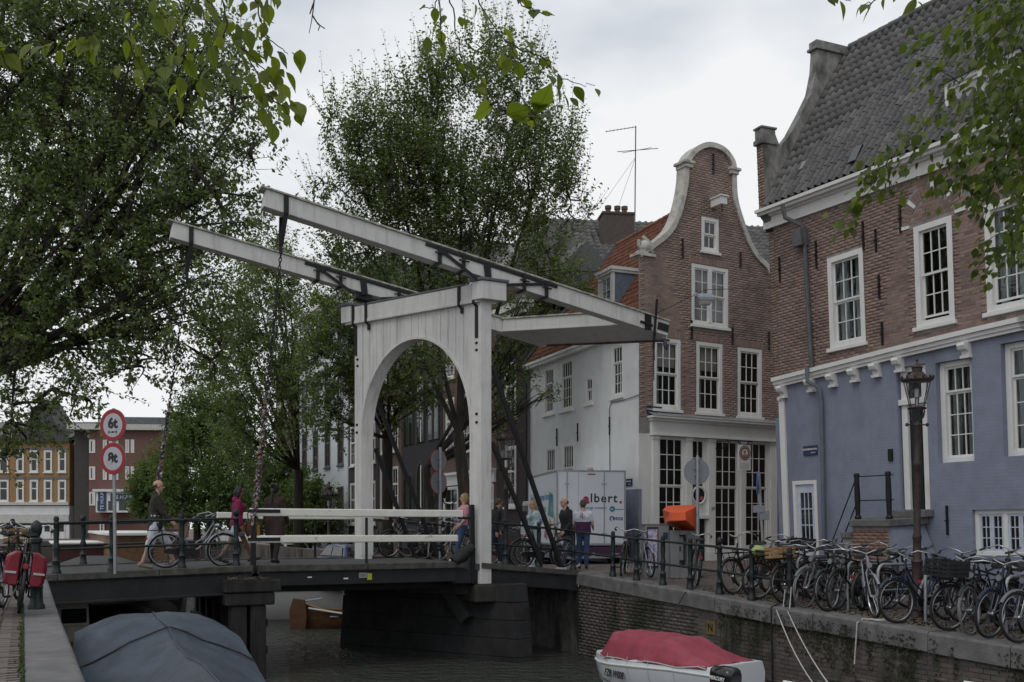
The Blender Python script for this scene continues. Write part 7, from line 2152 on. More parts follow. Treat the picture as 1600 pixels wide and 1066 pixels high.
MB().box(.2, .6, .05, .5, .3, .6).build('blue_bag', M_navy, rb, bevel=.08)
# red-topped motor boat on the right
FB_ = Frame(ST(15.1, 9.5, WATER), (.62, -.785, 0))       # x from bow to stern, y towards the quay
mbo = thing('red_topped_motor_boat', 'white motor boat under a red canvas cover moored at the right quay wall', 'boat', M=FB_.M @ Matrix.Diagonal((.72, .72, 1, 1)))
rings = []
HS = [(0.0, .06, .74, .60), (.25, .34, .74, .40), (.7, .62, .74, .22), (1.3, .82, .76, .1), (2.2, .92, .80, .05), (3.3, .93, .84, .03), (4.45, .88, .84, .03)]
for x, w, zg, zk in HS:
 rings.append([(x, -w * .97, zg + .02), (x - .0, -w * 1.05, zg - .10), (x + .03, -w * 1.04, zg - .17), (x + .08, -w * .9, .14 + zk * .5), (x + .16, -w * .45, zk - .25), (x + .16, w * .45, zk - .25), (x + .08, w * .9, .14 + zk * .5), (x + .03, w * 1.04, zg - .17), (x, w * 1.05, zg - .10), (x, w * .97, zg + .02)])
M_gel = mat('white_gelcoat', (.62, .64, .67), .3, var=.03, scale=2, spec=.5, dirt=((.42, .43, .42), 3, .6, .85, (1, 1, .5)))
hu = MB().loft(rings).build('hull', M_gel, mbo, smooth=40)
mb = MB()
for i in range(len(HS) - 1):
 a_, b_ = rings[i], rings[i + 1]
 for k0, sg in ((3, -1), (6, 1)):
  k1 = 4 if k0 == 3 else 5
  off = Vector((-.004, .012 * sg, -.004))
  pa = [Vector(a_[k0]).lerp(Vector(a_[k0 - 1 if sg < 0 else k0 + 1]), .35) + off, Vector(b_[k0]).lerp(Vector(b_[k0 - 1 if sg < 0 else k0 + 1]), .35) + off, Vector(b_[k1]) + off, Vector(a_[k1]) + off]
  mb.add(pa, [(0, 1, 2, 3)])
mb.build('red_bottom', mat('dark_red_bottom_paint', (.13, .012, .02), .4), mbo)
M_canvas = mat('red_canvas', (.27, .042, .066), .7, var=.14, scale=3, bump=.4, bscale=9, dirt=((.32, .09, .12), 2.0, .5, .8, (1, 1, 1)))
cr = []
for x, w, zt_, ze, wt in ((.5, .42, .80, .78, .12), (.66, .58, .96, .78, .25), (.98, .72, 1.17, .79, .50), (1.08, .76, 1.21, .79, .52), (1.6, .84, 1.19, .80, .55), (2.1, .88, 1.22, .82, .56), (2.55, .92, 1.19, .83, .56), (2.95, .93, 1.21, .84, .56), (3.5, .93, 1.06, .85, .5), (4.1, .90, .92, .86, .4), (4.3, .88, .88, .86, .3)):
 cr.append([(x, -w * 1.02, ze - .05), (x, -w, ze), (x, lerp(-w, -wt, .5), lerp(ze, zt_, .62)), (x, -wt, zt_ - .03), (x, 0, zt_), (x, wt, zt_ - .03), (x, lerp(w, wt, .5), lerp(ze, zt_, .62)), (x, w, ze), (x, w * 1.02, ze - .05)])
MB().loft(creased(cr, 6, 5, .011, 2.2, False), closed=False).build('canvas_cover', M_canvas, mbo, smooth=50)
mb = MB().tube([(r_[0][0], r_[0][1] - .012, r_[0][2] + .02 + .03 * math.sin(i * 2.2)) for i, r_ in enumerate(cr)], .012, 5); mb.build('cover_cord', M_ropew, mbo)
mb = MB()
for x in (1.1, 1.9, 2.6, 3.4):
 w_ = interp(x, [q[0] for q in HS], [q[1] for q in HS])
 mb.tube([(x, -w_, .84), (x + .03, -w_ * 1.06 - .01, .66), (x + .10, -w_ * 1.03 - .01, .45)], .008, 4)
 mb.build('cover_tie', M_ropew, mbo); mb = MB()
text('FZR W008', .17, M_signblack, mbo, Matrix.Translation((1.45, -.885, .50)) @ Matrix.Rotation(R(-9), 4, 'Z') @ Matrix.Rotation(R(-13), 4, 'X'), weight=.004)
MB().box(.1, 4.4, -1.02, -.97, .63, .66).build('rub_strake', M_trim, mbo) if False else None
MB().tube([(r_[1][0], r_[1][1] - .006, r_[1][2]) for r_ in rings], .022, 6).build('rub_strake', M_trim, mbo, smooth=50)
# white open boat with the black outboard, bottom edge
FCb = Frame(ST(10.55, 9.05, WATER), -DS)
wbo, half = hull_boat('open_boat', 'white open boat with blue rope moored at the bottom edge by the right quay', FCb.M, 4.4, .85, .80, -.3, (M_gel, M_trim), bow_rise=.12)
MB().tube([(.1, -.6, .87), (1, -.86, .85), (2, -.87, .88), (2.8, -.8, .89), (3.4, -.6, .95)], .014, 5).build('blue_rope', M_ropeb, wbo)
MB().box(.4, 3.4, -.7, .7, .66, .70).build('foredeck', M_gel, wbo, bevel=.02)
mb = MB().ball((2.8, -.78, .92), .06, 8, 6).tube([(2.8, -.78, .92), (2.75, -.85, .65)], .015, 5); mb.build('blue_rope_knot', M_ropeb, wbo)
ob = thing('outboard_motor', 'black outboard motor with white and red lettering on the stern of the white boat', 'outboard motor', M=FCb.M @ Matrix.Translation((-.12, -.25, .66)) @ Matrix.Scale(.82, 4))
cw = MB().loft([[(x * s_ + .02, y * s_, z) for x, y in ((-.26, -.14), (-.16, -.19), (.18, -.19), (.27, -.12), (.27, .12), (.18, .19), (-.16, .19), (-.26, .14))] for z, s_ in ((.10, .92), (.16, 1.0), (.40, 1.0), (.47, .93), (.51, .75))]).build('cowling', mat('gloss_black_cowl', (.012, .012, .013), .22, coat=.4), ob, smooth=40)
MB().box(-.1, .1, -.09, .09, -.9, .1).build('leg', M_black, ob, bevel=.03)
MB().lathe([(.0, -.05), (.12, -.03), (.12, .0), (.02, .05)], 8, (-.18, 0, -.85), axis='x').build('propeller', M_galv, ob)
MB().tube([(.25, 0, .2), (.7, .12, .28)], .025, 6).build('tiller', M_black, ob)
text('MERCURY', .088, M_signwhite, cw, Matrix.Translation((.02, -.195, .33)), weight=.002, extrude=.003)
MB().box(-.14, .2, -.198, -.191, .24, .262).build('red_stripe', M_signred, cw)
text('25', .07, M_signred, cw, Matrix.Translation((.12, -.196, .20)), extrude=.003)
FD = Frame(ST(8.35, 10.1, WATER), -DS)
wd, _ = hull_boat('open_boat', 'grey-white open boat with pale gunwale at the bottom right edge', FD.M, 4.0, .8, 1.04, -.3, (M_gel, M_trim), bow_rise=.1)
MB().box(.3, 3, -.7, .7, .8, .84).build('cover', mat('olive_net_cover', (.05, .05, .035), .95, var=.4), wd)
MB().box(.02, .12, -.3, -.1, 1.04, 1.11).build('cleat', M_galv, wd, bevel=.02)
# mooring ropes
def rope(name, label, pts, r, m_, sag=0.0):
 P_ = []
 for a_, b_ in zip(pts[:-1], pts[1:]):
  for k in range(12):
   f = k / 12; p = Vector(a_).lerp(Vector(b_), f); p.z -= sag * 4 * f * (1 - f); P_.append(p)
 P_.append(Vector(pts[-1]))
 o = MB().tube(P_, r, 6).build(name, m_, None, smooth=60)
 return put(o, label, 'rope')
s_ = s_at(1234, KR + .18)
b0 = ST(s_ - .02, KR - .02, zr(s_) + .12)
rope('mooring_rope', 'upper white mooring rope from the last railing post to the white open boat', [ST(s_ - .1, KR + .12, zr(s_) + .35), ST(s_ - .25, KR - .1, zr(s_) - .05), FCb.M @ Vector((2.8, -.75, .90))], .009, M_ropew, .16)
rope('mooring_rope', 'lower white mooring rope hanging from the last railing post to the white open boat', [ST(s_ + .05, KR + .12, zr(s_) + .30), ST(s_ + .02, KR - .1, zr(s_) - .05), FCb.M @ Vector((2.7, -.75, .90))], .009, M_ropew, .30)
s2 = s_at(1346, KR)
rope('mooring_rope', 'pale rope coiled on the coping stone and hanging down the quay wall', [ST(s2 - .35, KR + .12, zr(s2) + .02), ST(s2 - .15, KR + .02, zr(s2) + .03), ST(s2 - .28, KR + .2, zr(s2) + .03), ST(s2, KR + .03, zr(s2) + .02), ST(s2, KR - .09, zr(s2) - .03), ST(s2 + .03, KR - .12, WATER + .9)], .012, M_ropew, .01)
s3 = s_at(1077, KR)
rope('mooring_rope', 'thin black rope from the quay railing down to the red topped boat', [ST(s3, KR + .15, zr(s3) + .1), ST(s3, KR - .09, zr(s3) - .02), FB_.M @ Vector((1.1, .4, 1.2))], .012, M_black, .05)
s4 = s_at(1211, KR)
rope('mooring_rope', 'dark cable hanging straight down the quay wall behind the boats', [ST(s4, KR + .1, zr(s4) + .04), ST(s4, KR - .09, zr(s4) - .02), ST(s4, KR - .05, WATER + .1)], .016, M_black, 0)
# ================================================================== parked cars beyond the bridge
def car(label, p, rz, col, L_=3.9, H_=1.42):
 h = thing('parked_car', label, 'car', loc=p, rz=rz)
 cm = mat('car_paint_' + label.split()[0], col, .3, var=.05, coat=.5)
 w = .84
 prof = [(-L_ / 2, .35), (-L_ / 2 + .02, .75), (-L_ / 2 + .12, .92), (-L_ * .10 - .75, .95), (L_ * .24, .90), (L_ / 2 - .15, .78), (L_ / 2, .6), (L_ / 2, .35)]
 b = MB().prism(prof, -w, w).build('body', cm, h, bevel=.06)
 ro = MB().loft([[(x, s * ww, z) for x, ww, z in ((-L_ * .47, .76, .93), (L_ * .22, .76, .90), (L_ * .06, .62, H_ - .02), (-L_ * .16, .64, H_), (-L_ * .40, .62, H_ - .06))] for s in (-1, 1)]).build('roof', cm, h, bevel=.05)
 for s in (-1, 1):
  MB().add([(x, s * (.775 - .13 * (z - .95) / .45), z) for x, z in ((-L_ * .40, .99), (-L_ * .13, .99), (-L_ * .13, H_ - .09), (-L_ * .36, H_ - .12))], [(0, 1, 2, 3)]).build('side_window', M_pane2, ro)
  MB().add([(x, s * (.775 - .13 * (z - .95) / .45), z) for x, z in ((-L_ * .11, .99), (L_ * .17, .97), (L_ * .06, H_ - .09), (-L_ * .11, H_ - .09))], [(0, 1, 2, 3)]).build('side_window', M_pane2, ro)
  for x in (-L_ * .31, L_ * .31):
   wh = MB().lathe([(.27, -.09), (.30, -.07), (.30, .07), (.27, .09)], 18, axis='y').build('wheel', M_tyre, h, smooth=40, loc=(x, s * .80, .30))
   MB().lathe([(.18, -.095), (.18, .095)], 12, axis='y').build('rim', M_galv, wh, smooth=40)
  MB().ball((L_ / 2 - .06, s * .6, .68), .12, 8, 6, (.5, 1.2, .7)).build('headlight', M_clear, h, smooth=60)
  MB().box(-L_ / 2 - .015, -L_ / 2 + .1, s * .68 - .1, s * .68 + .1, .68, .88).build('tail_light', M_signred, h, bevel=.02)
 MB().add([(-L_ * .475, -.62, 1.0), (-L_ * .475, .62, 1.0), (-L_ * .415, .54, H_ - .12), (-L_ * .415, -.54, H_ - .12)], [(0, 1, 2, 3)]).build('rear_window', M_pane2, ro)
 MB().add([(L_ * .215, -.66, .97), (L_ * .215, .66, .97), (L_ * .075, .55, H_ - .08), (L_ * .075, -.55, H_ - .08)], [(0, 1, 2, 3)]).build('windscreen', M_pane2, ro)
 return h
car('blue small car parked on the right bank just beyond the bridge', PX(538, 818, 39.0) + Vector((0, 0, -2.25)), math.atan2(DS.y, DS.x) + .1, (.03, .055, .13))
car('silver small car parked on the right bank left of the blue car', PX(495, 818, 46.0) + Vector((0, 0, -2.6)), math.atan2(DS.y, DS.x), (.3, .33, .37))
car('white car parked on the right bank farthest from the bridge', PX(452, 818, 56.0) + Vector((0, 0, -2.5)), math.atan2(DS.y, DS.x), (.5, .5, .5))
# ================================================================== bicycles
WR = .345
_tc = [(WR - .02) * math.cos(k * math.pi / 14) for k in range(28)], [(WR - .02) * math.sin(k * math.pi / 14) for k in range(28)]
TYRE = MB().tube([(x, 0, z) for x, z in zip(*_tc)], .021, 6, closed=True).mesh('wheel', M_tyre, 60)
TYREW = MB().tube([(x, 0, z) for x, z in zip(*_tc)], .018, 6, closed=True).mesh('wheel', mat('worn_grey_tyre', (.16, .155, .15), .8), 60)
RIM = MB().tube([(x * .925, 0, z * .925) for x, z in zip(*_tc)], .0125, 5, closed=True).mesh('rim', M_chrome, 60)
sp = MB()
for k in range(18):
 a = k * 2 * math.pi / 18
 sp.tube([(.02 * math.cos(a + .8), .02 * (-1) ** k, .02 * math.sin(a + .8)), (.30 * math.cos(a), 0, .30 * math.sin(a))], .0022, 3, cap=False)
sp.lathe([(.02, -.045), (.03, -.03), (.02, -.02), (.02, .02), (.03, .03), (.02, .045)], 8, axis='y')
SPOKE = sp.mesh('spokes', M_chrome)
def guard(c, a0, a1, r, w, m, n=14):
 rings = []
 for i in range(n + 1):
  a = lerp(a0, a1, i / n)
  rings.append([(c[0] + q * math.cos(a), y, c[2] + q * math.sin(a)) for q, y in ((r - .012, -w), (r + .006, -w * .6), (r + .012, 0), (r + .006, w * .6), (r - .012, w), (r, 0))])
 return MB().loft(rings).mesh('mudguard', m, 60)
SADDLE = MB().loft([[(x, y * w, z + h) for y, h in ((-1, -.02), (-.8, .015), (0, .03), (.8, .015), (1, -.02), (0, -.04))] for x, w, z in ((-.14, .06, .02), (-.11, .10, .015), (-.02, .09, .0), (.07, .035, .0), (.14, .02, -.005))]).mesh('saddle', M_leather, 50)
RH, FH_ = (-.53, 0, WR), (.58, 0, WR)
def steer_pts(pts, ang):
 if not ang: return pts
 ax = Matrix.Translation((.44, 0, 0)) @ Matrix.Rotation(ang, 4, 'Z') @ Matrix.Translation((-.44, 0, 0))
 return [tuple(ax @ Vector(p)) for p in pts]
def make_bike(kind='step', paint=None, metal=None, steer=0.0, tall=1.0, extra=(), white_tyre=False, light=True):
 h = thing('bicycle', 'bicycle', 'bicycle')
 paint = paint or M_black; metal = metal or M_chrome
 SX = Matrix.Translation((.44, 0, 0)) @ Matrix.Rotation(steer, 4, 'Z') @ Matrix.Translation((-.44, 0, 0))
 for c, fr in ((RH, False), (FH_, True)):
  w = link('wheel', TYREW if white_tyre else TYRE, h)
  w.matrix_basis = (SX if fr else Matrix()) @ Matrix.Translation(c)
  link('rim', RIM, w); link('spokes', SPOKE, w)
 st, bb = (-.27, 0, .86), (-.07, 0, .30)
 hd0, hd1 = (.345, 0, .98), (.395, 0, .80)
 mb = MB()
 mb.tube([bb, st], .017, 6); mb.tube([hd0, hd1], .021, 6)
 if kind == 'step':
  mb.tube([hd1, (.27, 0, .58), (.10, 0, .40), bb], .019, 6); mb.tube([(.37, 0, .90), (.20, 0, .62), (.0, 0, .47), (-.12, 0, .44)], .014, 6)
 elif kind == 'swan':
  mb.tube([(.37, 0, .88), (.33, 0, .66), (.20, 0, .42), (.05, 0, .33), bb], .022, 6)
 else:
  mb.tube([(.36, 0, .93), (-.245, 0, .80)], .016, 6); mb.tube([hd1, bb], .018, 6)
 for y in (-.05, .05):
  mb.tube([bb, (RH[0], y, RH[2])], .010, 5); mb.tube([(-.235, y * .3, .74), (RH[0], y, RH[2])], .009, 5)
 mb.build('frame', paint, h, smooth=50)
 mb = MB()
 for y in (-.045, .045):
  mb.tube([hd1, (.42, y, .72), (.47, y, .58), (FH_[0], y, FH_[2])], .012, 5)
 o = mb.build('fork', paint, h, smooth=50); o.matrix_basis = SX
 o = link('mudguard', guard(RH, R(15), R(215), WR + .025, .026, paint), h)
 o = link('mudguard', guard(FH_, R(35), R(195), WR + .025, .026, paint), h); o.matrix_basis = SX
 mb = MB()
 for y in (-.04, .04): mb.tube([(RH[0], y, RH[2]), (RH[0] - .30, y * .6, RH[2] + .16)], .004, 4)
 zz = 1.0 * tall
 mb = MB()
 mb.tube([(.34, 0, .97), (.325, 0, zz + .03)], .013, 6)
 if kind == 'diamond':
  mb.tube([(.14, .28, zz - .02), (.24, .27, zz + .0), (.38, .15, zz + .04), (.35, 0, zz + .03), (.38, -.15, zz + .04), (.24, -.27, zz), (.14, -.28, zz - .02)], .0115, 6)
 else:
  mb.tube([(.0, .25, zz + .02), (.14, .28, zz + .05), (.33, .22, zz + .10), (.39, .10, zz + .06), (.36, 0, zz + .02), (.39, -.10, zz + .06), (.33, -.22, zz + .10), (.14, -.28, zz + .05), (.0, -.25, zz + .02)], .0115, 6)
 hb = mb.build('handlebar', metal, h, smooth=60); hb.matrix_basis = SX
 for sg in (-1, 1):
  e = ((.0, .25 * sg, zz + .02), (.12, .277 * sg, zz + .045)) if kind != 'diamond' else ((.12, .28 * sg, zz - .025), (.22, .275 * sg, zz - .005))
  MB().tube(e, .018, 8).build('grip', M_black, hb)
  MB().tube([Vector(e[1]) + Vector((.03, -.01 * sg, -.01)), Vector(e[0]) + Vector((.02, 0, -.05))], .006, 4).build('brake_lever', M_chrome, hb)
 MB().tube([(.34, .02, zz), (.42, .05, .95), (.40, .02, .8)], .004, 4).build('brake_cable', M_black, hb)
 mb = MB().tube([st, (-.285, 0, .93)], .013, 6); mb.build('seat_post', M_chrome, h)
 link('saddle', SADDLE, h, (-.29, 0, .955 * (1 if tall == 1 else 1.0)))
 mb = MB()
 for y in (-.06, -.02, .02, .06): mb.tube([(-.85, y, .745), (-.27, y * .8, .755)], .006, 4)
 for x in (-.84, -.6, -.36): mb.tube([(x, -.065, .745), (x, .065, .745)], .006, 4)
 for y in (-.065, .065): mb.tube([(-.55, y, .36), (-.62, y, .745)], .006, 4)
 mb.build('luggage_rack', M_iron, h)
 MB().prism([(.04, .26), (.06, .36), (-.02, .40), (-.50, .395), (-.58, .36), (-.56, .30), (-.02, .22)], -.065, -.045).build('chain_case', M_black, h, bevel=.008)
 mb = MB()
 mb.lathe([(.018, -.09), (.018, .09)], 6, bb, axis='y'); mb.bar((bb[0], -.085, bb[2]), (bb[0] + .12, -.085, bb[2] - .12), .02, .012); mb.bar((bb[0], .085, bb[2]), (bb[0] - .12, .085, bb[2] + .12), .02, .012)
 mb.box(bb[0] + .07, bb[0] + .17, -.18, -.09, bb[2] - .135, bb[2] - .11); mb.box(bb[0] - .17, bb[0] - .07, .09, .18, bb[2] + .11, bb[2] + .135)
 mb.build('crank_and_pedals', M_black, h)
 MB().tube([(-.50, .06, .33), (-.44, .16, .015)], .009, 5).build('kickstand', M_chrome, h)
 if light:
  o = MB().lathe([(.025, -.05), (.045, 0), (.045, .03)], 10, (.44, 0, .84), axis='x').build('headlight', M_chrome, h, smooth=50); o.matrix_basis = SX
 MB().box(-.90, -.875, -.03, .03, .56, .62).build('rear_light', M_signred, h, bevel=.008)
 for e in extra:
  if e == 'crate':
   o = MB()
   x0, x1, y0, y1, z0, z1 = .46, .84, -.24, .24, .80, 1.04
   for k in range(4):
    za, zb2 = z0 + .062 * k, z0 + .062 * k + .038
    o.box(x0, x1, y0, y0 + .014, za, zb2).box(x0, x1, y1 - .014, y1, za, zb2).box(x0, x0 + .014, y0 + .015, y1 - .015, za, zb2).box(x1 - .014, x1, y0 + .015, y1 - .015, za, zb2)
   for x, y in ((x0, y0), (x1 - .03, y0), (x0, y1 - .03), (x1 - .03, y1 - .03), ((x0 + x1) / 2, y0 - .002), ((x0 + x1) / 2, y1 - .028)): o.box(x - .002, x + .03, y - .002, y + .032, z0 - .003, z1)
   for y in (-.16, -.06, .06, .16): o.box(x0 - .003, x0 + .016, y - .012, y + .012, z0, z1); o.box(x1 - .016, x1 + .003, y - .012, y + .012, z0, z1)
   o.box(x0 + .01, x1 - .01, y0 + .01, y1 - .01, z0, z0 + .012)
   c = o.build('plastic_crate', M_black, h); c.matrix_basis = SX
   MB().box(x0 + .1, x1 - .1, y0 - .006, y0 + .016, z0 + .1, z0 + .2).build('crate_label', mat('grey_print', (.14, .14, .14), .6), c)
  if e == 'carrier':
   o = MB()
   for y in (-.18, -.06, .06, .18): o.tube([(.42, y, .80), (.78, y, .80)], .008, 5)
   for x in (.42, .60, .78): o.tube([(x, -.2, .80), (x, .2, .80)], .008, 5)
   o.tube([(.78, -.2, .80), (.78, -.2, .90), (.78, .2, .90), (.78, .2, .80)], .008, 5)
   for y in (-.07, .07): o.tube([(.74, y, .80), (FH_[0], y, FH_[2])], .007, 5)
   c = o.build('front_carrier', M_iron, h); c.matrix_basis = SX
  if e == 'wood':
   o = MB()
   for k in range(3): o.box(.44, .80, -.2, -.185, .82 + .07 * k, .87 + .07 * k).box(.44, .80, .185, .2, .82 + .07 * k, .87 + .07 * k).box(.44, .455, -.184, .184, .82 + .07 * k, .87 + .07 * k).box(.785, .80, -.184, .184, .82 + .07 * k, .87 + .07 * k)
   o.box(.456, .784, -.184, .184, .81, .825)
   c = o.build('wooden_crate', mat('crate_wood', (.25, .15, .07), .8, var=.3), h); c.matrix_basis = SX
  if e == 'panniers':
   pm2 = mat('red_pannier_fabric', (.18, .008, .022), .42, var=.15, bump=.3, bscale=8)
   for sg in (-1, 1):
    p = MB().loft([[(x, sg * (.065 + d), z) for x, d in ((-.90, 0), (-.90, .13 * f), (-.82, .16 * f), (-.46, .16 * f), (-.38, .13 * f), (-.38, 0))] for z, f in ((.36, .75), (.40, .95), (.58, 1.05), (.70, .9), (.755, .35))]).build('pannier', pm2, h, smooth=40, bevel=.015)
    MB().box(-.918, -.895, sg * .15 - .06, sg * .15 + .06, .50, .525).build('reflective_strip', mat('grey_reflector', (.4, .4, .4), .4), p)
  if e == 'child_seat':
   c = MB().loft([[(x, s * .15, z) for s in (-1, 1) for x, z in (((-.75, .80), (-.45, .80)) if s == -1 else ((-.45, .80), (-.75, .80)))], [(x, s * .17, z) for s in (-1, 1) for x, z in (((-.85, 1.15), (-.78, 1.12)) if s == -1 else ((-.78, 1.12), (-.85, 1.15)))]]).build('child_seat', M_black, h, bevel=.02)
  if e == 'bag':
   MB().ball((.62, 0, .90), .15, 10, 7, (1.1, 1.2, .7)).build('green_bag', mat('pale_green_bag', (.28, .33, .14), .8, bump=.4, bscale=8), h, smooth=60)
  if e == 'mirror':
   o = MB().tube([(.14, .28, zz + .05), (.17, .30, zz + .26)], .006, 5).ball((.17, .30, zz + .31), .06, 8, 6, (.3, .7, 1.2)); o.build('mirror', M_black, h, smooth=50)
 return h
M_bk = mat('black_enamel', (.014, .014, .015), .35, spec=.5)
M_dblue = mat('dark_blue_enamel', (.012, .018, .045), .35)
M_silver = mat('silver_enamel', (.25, .26, .28), .35, metal=.5)
M_brown = mat('brown_green_enamel', (.03, .04, .03), .4)
M_rust = mat('rusted_black_enamel', (.035, .026, .02), .6, var=.4, scale=14)
M_grey = mat('worn_grey_enamel', (.13, .135, .14), .5)
PROTO = {
 'black_step': make_bike('swan', M_bk), 'black_diamond': make_bike('diamond', M_bk, steer=R(14)), 'blue_step': make_bike('step', M_dblue, steer=R(-10)),
 'silver': make_bike('step', M_silver, steer=R(8)), 'crate': make_bike('swan', M_bk, extra=('carrier', 'crate')), 'wood': make_bike('diamond', M_rust, extra=('carrier', 'wood')),
 'brown': make_bike('diamond', M_brown, steer=R(-18)), 'grey': make_bike('step', M_grey, white_tyre=True), 'carrier': make_bike('swan', M_bk, extra=('carrier',), tall=1.08),
 'pannier': make_bike('step', M_bk, extra=('panniers',)), 'high': make_bike('swan', M_grey, tall=1.14, extra=('mirror',)), 'bag': make_bike('step', M_rust, extra=('carrier', 'bag')),
 'pale_tyre': make_bike('diamond', M_bk, white_tyre=True, steer=R(10)),
}
used = set()
def place_bike(kind, p, fwd, label, group=None, lean=0.0, pitch=0.0):
 pr = PROTO[kind]
 b = pr if kind not in used else copy_tree(pr)
 used.add(kind)
 f = Vector(fwd).normalized()
 M = Matrix.Translation(p) @ Matrix.Rotation(math.atan2(f.y, f.x), 4, 'Z') @ Matrix.Rotation(-pitch, 4, 'Y') @ Matrix.Rotation(lean, 4, 'X')
 b.matrix_basis = M
 b['label'] = label
 if group: b['group'] = group
 elif 'group' in b: del b['group']
 return b
GQ = 'bicycles parked on the right quay'
def quay_bike(kind, u, label, tw=12.05, yaw=0.0, lean=4, rev=False):
 """u is the photo column of the wheel nearest the water"""
 s_ = s_at(u, tw)
 f = -DT
 f = Matrix.Rotation(R(yaw), 3, 'Z') @ f
 hub = ST(s_, tw, zr(s_) + .005)
 if rev:
  p = hub + (-f) * -0.0 - f * 0 + (-f) * -.0
  p = hub - f * .53 if False else hub + f * -.53
  return place_bike(kind, hub - f * .53, -f, label, GQ, R(lean))
 return place_bike(kind, hub - f * .58, f, label, GQ, R(lean))
row = [
 ('carrier', 1146, 'black bicycle with high bars and front carrier nearest the orange hooded cabinet', 12.15, 12, 5, False),
 ('bag', 1183, 'rusty bicycle carrying a pale green bag on its front carrier', 12.05, -8, -5, False),
 ('wood', 1227, 'rusty black bicycle with a small wooden crate beside the last railing post', 12.05, 6, 5, False),
 ('grey', 1257, 'grey bicycle with pale worn tyres just right of the last railing post', 12.0, 10, -3, False),
 ('black_diamond', 1291, 'black diamond framed bicycle second to the right of the last railing post', 11.95, -6, 4, False),
 ('black_step', 1306, 'plain black bicycle with curved frame below the stoop railing', 12.2, 14, -4, False),
 ('silver', 1366, 'silver bicycle turned almost end-on left of the street lamp', 12.05, 52, 4, False),
 ('blue_step', 1404, 'dark blue bicycle leaning by the foot of the red-brown street lamp', 11.9, 2, 3, False),
 ('crate', 1482, 'black bicycle with a black plastic crate right of the street lamp', 11.95, -10, -3, False),
 ('pale_tyre', 1514, 'black bicycle with pale worn tyres right of the crate bicycle', 11.9, 4, 4, False),
 ('blue_step', 1548, 'dark blue bicycle second from the right edge of the quay row', 11.85, 12, -4, False),
 ('high', 1592, 'grey bicycle with very high handlebars and a mirror at the right edge', 11.85, -4, 3, False),
 ('brown', 1205, 'dark green diamond bicycle behind the green bag bicycle', 12.8, 8, 4, True),
 ('black_step', 1240, 'black bicycle with curved frame behind the wooden crate bicycle', 12.9, -10, -4, True),
 ('black_diamond', 1275, 'black diamond framed bicycle backed in behind the pale tyred grey one', 12.9, 8, 4, True),
 ('grey', 1322, 'grey bicycle with pale tyres in front of the brick stoop', 13.0, -6, 4, True),
 ('brown', 1352, 'dark green diamond bicycle standing before the small stoop hatch', 12.7, 4, 3, True),
 ('black_step', 1385, 'black bicycle with curved frame directly left of the lamp foot', 13.2, -8, -3, True),
 ('silver', 1452, 'silver bicycle half hidden behind the lamp post and the crate bicycle', 13.0, 10, 4, True),
 ('carrier', 1503, 'black bicycle with front carrier behind the black crate', 13.0, -8, 4, True),
 ('black_diamond', 1532, 'black diamond framed bicycle under the low basement window', 13.1, 8, -4, True),
 ('brown', 1572, 'dark green diamond bicycle behind the high handlebar bicycle', 12.9, -6, 4, True),
 ('crate', 1168, 'black bicycle with black crate behind the railing near the shop', 13.0, -12, 4, True),
]
for k, u, lab, tw, yaw, ln, rv in row: quay_bike(k, u, lab, tw, yaw, ln, rv)
s_ = 18.55
place_bike('black_step', ST(18.5, 12.30, zr(18.5)), (-.20, -1, 0), 'black bicycle facing the camera at the corner post of the bridge railing', GQ, R(-5))
place_bike('silver', ST(18.15, 12.65, zr(18.1)), (.05, -1, 0), 'silver bicycle facing the camera left of the poster cabinet', GQ, R(4))
place_bike('black_step', ST(16.2, 12.55, zr(16.3)), (.10, 1, 0), 'black bicycle seen from behind at the foot of the orange hooded cabinet', GQ, R(5))
# bicycles on the bridge
t = t_at(303, 19.85)
place_bike('silver', ST(19.85, t, zd(t) + .02), DT, 'silver step-through bicycle leaning on the left bridge railing', None, R(4))
t = t_at(846, 19.9)
place_bike('black_step', ST(19.9, t, zd(t) + .02), DT, 'black bicycle leaning on the right bridge railing before the truck', None, R(3))
for i, (k, u, sg, lab) in enumerate((('grey', 605, 1, 'grey bicycle by the left portal post on the far bridge railing'), ('black_diamond', 640, -1, 'black diamond bicycle on the far bridge railing between two struts'), ('silver', 690, 1, 'silver bicycle on the far bridge railing left of the woman in pink'), ('pale_tyre', 716, -1, 'black pale tyred bicycle behind the woman in pink'))):
 t = t_at(u, 23.2)
 place_bike(k, ST(23.2, t, zd(t) + .02), DT * sg, lab, 'bicycles on the far bridge railing', R(3 * sg))
t = t_at(792, 23.3); place_bike('brown', ST(23.3, t, zd(t) + .01), DT, 'dark green bicycle behind the right portal post', 'bicycles on the far bridge railing', R(3))
# bicycles on the left quay
p = PX(29, 818, 12.0); p.z = zl(8) + .01
place_bike('pannier', p, (-.46, .89, 0), 'black bicycle with two bright red panniers at the left kerb', 'bicycles on the left quay', R(7))
p = PX(-6, 818, 11.8); p.z = zl(8) + .01
place_bike('blue_step', p, (-.40, .91, 0), 'dark blue bicycle left of the red panniers', 'bicycles on the left quay', R(-3))
p = PX(14, 818, 13.2); p.z = zl(8) + .01
place_bike('wood', p, (-.3, .95, 0), 'rusty bicycle with wooden crate in front of the red panniers', 'bicycles on the left quay', R(3))
for k, b in PROTO.items():
 if k not in used:
  for c in kids(b):
   for c2 in kids(c): bpy.data.objects.remove(c2)
   bpy.data.objects.remove(c)
  bpy.data.objects.remove(b)
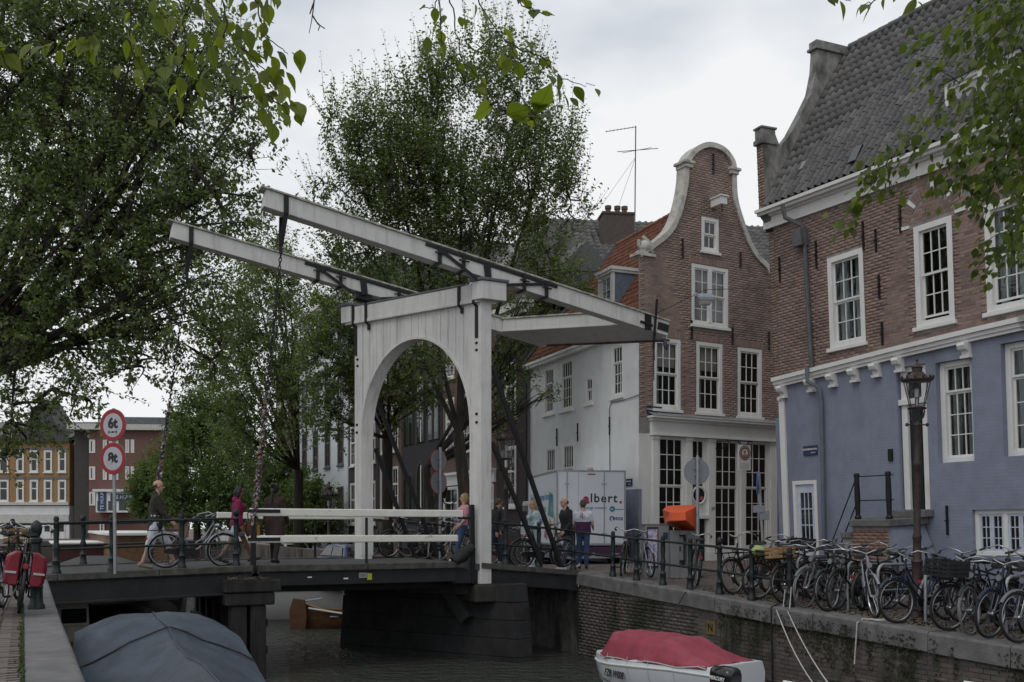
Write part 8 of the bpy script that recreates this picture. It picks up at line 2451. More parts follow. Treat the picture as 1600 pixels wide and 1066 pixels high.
# steel hoops of the bicycle racks
hoop = MB().tube([(0, 0, 0), (0, 0, .72), (.0, .04, .79), (0, .10, .82), (0, 1.0, .82), (0, 1.06, .79), (0, 1.1, .72), (0, 1.1, 0)], .026, 8).mesh('hoop', M_galv, 60)
for i, (u, lab) in enumerate(((1246, 'galvanised bicycle hoop right of the last railing post'), (1325, 'galvanised bicycle hoop below the stoop railing'), (1372, 'galvanised bicycle hoop left of the street lamp'), (1446, 'galvanised bicycle hoop left of the black crate'), (1572, 'galvanised bicycle hoop near the right edge'))):
 s_ = s_at(u, 12.5)
 Fq = Frame(ST(s_, 12.5, zr(s_)), -DS)
 r_ = thing('bicycle_hoop', lab, 'bicycle rack', M=Fq.M, group='galvanised bicycle hoops on the quay')
 link('hoop', hoop, r_)
 MB().tube([(0, .05, .4), (0, 1.05, .4)], .018, 6).build('crossbar', M_galv, r_)
# ================================================================== people
def capsule(mb, a, b, ra, rb, n=10):
 a, b = Vector(a), Vector(b)
 mb.tube([a, a.lerp(b, .5), b], [ra, (ra + rb) / 2, rb], n)
 mb.ball(a, ra, n, 7); mb.ball(b, rb, n, 7)
def fuse(mb, name, m, parent, voxel, smooth_it=4):
 """one continuous skin round overlapping tapered volumes"""
 me = mb.mesh(name + '_raw', m)
 o = bpy.data.objects.new(name, me); COL.objects.link(o)
 rm = o.modifiers.new('skin', 'REMESH'); rm.mode = 'VOXEL'; rm.voxel_size = voxel; rm.use_smooth_shade = True
 sm = o.modifiers.new('smooth', 'SMOOTH'); sm.factor = .5; sm.iterations = smooth_it
 dg = bpy.context.evaluated_depsgraph_get()
 me2 = bpy.data.meshes.new_from_object(o.evaluated_get(dg))
 bpy.data.objects.remove(o); bpy.data.meshes.remove(me)
 me2.name = name
 me2.materials.clear(); me2.materials.append(m)
 me2.polygons.foreach_set('use_smooth', [True] * len(me2.polygons))
 return link(name, me2, parent)
def dirv(a, abd=0.0):
 return Vector((math.sin(a) * math.cos(abd), math.sin(abd), -math.cos(a) * math.cos(abd)))
def person(label, p, face, H, skin, pose, top=None, bottom=None, shoes=None, hair=None, lean=0.0, build=1.0, female=False):
 """top = (kind, material, sleeve), bottom = (kind, material), hair = (style, material)"""
 h = thing('person', label, 'person', loc=p, rz=math.atan2(face[1], face[0]))
 k = H / 1.75
 pel = Vector((0, 0, .94))
 Rl = Matrix.Rotation(R(lean), 3, 'Y')
 up = lambda x, y, z: pel + Rl @ Vector((x, y, z))
 waist, chest, neck = up(0, 0, .17), up(.01, 0, .36), up(.0, 0, .53)
 shw = .165 if female else .185
 head = neck + Rl @ Vector((.035, 0, .155))
 hyaw = R(pose.get('head', 0)); Rh = Rl @ Matrix.Rotation(hyaw, 3, 'Z') @ Matrix.Rotation(R(pose.get('nod', 0)), 3, 'Y')
 J = {}
 for i, sg in enumerate((1, -1)):
  a, kn = (R(v) for v in pose['legs'][i])
  hip = pel + Vector((0, sg * .09, -.02)); knee = hip + dirv(a) * .43; ank = knee + dirv(a - kn) * .41
  J[sg] = [hip, knee, ank]
  ua, el, ab = (R(v) for v in pose['arms'][i])
  sh = up(-.01, sg * shw, .46); elb = sh + Rl @ (dirv(ua, sg * ab) * .285); wr = elb + Rl @ (dirv(ua + el, sg * ab * pose.get('tuck', .3)) * .245)
  J[sg] += [sh, elb, wr, (Rl @ dirv(ua + el + R(8), sg * ab * .2))]
 foot = {}
 for i, sg in enumerate((1, -1)):
  fp = R(pose.get('feet', ((0, 0)))[i]); ank = J[sg][2]
  fd = Vector((math.cos(fp), 0, -math.sin(fp)))
  foot[sg] = (ank + fd * -.05 + Vector((0, 0, -.045)), ank + fd * .17 + Vector((0, 0, -.055)))
 low = min(min(f[0].z, f[1].z) for f in foot.values()) - .032
 dz = Vector((0, 0, -low))
 S = lambda v: (Vector(v) + dz) * k
 pts = MB(Matrix.Scale(k, 4) @ Matrix.Translation(dz))
 b = build
 def torso(mb, g=0.0, to_neck=True):
  for y in (-.055, .055):
   capsule(mb, pel + Vector((0, y, 0)), waist + Vector((0, y * .8, 0)), .115 * b + g, .10 * b + g)
   capsule(mb, waist + Vector((0, y * .8, 0)), chest + Vector((0, y * 1.3, 0)), .10 * b + g, .115 * b + g)
  capsule(mb, J[1][3] + Vector((0, -.03, -.02)), J[-1][3] + Vector((0, .03, -.02)), .062 + g, .062 + g)
  capsule(mb, chest + Vector((0, .07, 0)), J[1][3] + Vector((0, -.05, -.03)), .10 + g, .06 + g); capsule(mb, chest + Vector((0, -.07, 0)), J[-1][3] + Vector((0, .05, -.03)), .10 + g, .06 + g)
  if female: mb.ball(chest + Rl @ Vector((.08, .07, .0)), .07 + g); mb.ball(chest + Rl @ Vector((.08, -.07, .0)), .07 + g)
 # body
 torso(pts)
 capsule(pts, up(0, 0, .46), neck + Rl @ Vector((.015, 0, .05)), .055, .052)
 for i, sg in enumerate((1, -1)):
  hip, knee, ank, sh, elb, wr, hd = J[sg]
  capsule(pts, hip, knee, .085, .054); capsule(pts, knee, ank, .054, .036); capsule(pts, knee.lerp(ank, .25) + Vector((-.012, 0, 0)), knee.lerp(ank, .5), .052, .042)
  capsule(pts, foot[sg][0], foot[sg][1], .034, .028)
  capsule(pts, sh, elb, .050, .039); capsule(pts, elb, wr, .040, .026)
  palm = wr + hd * .075
  side = hd.cross(Vector((0, 1, 0))); side.normalize()
  for q in (-.022, 0, .022): capsule(pts, wr + side * q * .7 + hd * .015, palm + side * q, .017, .016, 7)
  for f, q in enumerate((-.030, -.010, .010, .030)):
   ln = (.062, .075, .080, .066)[f]
   m1 = palm + side * q + hd * (ln * .5); m2 = m1 + (hd + Vector((.25, -sg * .35, 0))).normalized() * ln * .5
   capsule(pts, palm + side * q, m1, .0095, .009, 6); capsule(pts, m1, m2, .009, .0075, 6)
  th = wr + hd * .03 + side * .024
  capsule(pts, th, th + (hd + side * .8).normalized() * .055, .011, .009, 6)
 hc = head
 hb = lambda x, y, z: hc + Rh @ Vector((x, y, z))
 pts.ball(hb(-.012, 0, .035), .092, 12, 9, (1.06, .84, .95)); pts.ball(hb(.012, 0, -.035), .074, 12, 9, (1.0, .82, 1.05)); pts.ball(hb(.04, 0, -.085), .036, 8, 6)
 capsule(pts, hb(.085, 0, .01), hb(.107, 0, -.022), .010, .015, 6)
 for y in (-.078, .078): pts.ball(hb(-.015, y, -.005), .026, 8, 6, (.9, .4, 1.2))
 body = fuse(pts, 'body', skin, h, .0095 * k, 3)
 eye = MB(Matrix.Scale(k, 4) @ Matrix.Translation(dz))
 for y in (-.032, .032): eye.ball(hb(.080, y, .012), .011, 6, 5)
 eye.build('eyes', M_signblack, h)
 mo = MB(Matrix.Scale(k, 4) @ Matrix.Translation(dz)); capsule(mo, hb(.083, -.02, -.055), hb(.083, .02, -.055), .006, .006, 6)
 mo.build('mouth', mat('lips', (.22, .08, .07), .6), h)
 # clothes
 NB = lambda: MB(Matrix.Scale(k, 4) @ Matrix.Translation(dz))
 if top:
  kind, m, sleeve = top
  mb = NB(); torso(mb, .016 if kind != 'coat' else .024)
  g = .014 if kind in ('tee',) else .02
  if kind in ('hood', 'jacket', 'coat'): capsule(mb, up(-.02, 0, .44), neck + Rl @ Vector((-.02, 0, .01)), .085, .068)
  if kind == 'hood': mb.ball(neck + Rl @ Vector((-.075, 0, -.02)), .075, 10, 7, (.8, 1.3, 1))
  for sg in (1, -1):
   sh, elb, wr = J[sg][3:6]
   if sleeve == 'short': capsule(mb, sh, sh.lerp(elb, .62), .062, .062)
   else: capsule(mb, sh, elb, .058 + g * .4, .048 + g * .4); capsule(mb, elb, elb.lerp(wr, .92), .048 + g * .4, .038 + g * .3)
  if kind == 'coat':
   for sg in (1, -1):
    hip, knee = J[sg][0], J[sg][1]
    capsule(mb, hip, hip.lerp(knee, .85), .135, .15)
   capsule(mb, pel + Vector((0, 0, 0)), (J[1][1] + J[-1][1]) / 2, .15, .15)
  elif kind != 'tee':
   for y in (-.05, .05): capsule(mb, pel + Vector((0, y, .02)), pel + Vector((0, y, -.08)), .142, .140)
  o = fuse(mb, 'jacket' if kind in ('jacket',) else ('coat' if kind == 'coat' else ('hooded_top' if kind == 'hood' else 'shirt')), m, h, .013 * k, 3)
 if bottom:
  kind, m = bottom
  mb = NB()
  for y in (-.055, .055): capsule(mb, pel + Vector((0, y, .08)), pel + Vector((0, y, -.05)), .120, .128)
  for sg in (1, -1):
   hip, knee, ank = J[sg][:3]
   if kind == 'shorts': capsule(mb, hip, knee.lerp(ank, .12), .102, .088)
   elif kind == 'short_shorts': capsule(mb, hip, hip.lerp(knee, .55), .10, .09)
   else: capsule(mb, hip, knee, .098, .070); capsule(mb, knee, ank.lerp(knee, .04), .070, .056)
  fuse(mb, 'shorts' if 'short' in kind else 'trousers', m, h, .013 * k, 3)
 if shoes:
  for sg in (1, -1):
   mb = NB(); capsule(mb, foot[sg][0] + Vector((0, 0, -.0)), foot[sg][1], .043, .036); capsule(mb, foot[sg][0], J[sg][2], .043, .042)
   o = fuse(mb, 'shoe', shoes, h, .011 * k, 2)
 if hair:
  style, m = hair
  mb = NB()
  if style == 'bald_fringe':
   for y in (-.072, .072): mb.ball(hb(-.045, y * .9, .01), .036, 8, 6, (1.2, .45, 1))
   mb.ball(hb(-.098, 0, .0), .045, 8, 6, (.5, 1.3, 1))
  else:
   mb.ball(hb(-.028, 0, .048), .095, 12, 9, (1.02, .92, .93)); mb.ball(hb(-.06, 0, -.01), .072, 10, 7, (.8, 1.1, 1.1))
   for y in (-.07, .07): mb.ball(hb(-.02, y, .02), .04, 8, 6, (1, .6, 1.1))
   if style == 'pony': capsule(mb, hb(-.10, 0, .02), hb(-.13, 0, -.12), .04, .028)
   if style == 'long': capsule(mb, hb(-.08, 0, .0), hb(-.10, 0, -.22), .075, .055); capsule(mb, hb(-.04, .06, -.02), hb(-.06, .07, -.16), .04, .03); capsule(mb, hb(-.04, -.06, -.02), hb(-.06, -.07, -.16), .04, .03)
   if style == 'bob': capsule(mb, hb(-.05, .07, .0), hb(-.045, .075, -.09), .042, .035); capsule(mb, hb(-.05, -.07, .0), hb(-.045, -.075, -.09), .042, .035); capsule(mb, hb(-.09, 0, 0), hb(-.09, 0, -.10), .06, .05)
   if style == 'braid': capsule(mb, hb(-.07, 0, .05), hb(-.12, 0, .10), .07, .05); capsule(mb, hb(-.11, 0, -.02), hb(-.16, .02, -.42), .04, .022)
  fuse(mb, 'hair', m, h, .011 * k, 3)
 return h, J, S, hb
SK1 = mat('fair_skin', (.46, .27, .20), .55, var=.08); SK2 = mat('brown_skin', (.16, .085, .055), .55, var=.08); SK3 = mat('dark_skin', (.075, .045, .035), .55)
cl = lambda n, c, **kw: mat(n, c, .85, var=.2, scale=7, bump=1.0, bscale=13, **kw)
HAIRK = mat('black_hair', (.012, .011, .011), .5); HAIRB = mat('blond_hair', (.26, .17, .09), .55); HAIRBR = mat('brown_hair', (.06, .04, .025), .55)
BD = DT                                        # along the bridge, to the right
def on_deck(u, s): t = t_at(u, s); return ST(s, t, zd(t) + .003)
p1 = on_deck(243, 20.6)
person('balding man in a dark olive jacket and white shorts walking over the left span', p1, BD, 1.80, SK1,
       dict(legs=((30, 12), (-14, 8)), arms=((-14, 22, 6), (18, 26, 6)), feet=(-6, 10)), ('jacket', cl('olive_black_jacket', (.030, .028, .022)), 'long'), ('shorts', cl('white_shorts', (.50, .52, .57))), mat('sandal', (.25, .20, .16), .7), ('bald_fringe', HAIRBR), lean=2)
p2 = on_deck(370, 21.3)
w2 = person('woman in a magenta hooded top and denim shorts striding over the bridge', p2, BD, 1.70, SK2,
   dict(legs=((26, 4), (-22, 10)), arms=((4, 30, 8), (-6, 25, 8)), feet=(-12, 20)), ('hood', cl('magenta_hooded_top', (.19, .012, .06)), 'long'), ('short_shorts', cl('pale_denim', (.32, .37, .45))), mat('black_shoe', (.02, .02, .02), .6), ('bob', HAIRK), lean=3, female=True)
p3 = on_deck(430, 21.2)
person('woman in a long dark brown coat with black hair seen from behind', p3, (DS * .8 + DT * .6), 1.74, SK3,
       dict(legs=((10, 8), (-10, 8)), arms=((-6, 12, 10), (10, 20, 10)), feet=(0, 8), head=-12), ('coat', cl('dark_brown_coat', (.030, .017, .015)), 'long'), ('long', cl('black_trousers', (.016, .015, .016))), mat('black_shoe', (.02, .02, .02), .6), ('braid', HAIRK), female=True)
# shoulder bag of the woman in magenta
bg = thing('shoulder_bag', 'brown and ochre shoulder bag carried by the woman in magenta', 'bag', loc=p2 + BD * .32 + DS * -.16 + Vector((0, 0, .58)), rz=math.atan2(BD.y, BD.x))
MB().loft([[(x * w, y * d, z) for x, y in ((-.15, -.05), (.15, -.05), (.17, .05), (-.17, .05))] for z, w, d in ((0, .8, 1.4), (.12, 1.0, 1.5), (.28, .9, .8), (.33, .7, .3))]).build('bag_body', cl('brown_bag_leather', (.07, .025, .018)), bg, bevel=.03)
MB().box(.06, .125, -.081, -.05, .02, .25).build('ochre_panel', cl('ochre_panel', (.24, .13, .02)), bg, bevel=.01)
MB().tube([(-.1, 0, .30), (-.12, .02, .5), (.0, .05, .62), (.08, .02, .5), (.1, 0, .30)], .012, 6).build('strap', cl('brown_bag_leather', (.07, .025, .018)), bg)
p4 = on_deck(722, 20.9)
person('woman in a pink T-shirt and jeans leaning against the bridge post', p4, (-.92, -.4, 0), 1.64, SK1,
       dict(legs=((16, 6), (10, 4)), arms=((2, 34, 8), (-4, 26, 8)), feet=(0, 0), head=-8, nod=4), ('tee', cl('pink_t_shirt', (.50, .24, .29)), 'short'), ('long', cl('blue_jeans', (.035, .065, .13))), mat('white_trainer', (.5, .52, .55), .6), ('bob', HAIRB), lean=-7, female=True)
p5 = on_deck(771, 21.8)
person('person in dark clothes half hidden behind the right portal post', p5, BD, 1.72, SK1,
       dict(legs=((22, 10), (-20, 12)), arms=((15, 30, 6), (-10, 20, 6)), feet=(-5, 15), nod=15), ('jacket', cl('navy_black_jacket', (.014, .016, .022)), 'long'), ('long', cl('dark_navy_trousers', (.02, .026, .05))), mat('grey_trainer', (.2, .22, .26), .6), ('short', HAIRBR), lean=10)
p6 = on_deck(834, 20.9)
person('blond woman in a white and turquoise jacket behind the black bicycle', p6, (-.86, -.5, 0), 1.68, SK1,
       dict(legs=((12, 12), (-14, 10)), arms=((10, 45, 8), (-4, 30, 8)), feet=(0, 12)), ('jacket', mat('white_turquoise_jacket', (.36, .46, .48), .8, var=.6, scale=5, bump=.4), 'long'), ('long', mat('pale_patterned_trousers', (.36, .45, .46), .8, var=.5, scale=9)), mat('white_trainer', (.5, .52, .55), .6), ('bob', HAIRB), female=True)
p7 = on_deck(886, 20.4)
person('balding man in a black jacket and glasses walking left over the bridge end', p7, (-.9, -.42, 0), 1.80, SK1,
       dict(legs=((14, 6), (-16, 14)), arms=((6, 40, 8), (-8, 30, 8)), feet=(0, 16)), ('jacket', cl('black_jacket', (.013, .013, .015)), 'long'), ('long', cl('grey_blue_jeans', (.04, .055, .085))), mat('white_trainer', (.5, .52, .55), .6), ('bald_fringe', HAIRBR), lean=4, build=1.08)
p8 = PX(911, 818, 24.6); p8.z = -1.16
w8, J8, S8, hb8 = person('delivery man in a white and purple polo shirt seen from behind at the truck', p8, (.12, 1, 0), 1.76, SK1,
       dict(legs=((4, 4), (-6, 6)), arms=((12, 55, 10), (8, 60, 10)), feet=(0, 4), nod=12), ('tee', cl('white_polo', (.52, .54, .60)), 'short'), ('long', cl('blue_jeans', (.035, .065, .13))), mat('black_shoe', (.02, .02, .02), .6), ('short', HAIRBR), lean=3, build=1.06)
text('a.', .22, M_mag, w8, Matrix.Translation((-.165, .0, 1.40)) @ Matrix.Rotation(R(-90), 4, 'Z'), extrude=.02)
mb = MB(); 
for z0, z1, r0, r1 in ((.98, 1.20, .152, .155),):
 n = 20
 mb.loft([[(r * .98 * math.cos(a), r * 1.30 * math.sin(a), z) for a in [q * 2 * math.pi / n for q in range(n)]] for z, r in ((.92, .158), (1.0, .156), (1.1, .152), (1.2, .150))], cap=False)
mb.build('purple_shirt_band', cl('purple_shirt_band', (.055, .018, .06)), w8, smooth=60)
# ================================================================== trees
def leaf_quads(C, A, L_, rg, wid=.62, droop=.25):
 """folded pointed leaves: centre C, growing direction A, length L_"""
 n = len(C)
 A = A / np.linalg.norm(A, axis=1, keepdims=True)
 A[:, 2] -= droop; A /= np.linalg.norm(A, axis=1, keepdims=True)
 rv = rg.normal(size=(n, 3)); rv[:, 2] += .9
 Sd = np.cross(A, rv); Sd /= np.linalg.norm(Sd, axis=1, keepdims=True) + 1e-9
 Nn = np.cross(Sd, A)
 Lc = L_[:, None]
 tip = C + A * Lc - Nn * Lc * .10
 mid = C + A * Lc * .42
 l = mid + Sd * Lc * wid * .5 + Nn * Lc * .10
 r = mid - Sd * Lc * wid * .5 + Nn * Lc * .10
 V = np.stack([C, r, tip, l], axis=1).reshape(-1, 3)
 F = np.arange(n * 4).reshape(n, 4)
 return V, F
def tree(label, base, fork_h, lobes, n_twig, leaf, seed, name='elm_tree', mat_l=None, trunk_r=.28, per=16, up=.55, group=None, shoots=0.25, limbs_per=2, lean=(0, 0), stem_n=0, twig_len=.65, crown_bias=.35, nolimb=(), limb_r=.5, gap=-.42):
 rg = np.random.default_rng(seed)
 h = thing(name, label, 'tree', loc=base, group=group)
 base = np.array(base)
 fork = base + np.array([lean[0], lean[1], fork_h])
 tb_ = MB()
 def loc(p): return tuple(np.asarray(p) - base)
 tb_.tube([loc(base - [0, 0, .3]), loc(base + [0, 0, .25]), loc(base + (fork - base) * .5), loc(fork)], [trunk_r * 1.5, trunk_r * 1.1, trunk_r * .95, trunk_r * .85], 10)
 nodes = []
 wts = np.array([l[1][0] * l[1][1] * l[1][2] for l in lobes]); wts = wts / wts.sum()
 for li, ((c, r), w) in enumerate(zip(lobes, wts)):
  c = np.array(c); r = np.array(r)
  if li in nolimb: continue
  for q in range(max(1, int(limbs_per))):
   tgt = c + rg.uniform(-.4, .4, 3) * r
   tgt2 = tgt + (tgt - fork) / (np.linalg.norm(tgt - fork) + 1e-6) * r.mean() * .5 + np.array([0, 0, r[2] * .3])
   mid = fork + (tgt - fork) * .5 + rg.normal(size=3) * .25 + np.array([0, 0, -.15]) * np.linalg.norm(tgt - fork) * .3
   pts = []
   P_ = [fork, mid, tgt, tgt2]
   for t in np.linspace(0, 1, 9):
    b = ((1 - t) ** 3) * P_[0] + 3 * (1 - t) ** 2 * t * P_[1] + 3 * (1 - t) * t * t * P_[2] + t ** 3 * P_[3]
    pts.append(b)
   rr = trunk_r * limb_r
   tb_.tube([loc(p) for p in pts], list(np.linspace(rr, rr * .12, 9)), 6)
   nodes += pts[2:]
   for s_ in range(5):
    i0 = rg.integers(2, 8)
    e = c + rg.normal(size=3) * r * .55
    m = (pts[i0] + e) / 2 + rg.normal(size=3) * .2
    sub = [pts[i0] * (1 - t) ** 2 + 2 * m * t * (1 - t) + e * t * t for t in np.linspace(0, 1, 6)]
    tb_.tube([loc(p) for p in sub], list(np.linspace(rr * .42, rr * .06, 6)), 5)
    nodes += sub[1:]
 for li in nolimb:                         # outlying lobes hang from the nearest bough
  c, r = np.array(lobes[li][0]), np.array(lobes[li][1])
  for q in range(5):
   e = c + rg.uniform(-.75, .75, 3) * r
   nn = np.array(nodes); st = nn[np.argmin(((nn - (c * .6 + e * .4)) ** 2).sum(1))]
   m = (st + e) / 2 + np.array([0, 0, .18]) * np.linalg.norm(e - st) + rg.normal(size=3) * .2
   sub = [st * (1 - t) ** 2 + 2 * m * t * (1 - t) + e * t * t for t in np.linspace(0, 1, 8)]
   tb_.tube([loc(p) for p in sub], list(np.linspace(trunk_r * .13, .012, 8)), 5)
   nodes += sub[2:]
 tb_.build('trunk', M_bark, h, smooth=50)
 nodes = np.array(nodes)
 # twigs through the crown, denser near its skin, bunched
 idx = rg.choice(len(lobes), size=n_twig, p=wts)
 d = rg.normal(size=(n_twig, 3)); d /= np.linalg.norm(d, axis=1, keepdims=True)
 rad = rg.random(n_twig) ** crown_bias
 Cc = np.array([l[0] for l in lobes])[idx]; Rr = np.array([l[1] for l in lobes])[idx]
 bump = 1 + .16 * np.sin(d[:, 0] * 7 + idx) * np.cos(d[:, 2] * 6 + idx * 2) + .08 * np.sin(d[:, 1] * 15)
 P_ = Cc + d * Rr * (rad * bump)[:, None]
 # holes: drop twigs where a coarse lattice noise is low
 nz = np.sin(P_[:, 0] * 1.9 + seed) * np.sin(P_[:, 1] * 2.1) * np.sin(P_[:, 2] * 2.3 + 1) + .5 * np.sin(P_[:, 0] * 4.1) * np.sin(P_[:, 2] * 4.7 + seed)
 keep = nz > gap
 P_, d, idx, rad = P_[keep], d[keep], idx[keep], rad[keep]
 out = d + np.array([0, 0, up]) + rg.normal(size=d.shape) * .25
 out /= np.linalg.norm(out, axis=1, keepdims=True)
 m = len(P_)
 is_shoot = (rg.random(m) < shoots) & (rad > .8)
 tl = np.where(is_shoot, twig_len * rg.uniform(1.2, 2.1, m), twig_len * rg.uniform(.7, 1.2, m))
 out[is_shoot] += np.array([0, 0, .5]); out /= np.linalg.norm(out, axis=1, keepdims=True)
 # thin twigs
 TV, TF = [], []
 s1 = np.cross(out, rg.normal(size=out.shape)); s1 /= np.linalg.norm(s1, axis=1, keepdims=True)
 s2 = np.cross(out, s1)
 step = max(1, len(nodes) // 900)
 nd = nodes[::step]
 pd = P_[:, None, :] - nd[None, :, :] if m * len(nd) < 6e6 else None
 if pd is not None:
  near = nd[np.argmin((pd ** 2).sum(axis=2), axis=1)]
 else:
  near = np.empty_like(P_)
  for a in range(0, m, 800): near[a:a + 800] = nd[np.argmin(((P_[a:a + 800, None, :] - nd[None]) ** 2).sum(axis=2), axis=1)]
 w0 = .012
 A0 = near; A1 = P_; A2 = P_ + out * (tl * .74)[:, None]
 for (q0, q1, w_a, w_b) in ((A0, A1, w0, w0 * .6), (A1, A2, w0 * .6, w0 * .25)):
  vs_ = []
  for k in range(3):
   a = 2 * math.pi * k / 3
   off = s1 * math.cos(a) + s2 * math.sin(a)
   vs_.append((q0 + off * w_a, q1 + off * w_b))
  V = np.stack([vs_[0][0], vs_[1][0], vs_[2][0], vs_[0][1], vs_[1][1], vs_[2][1]], axis=1).reshape(-1, 3)
  b0 = np.arange(m) * 6 + (len(TV) and sum(len(t) for t in TV))
  F = np.concatenate([np.stack([b0, b0 + 1, b0 + 4, b0 + 3], 1), np.stack([b0 + 1, b0 + 2, b0 + 5, b0 + 4], 1), np.stack([b0 + 2, b0, b0 + 3, b0 + 5], 1)])
  TV.append(V); TF.append(F)
 link('twigs', fastmesh('twigs', np.concatenate(TV) - base, np.concatenate(TF), M_bark, 4), h, kind='stuff')
 # leaves along each twig, alternating
 f = (np.arange(per) + .5) / per
 n_all = m * per
 ff = np.tile(f, m) + rg.uniform(-.02, .02, n_all)
 ti = np.repeat(np.arange(m), per)
 C = P_[ti] + out[ti] * (tl[ti] * (ff - .25))[:, None]
 ang = np.tile(np.where(np.arange(per) % 2 == 0, 0, math.pi), m) + rg.normal(size=n_all) * .5
 sd = s1[ti] * np.cos(ang)[:, None] + s2[ti] * np.sin(ang)[:, None]
 A = sd + out[ti] * .55 + rg.normal(size=(n_all, 3)) * .2
 C = C + sd * .015 + rg.normal(size=(n_all, 3)) * .03
 Ls = leaf * rg.uniform(.65, 1.25, n_all) * (1 - .35 * ff * is_shoot[ti])
 V, F = leaf_quads(C, A, Ls, rg)
 link('crown', fastmesh('crown', V - base, F, mat_l or M_leaf, 4), h, kind='stuff')
 return h
def lobe(u, v, ru, rv, Z, rz=None):
 c = PX(u, v, Z)
 a, b = ru / FPX * Z, rv / FPX * Z
 return ((c.x, c.y, c.z), (a, rz or (a + b) / 2 * .8, b))
# the big elm on the left
b = ST(30, -1.6, -1.3)
tree('great dark elm filling the upper left, its branches reaching over the bridge chains', (b.x, b.y, b.z), 5.2,
     [lobe(70, 110, 230, 220, 27), lobe(280, 130, 130, 160, 26), lobe(335, 300, 90, 110, 25.5), lobe(120, 340, 230, 150, 26), lobe(90, 500, 170, 95, 25.5), lobe(260, 470, 120, 110, 25.2), lobe(20, 640, 60, 80, 25), lobe(190, 585, 90, 40, 24.8), lobe(370, 140, 40, 70, 25.5), lobe(330, 560, 60, 60, 27), lobe(395, 230, 30, 50, 25.5), lobe(60, 650, 70, 45, 25), lobe(5, 700, 25, 60, 25), lobe(45, 600, 80, 50, 25.5), lobe(105, 630, 45, 30, 25)],
     6200, .135, 11, trunk_r=.45, per=17, up=.25, shoots=.3, limbs_per=3, twig_len=.75, nolimb=(4, 6, 7, 8, 9, 10, 11, 12, 13, 14), limb_r=.36, gap=-.30, crown_bias=.42)
# the upright elm behind the portal
b = ST(27.6, 12.7, -1.7)
tree('tall upright elm with many rising stems behind the bridge portal', (b.x, b.y, b.z), 4.6,
     [lobe(748, 95, 45, 70, 30.5), lobe(690, 130, 42, 80, 30), lobe(800, 150, 55, 100, 30), lobe(655, 190, 55, 100, 30), lobe(605, 260, 70, 110, 30), lobe(548, 240, 34, 90, 30), lobe(515, 190, 18, 50, 30), lobe(575, 190, 25, 60, 30), lobe(700, 310, 140, 110, 30), lobe(840, 270, 60, 110, 30), lobe(885, 250, 22, 80, 30), lobe(905, 320, 22, 50, 30), lobe(850, 400, 65, 60, 29.5), lobe(560, 390, 70, 55, 30), lobe(680, 440, 120, 70, 30), lobe(640, 560, 80, 40, 29), lobe(505, 300, 22, 40, 30)],
     4100, .125, 23, trunk_r=.22, per=17, up=1.3, shoots=.9, limbs_per=1, twig_len=.9, lean=(-.5, .2), limb_r=.42, gap=-.36, crown_bias=.38, nolimb=(0, 1, 3, 5, 6, 7, 10, 11, 12, 14, 15, 16))
b = ST(36.5, 13.0, -2.2)
tree('dark leafy elm left of the portal arch on the right bank', (b.x, b.y, b.z), 5.6,
     [lobe(600, 590, 70, 70, 37), lobe(530, 560, 70, 80, 37), lobe(560, 470, 70, 70, 37.5), lobe(515, 660, 40, 45, 36.5), lobe(660, 600, 50, 40, 37)],
     1700, .135, 31, trunk_r=.24, per=14, up=.3, limb_r=.3)
b = ST(50, 12.9, -2.2)
tree('elm with slanting trunk half way along the right bank behind the chains', (b.x, b.y, b.z), 5.0,
     [lobe(440, 480, 75, 90, 47), lobe(390, 580, 70, 90, 46), lobe(465, 600, 45, 90, 46), lobe(420, 420, 60, 60, 48), lobe(395, 690, 60, 60, 47), lobe(350, 520, 50, 80, 47)],
     2200, .16, 37, trunk_r=.28, per=14, up=.3, twig_len=.8, limb_r=.3)
b = ST(31.5, 13.2, -2.2)
tree('slender elm with bare leaning stems right of the portal post', (b.x, b.y, b.z), 4.2,
     [lobe(805, 560, 30, 45, 33), lobe(845, 620, 25, 25, 32), lobe(815, 490, 40, 30, 33), lobe(790, 640, 20, 40, 33), lobe(880, 440, 50, 30, 32)],
     420, .12, 41, trunk_r=.15, per=11, up=.4, shoots=.3, limbs_per=2, lean=(-.5, 0))
for i, (u, v, ru, rv, Z, lab) in enumerate(((308, 735, 70, 85, 62, 'light green tree in the middle of the far canal end'), (246, 765, 38, 48, 66, 'small light green tree beside the red-brown brick block'), (375, 755, 60, 75, 60, 'light green tree behind the woman in magenta'), (435, 775, 45, 60, 58, 'light green tree close behind the woman in the brown coat'), (330, 650, 60, 50, 64, 'taller light green tree rising at the far canal end'), (480, 800, 40, 40, 56, 'low bushy light green tree left of the portal'))):
 p = PX(u, 818, Z)
 tree(lab, (p.x, p.y, -1.3), 2.6, [lobe(u, v, ru, rv, Z), lobe(u - ru * .4, v + rv * .5, ru * .6, rv * .5, Z - 1), lobe(u + ru * .4, v + rv * .45, ru * .6, rv * .5, Z + 1)], 1000, .22, 50 + i, name='far_tree', mat_l=M_leaffar, trunk_r=.22, per=13, up=.2, twig_len=1.0, limbs_per=2)
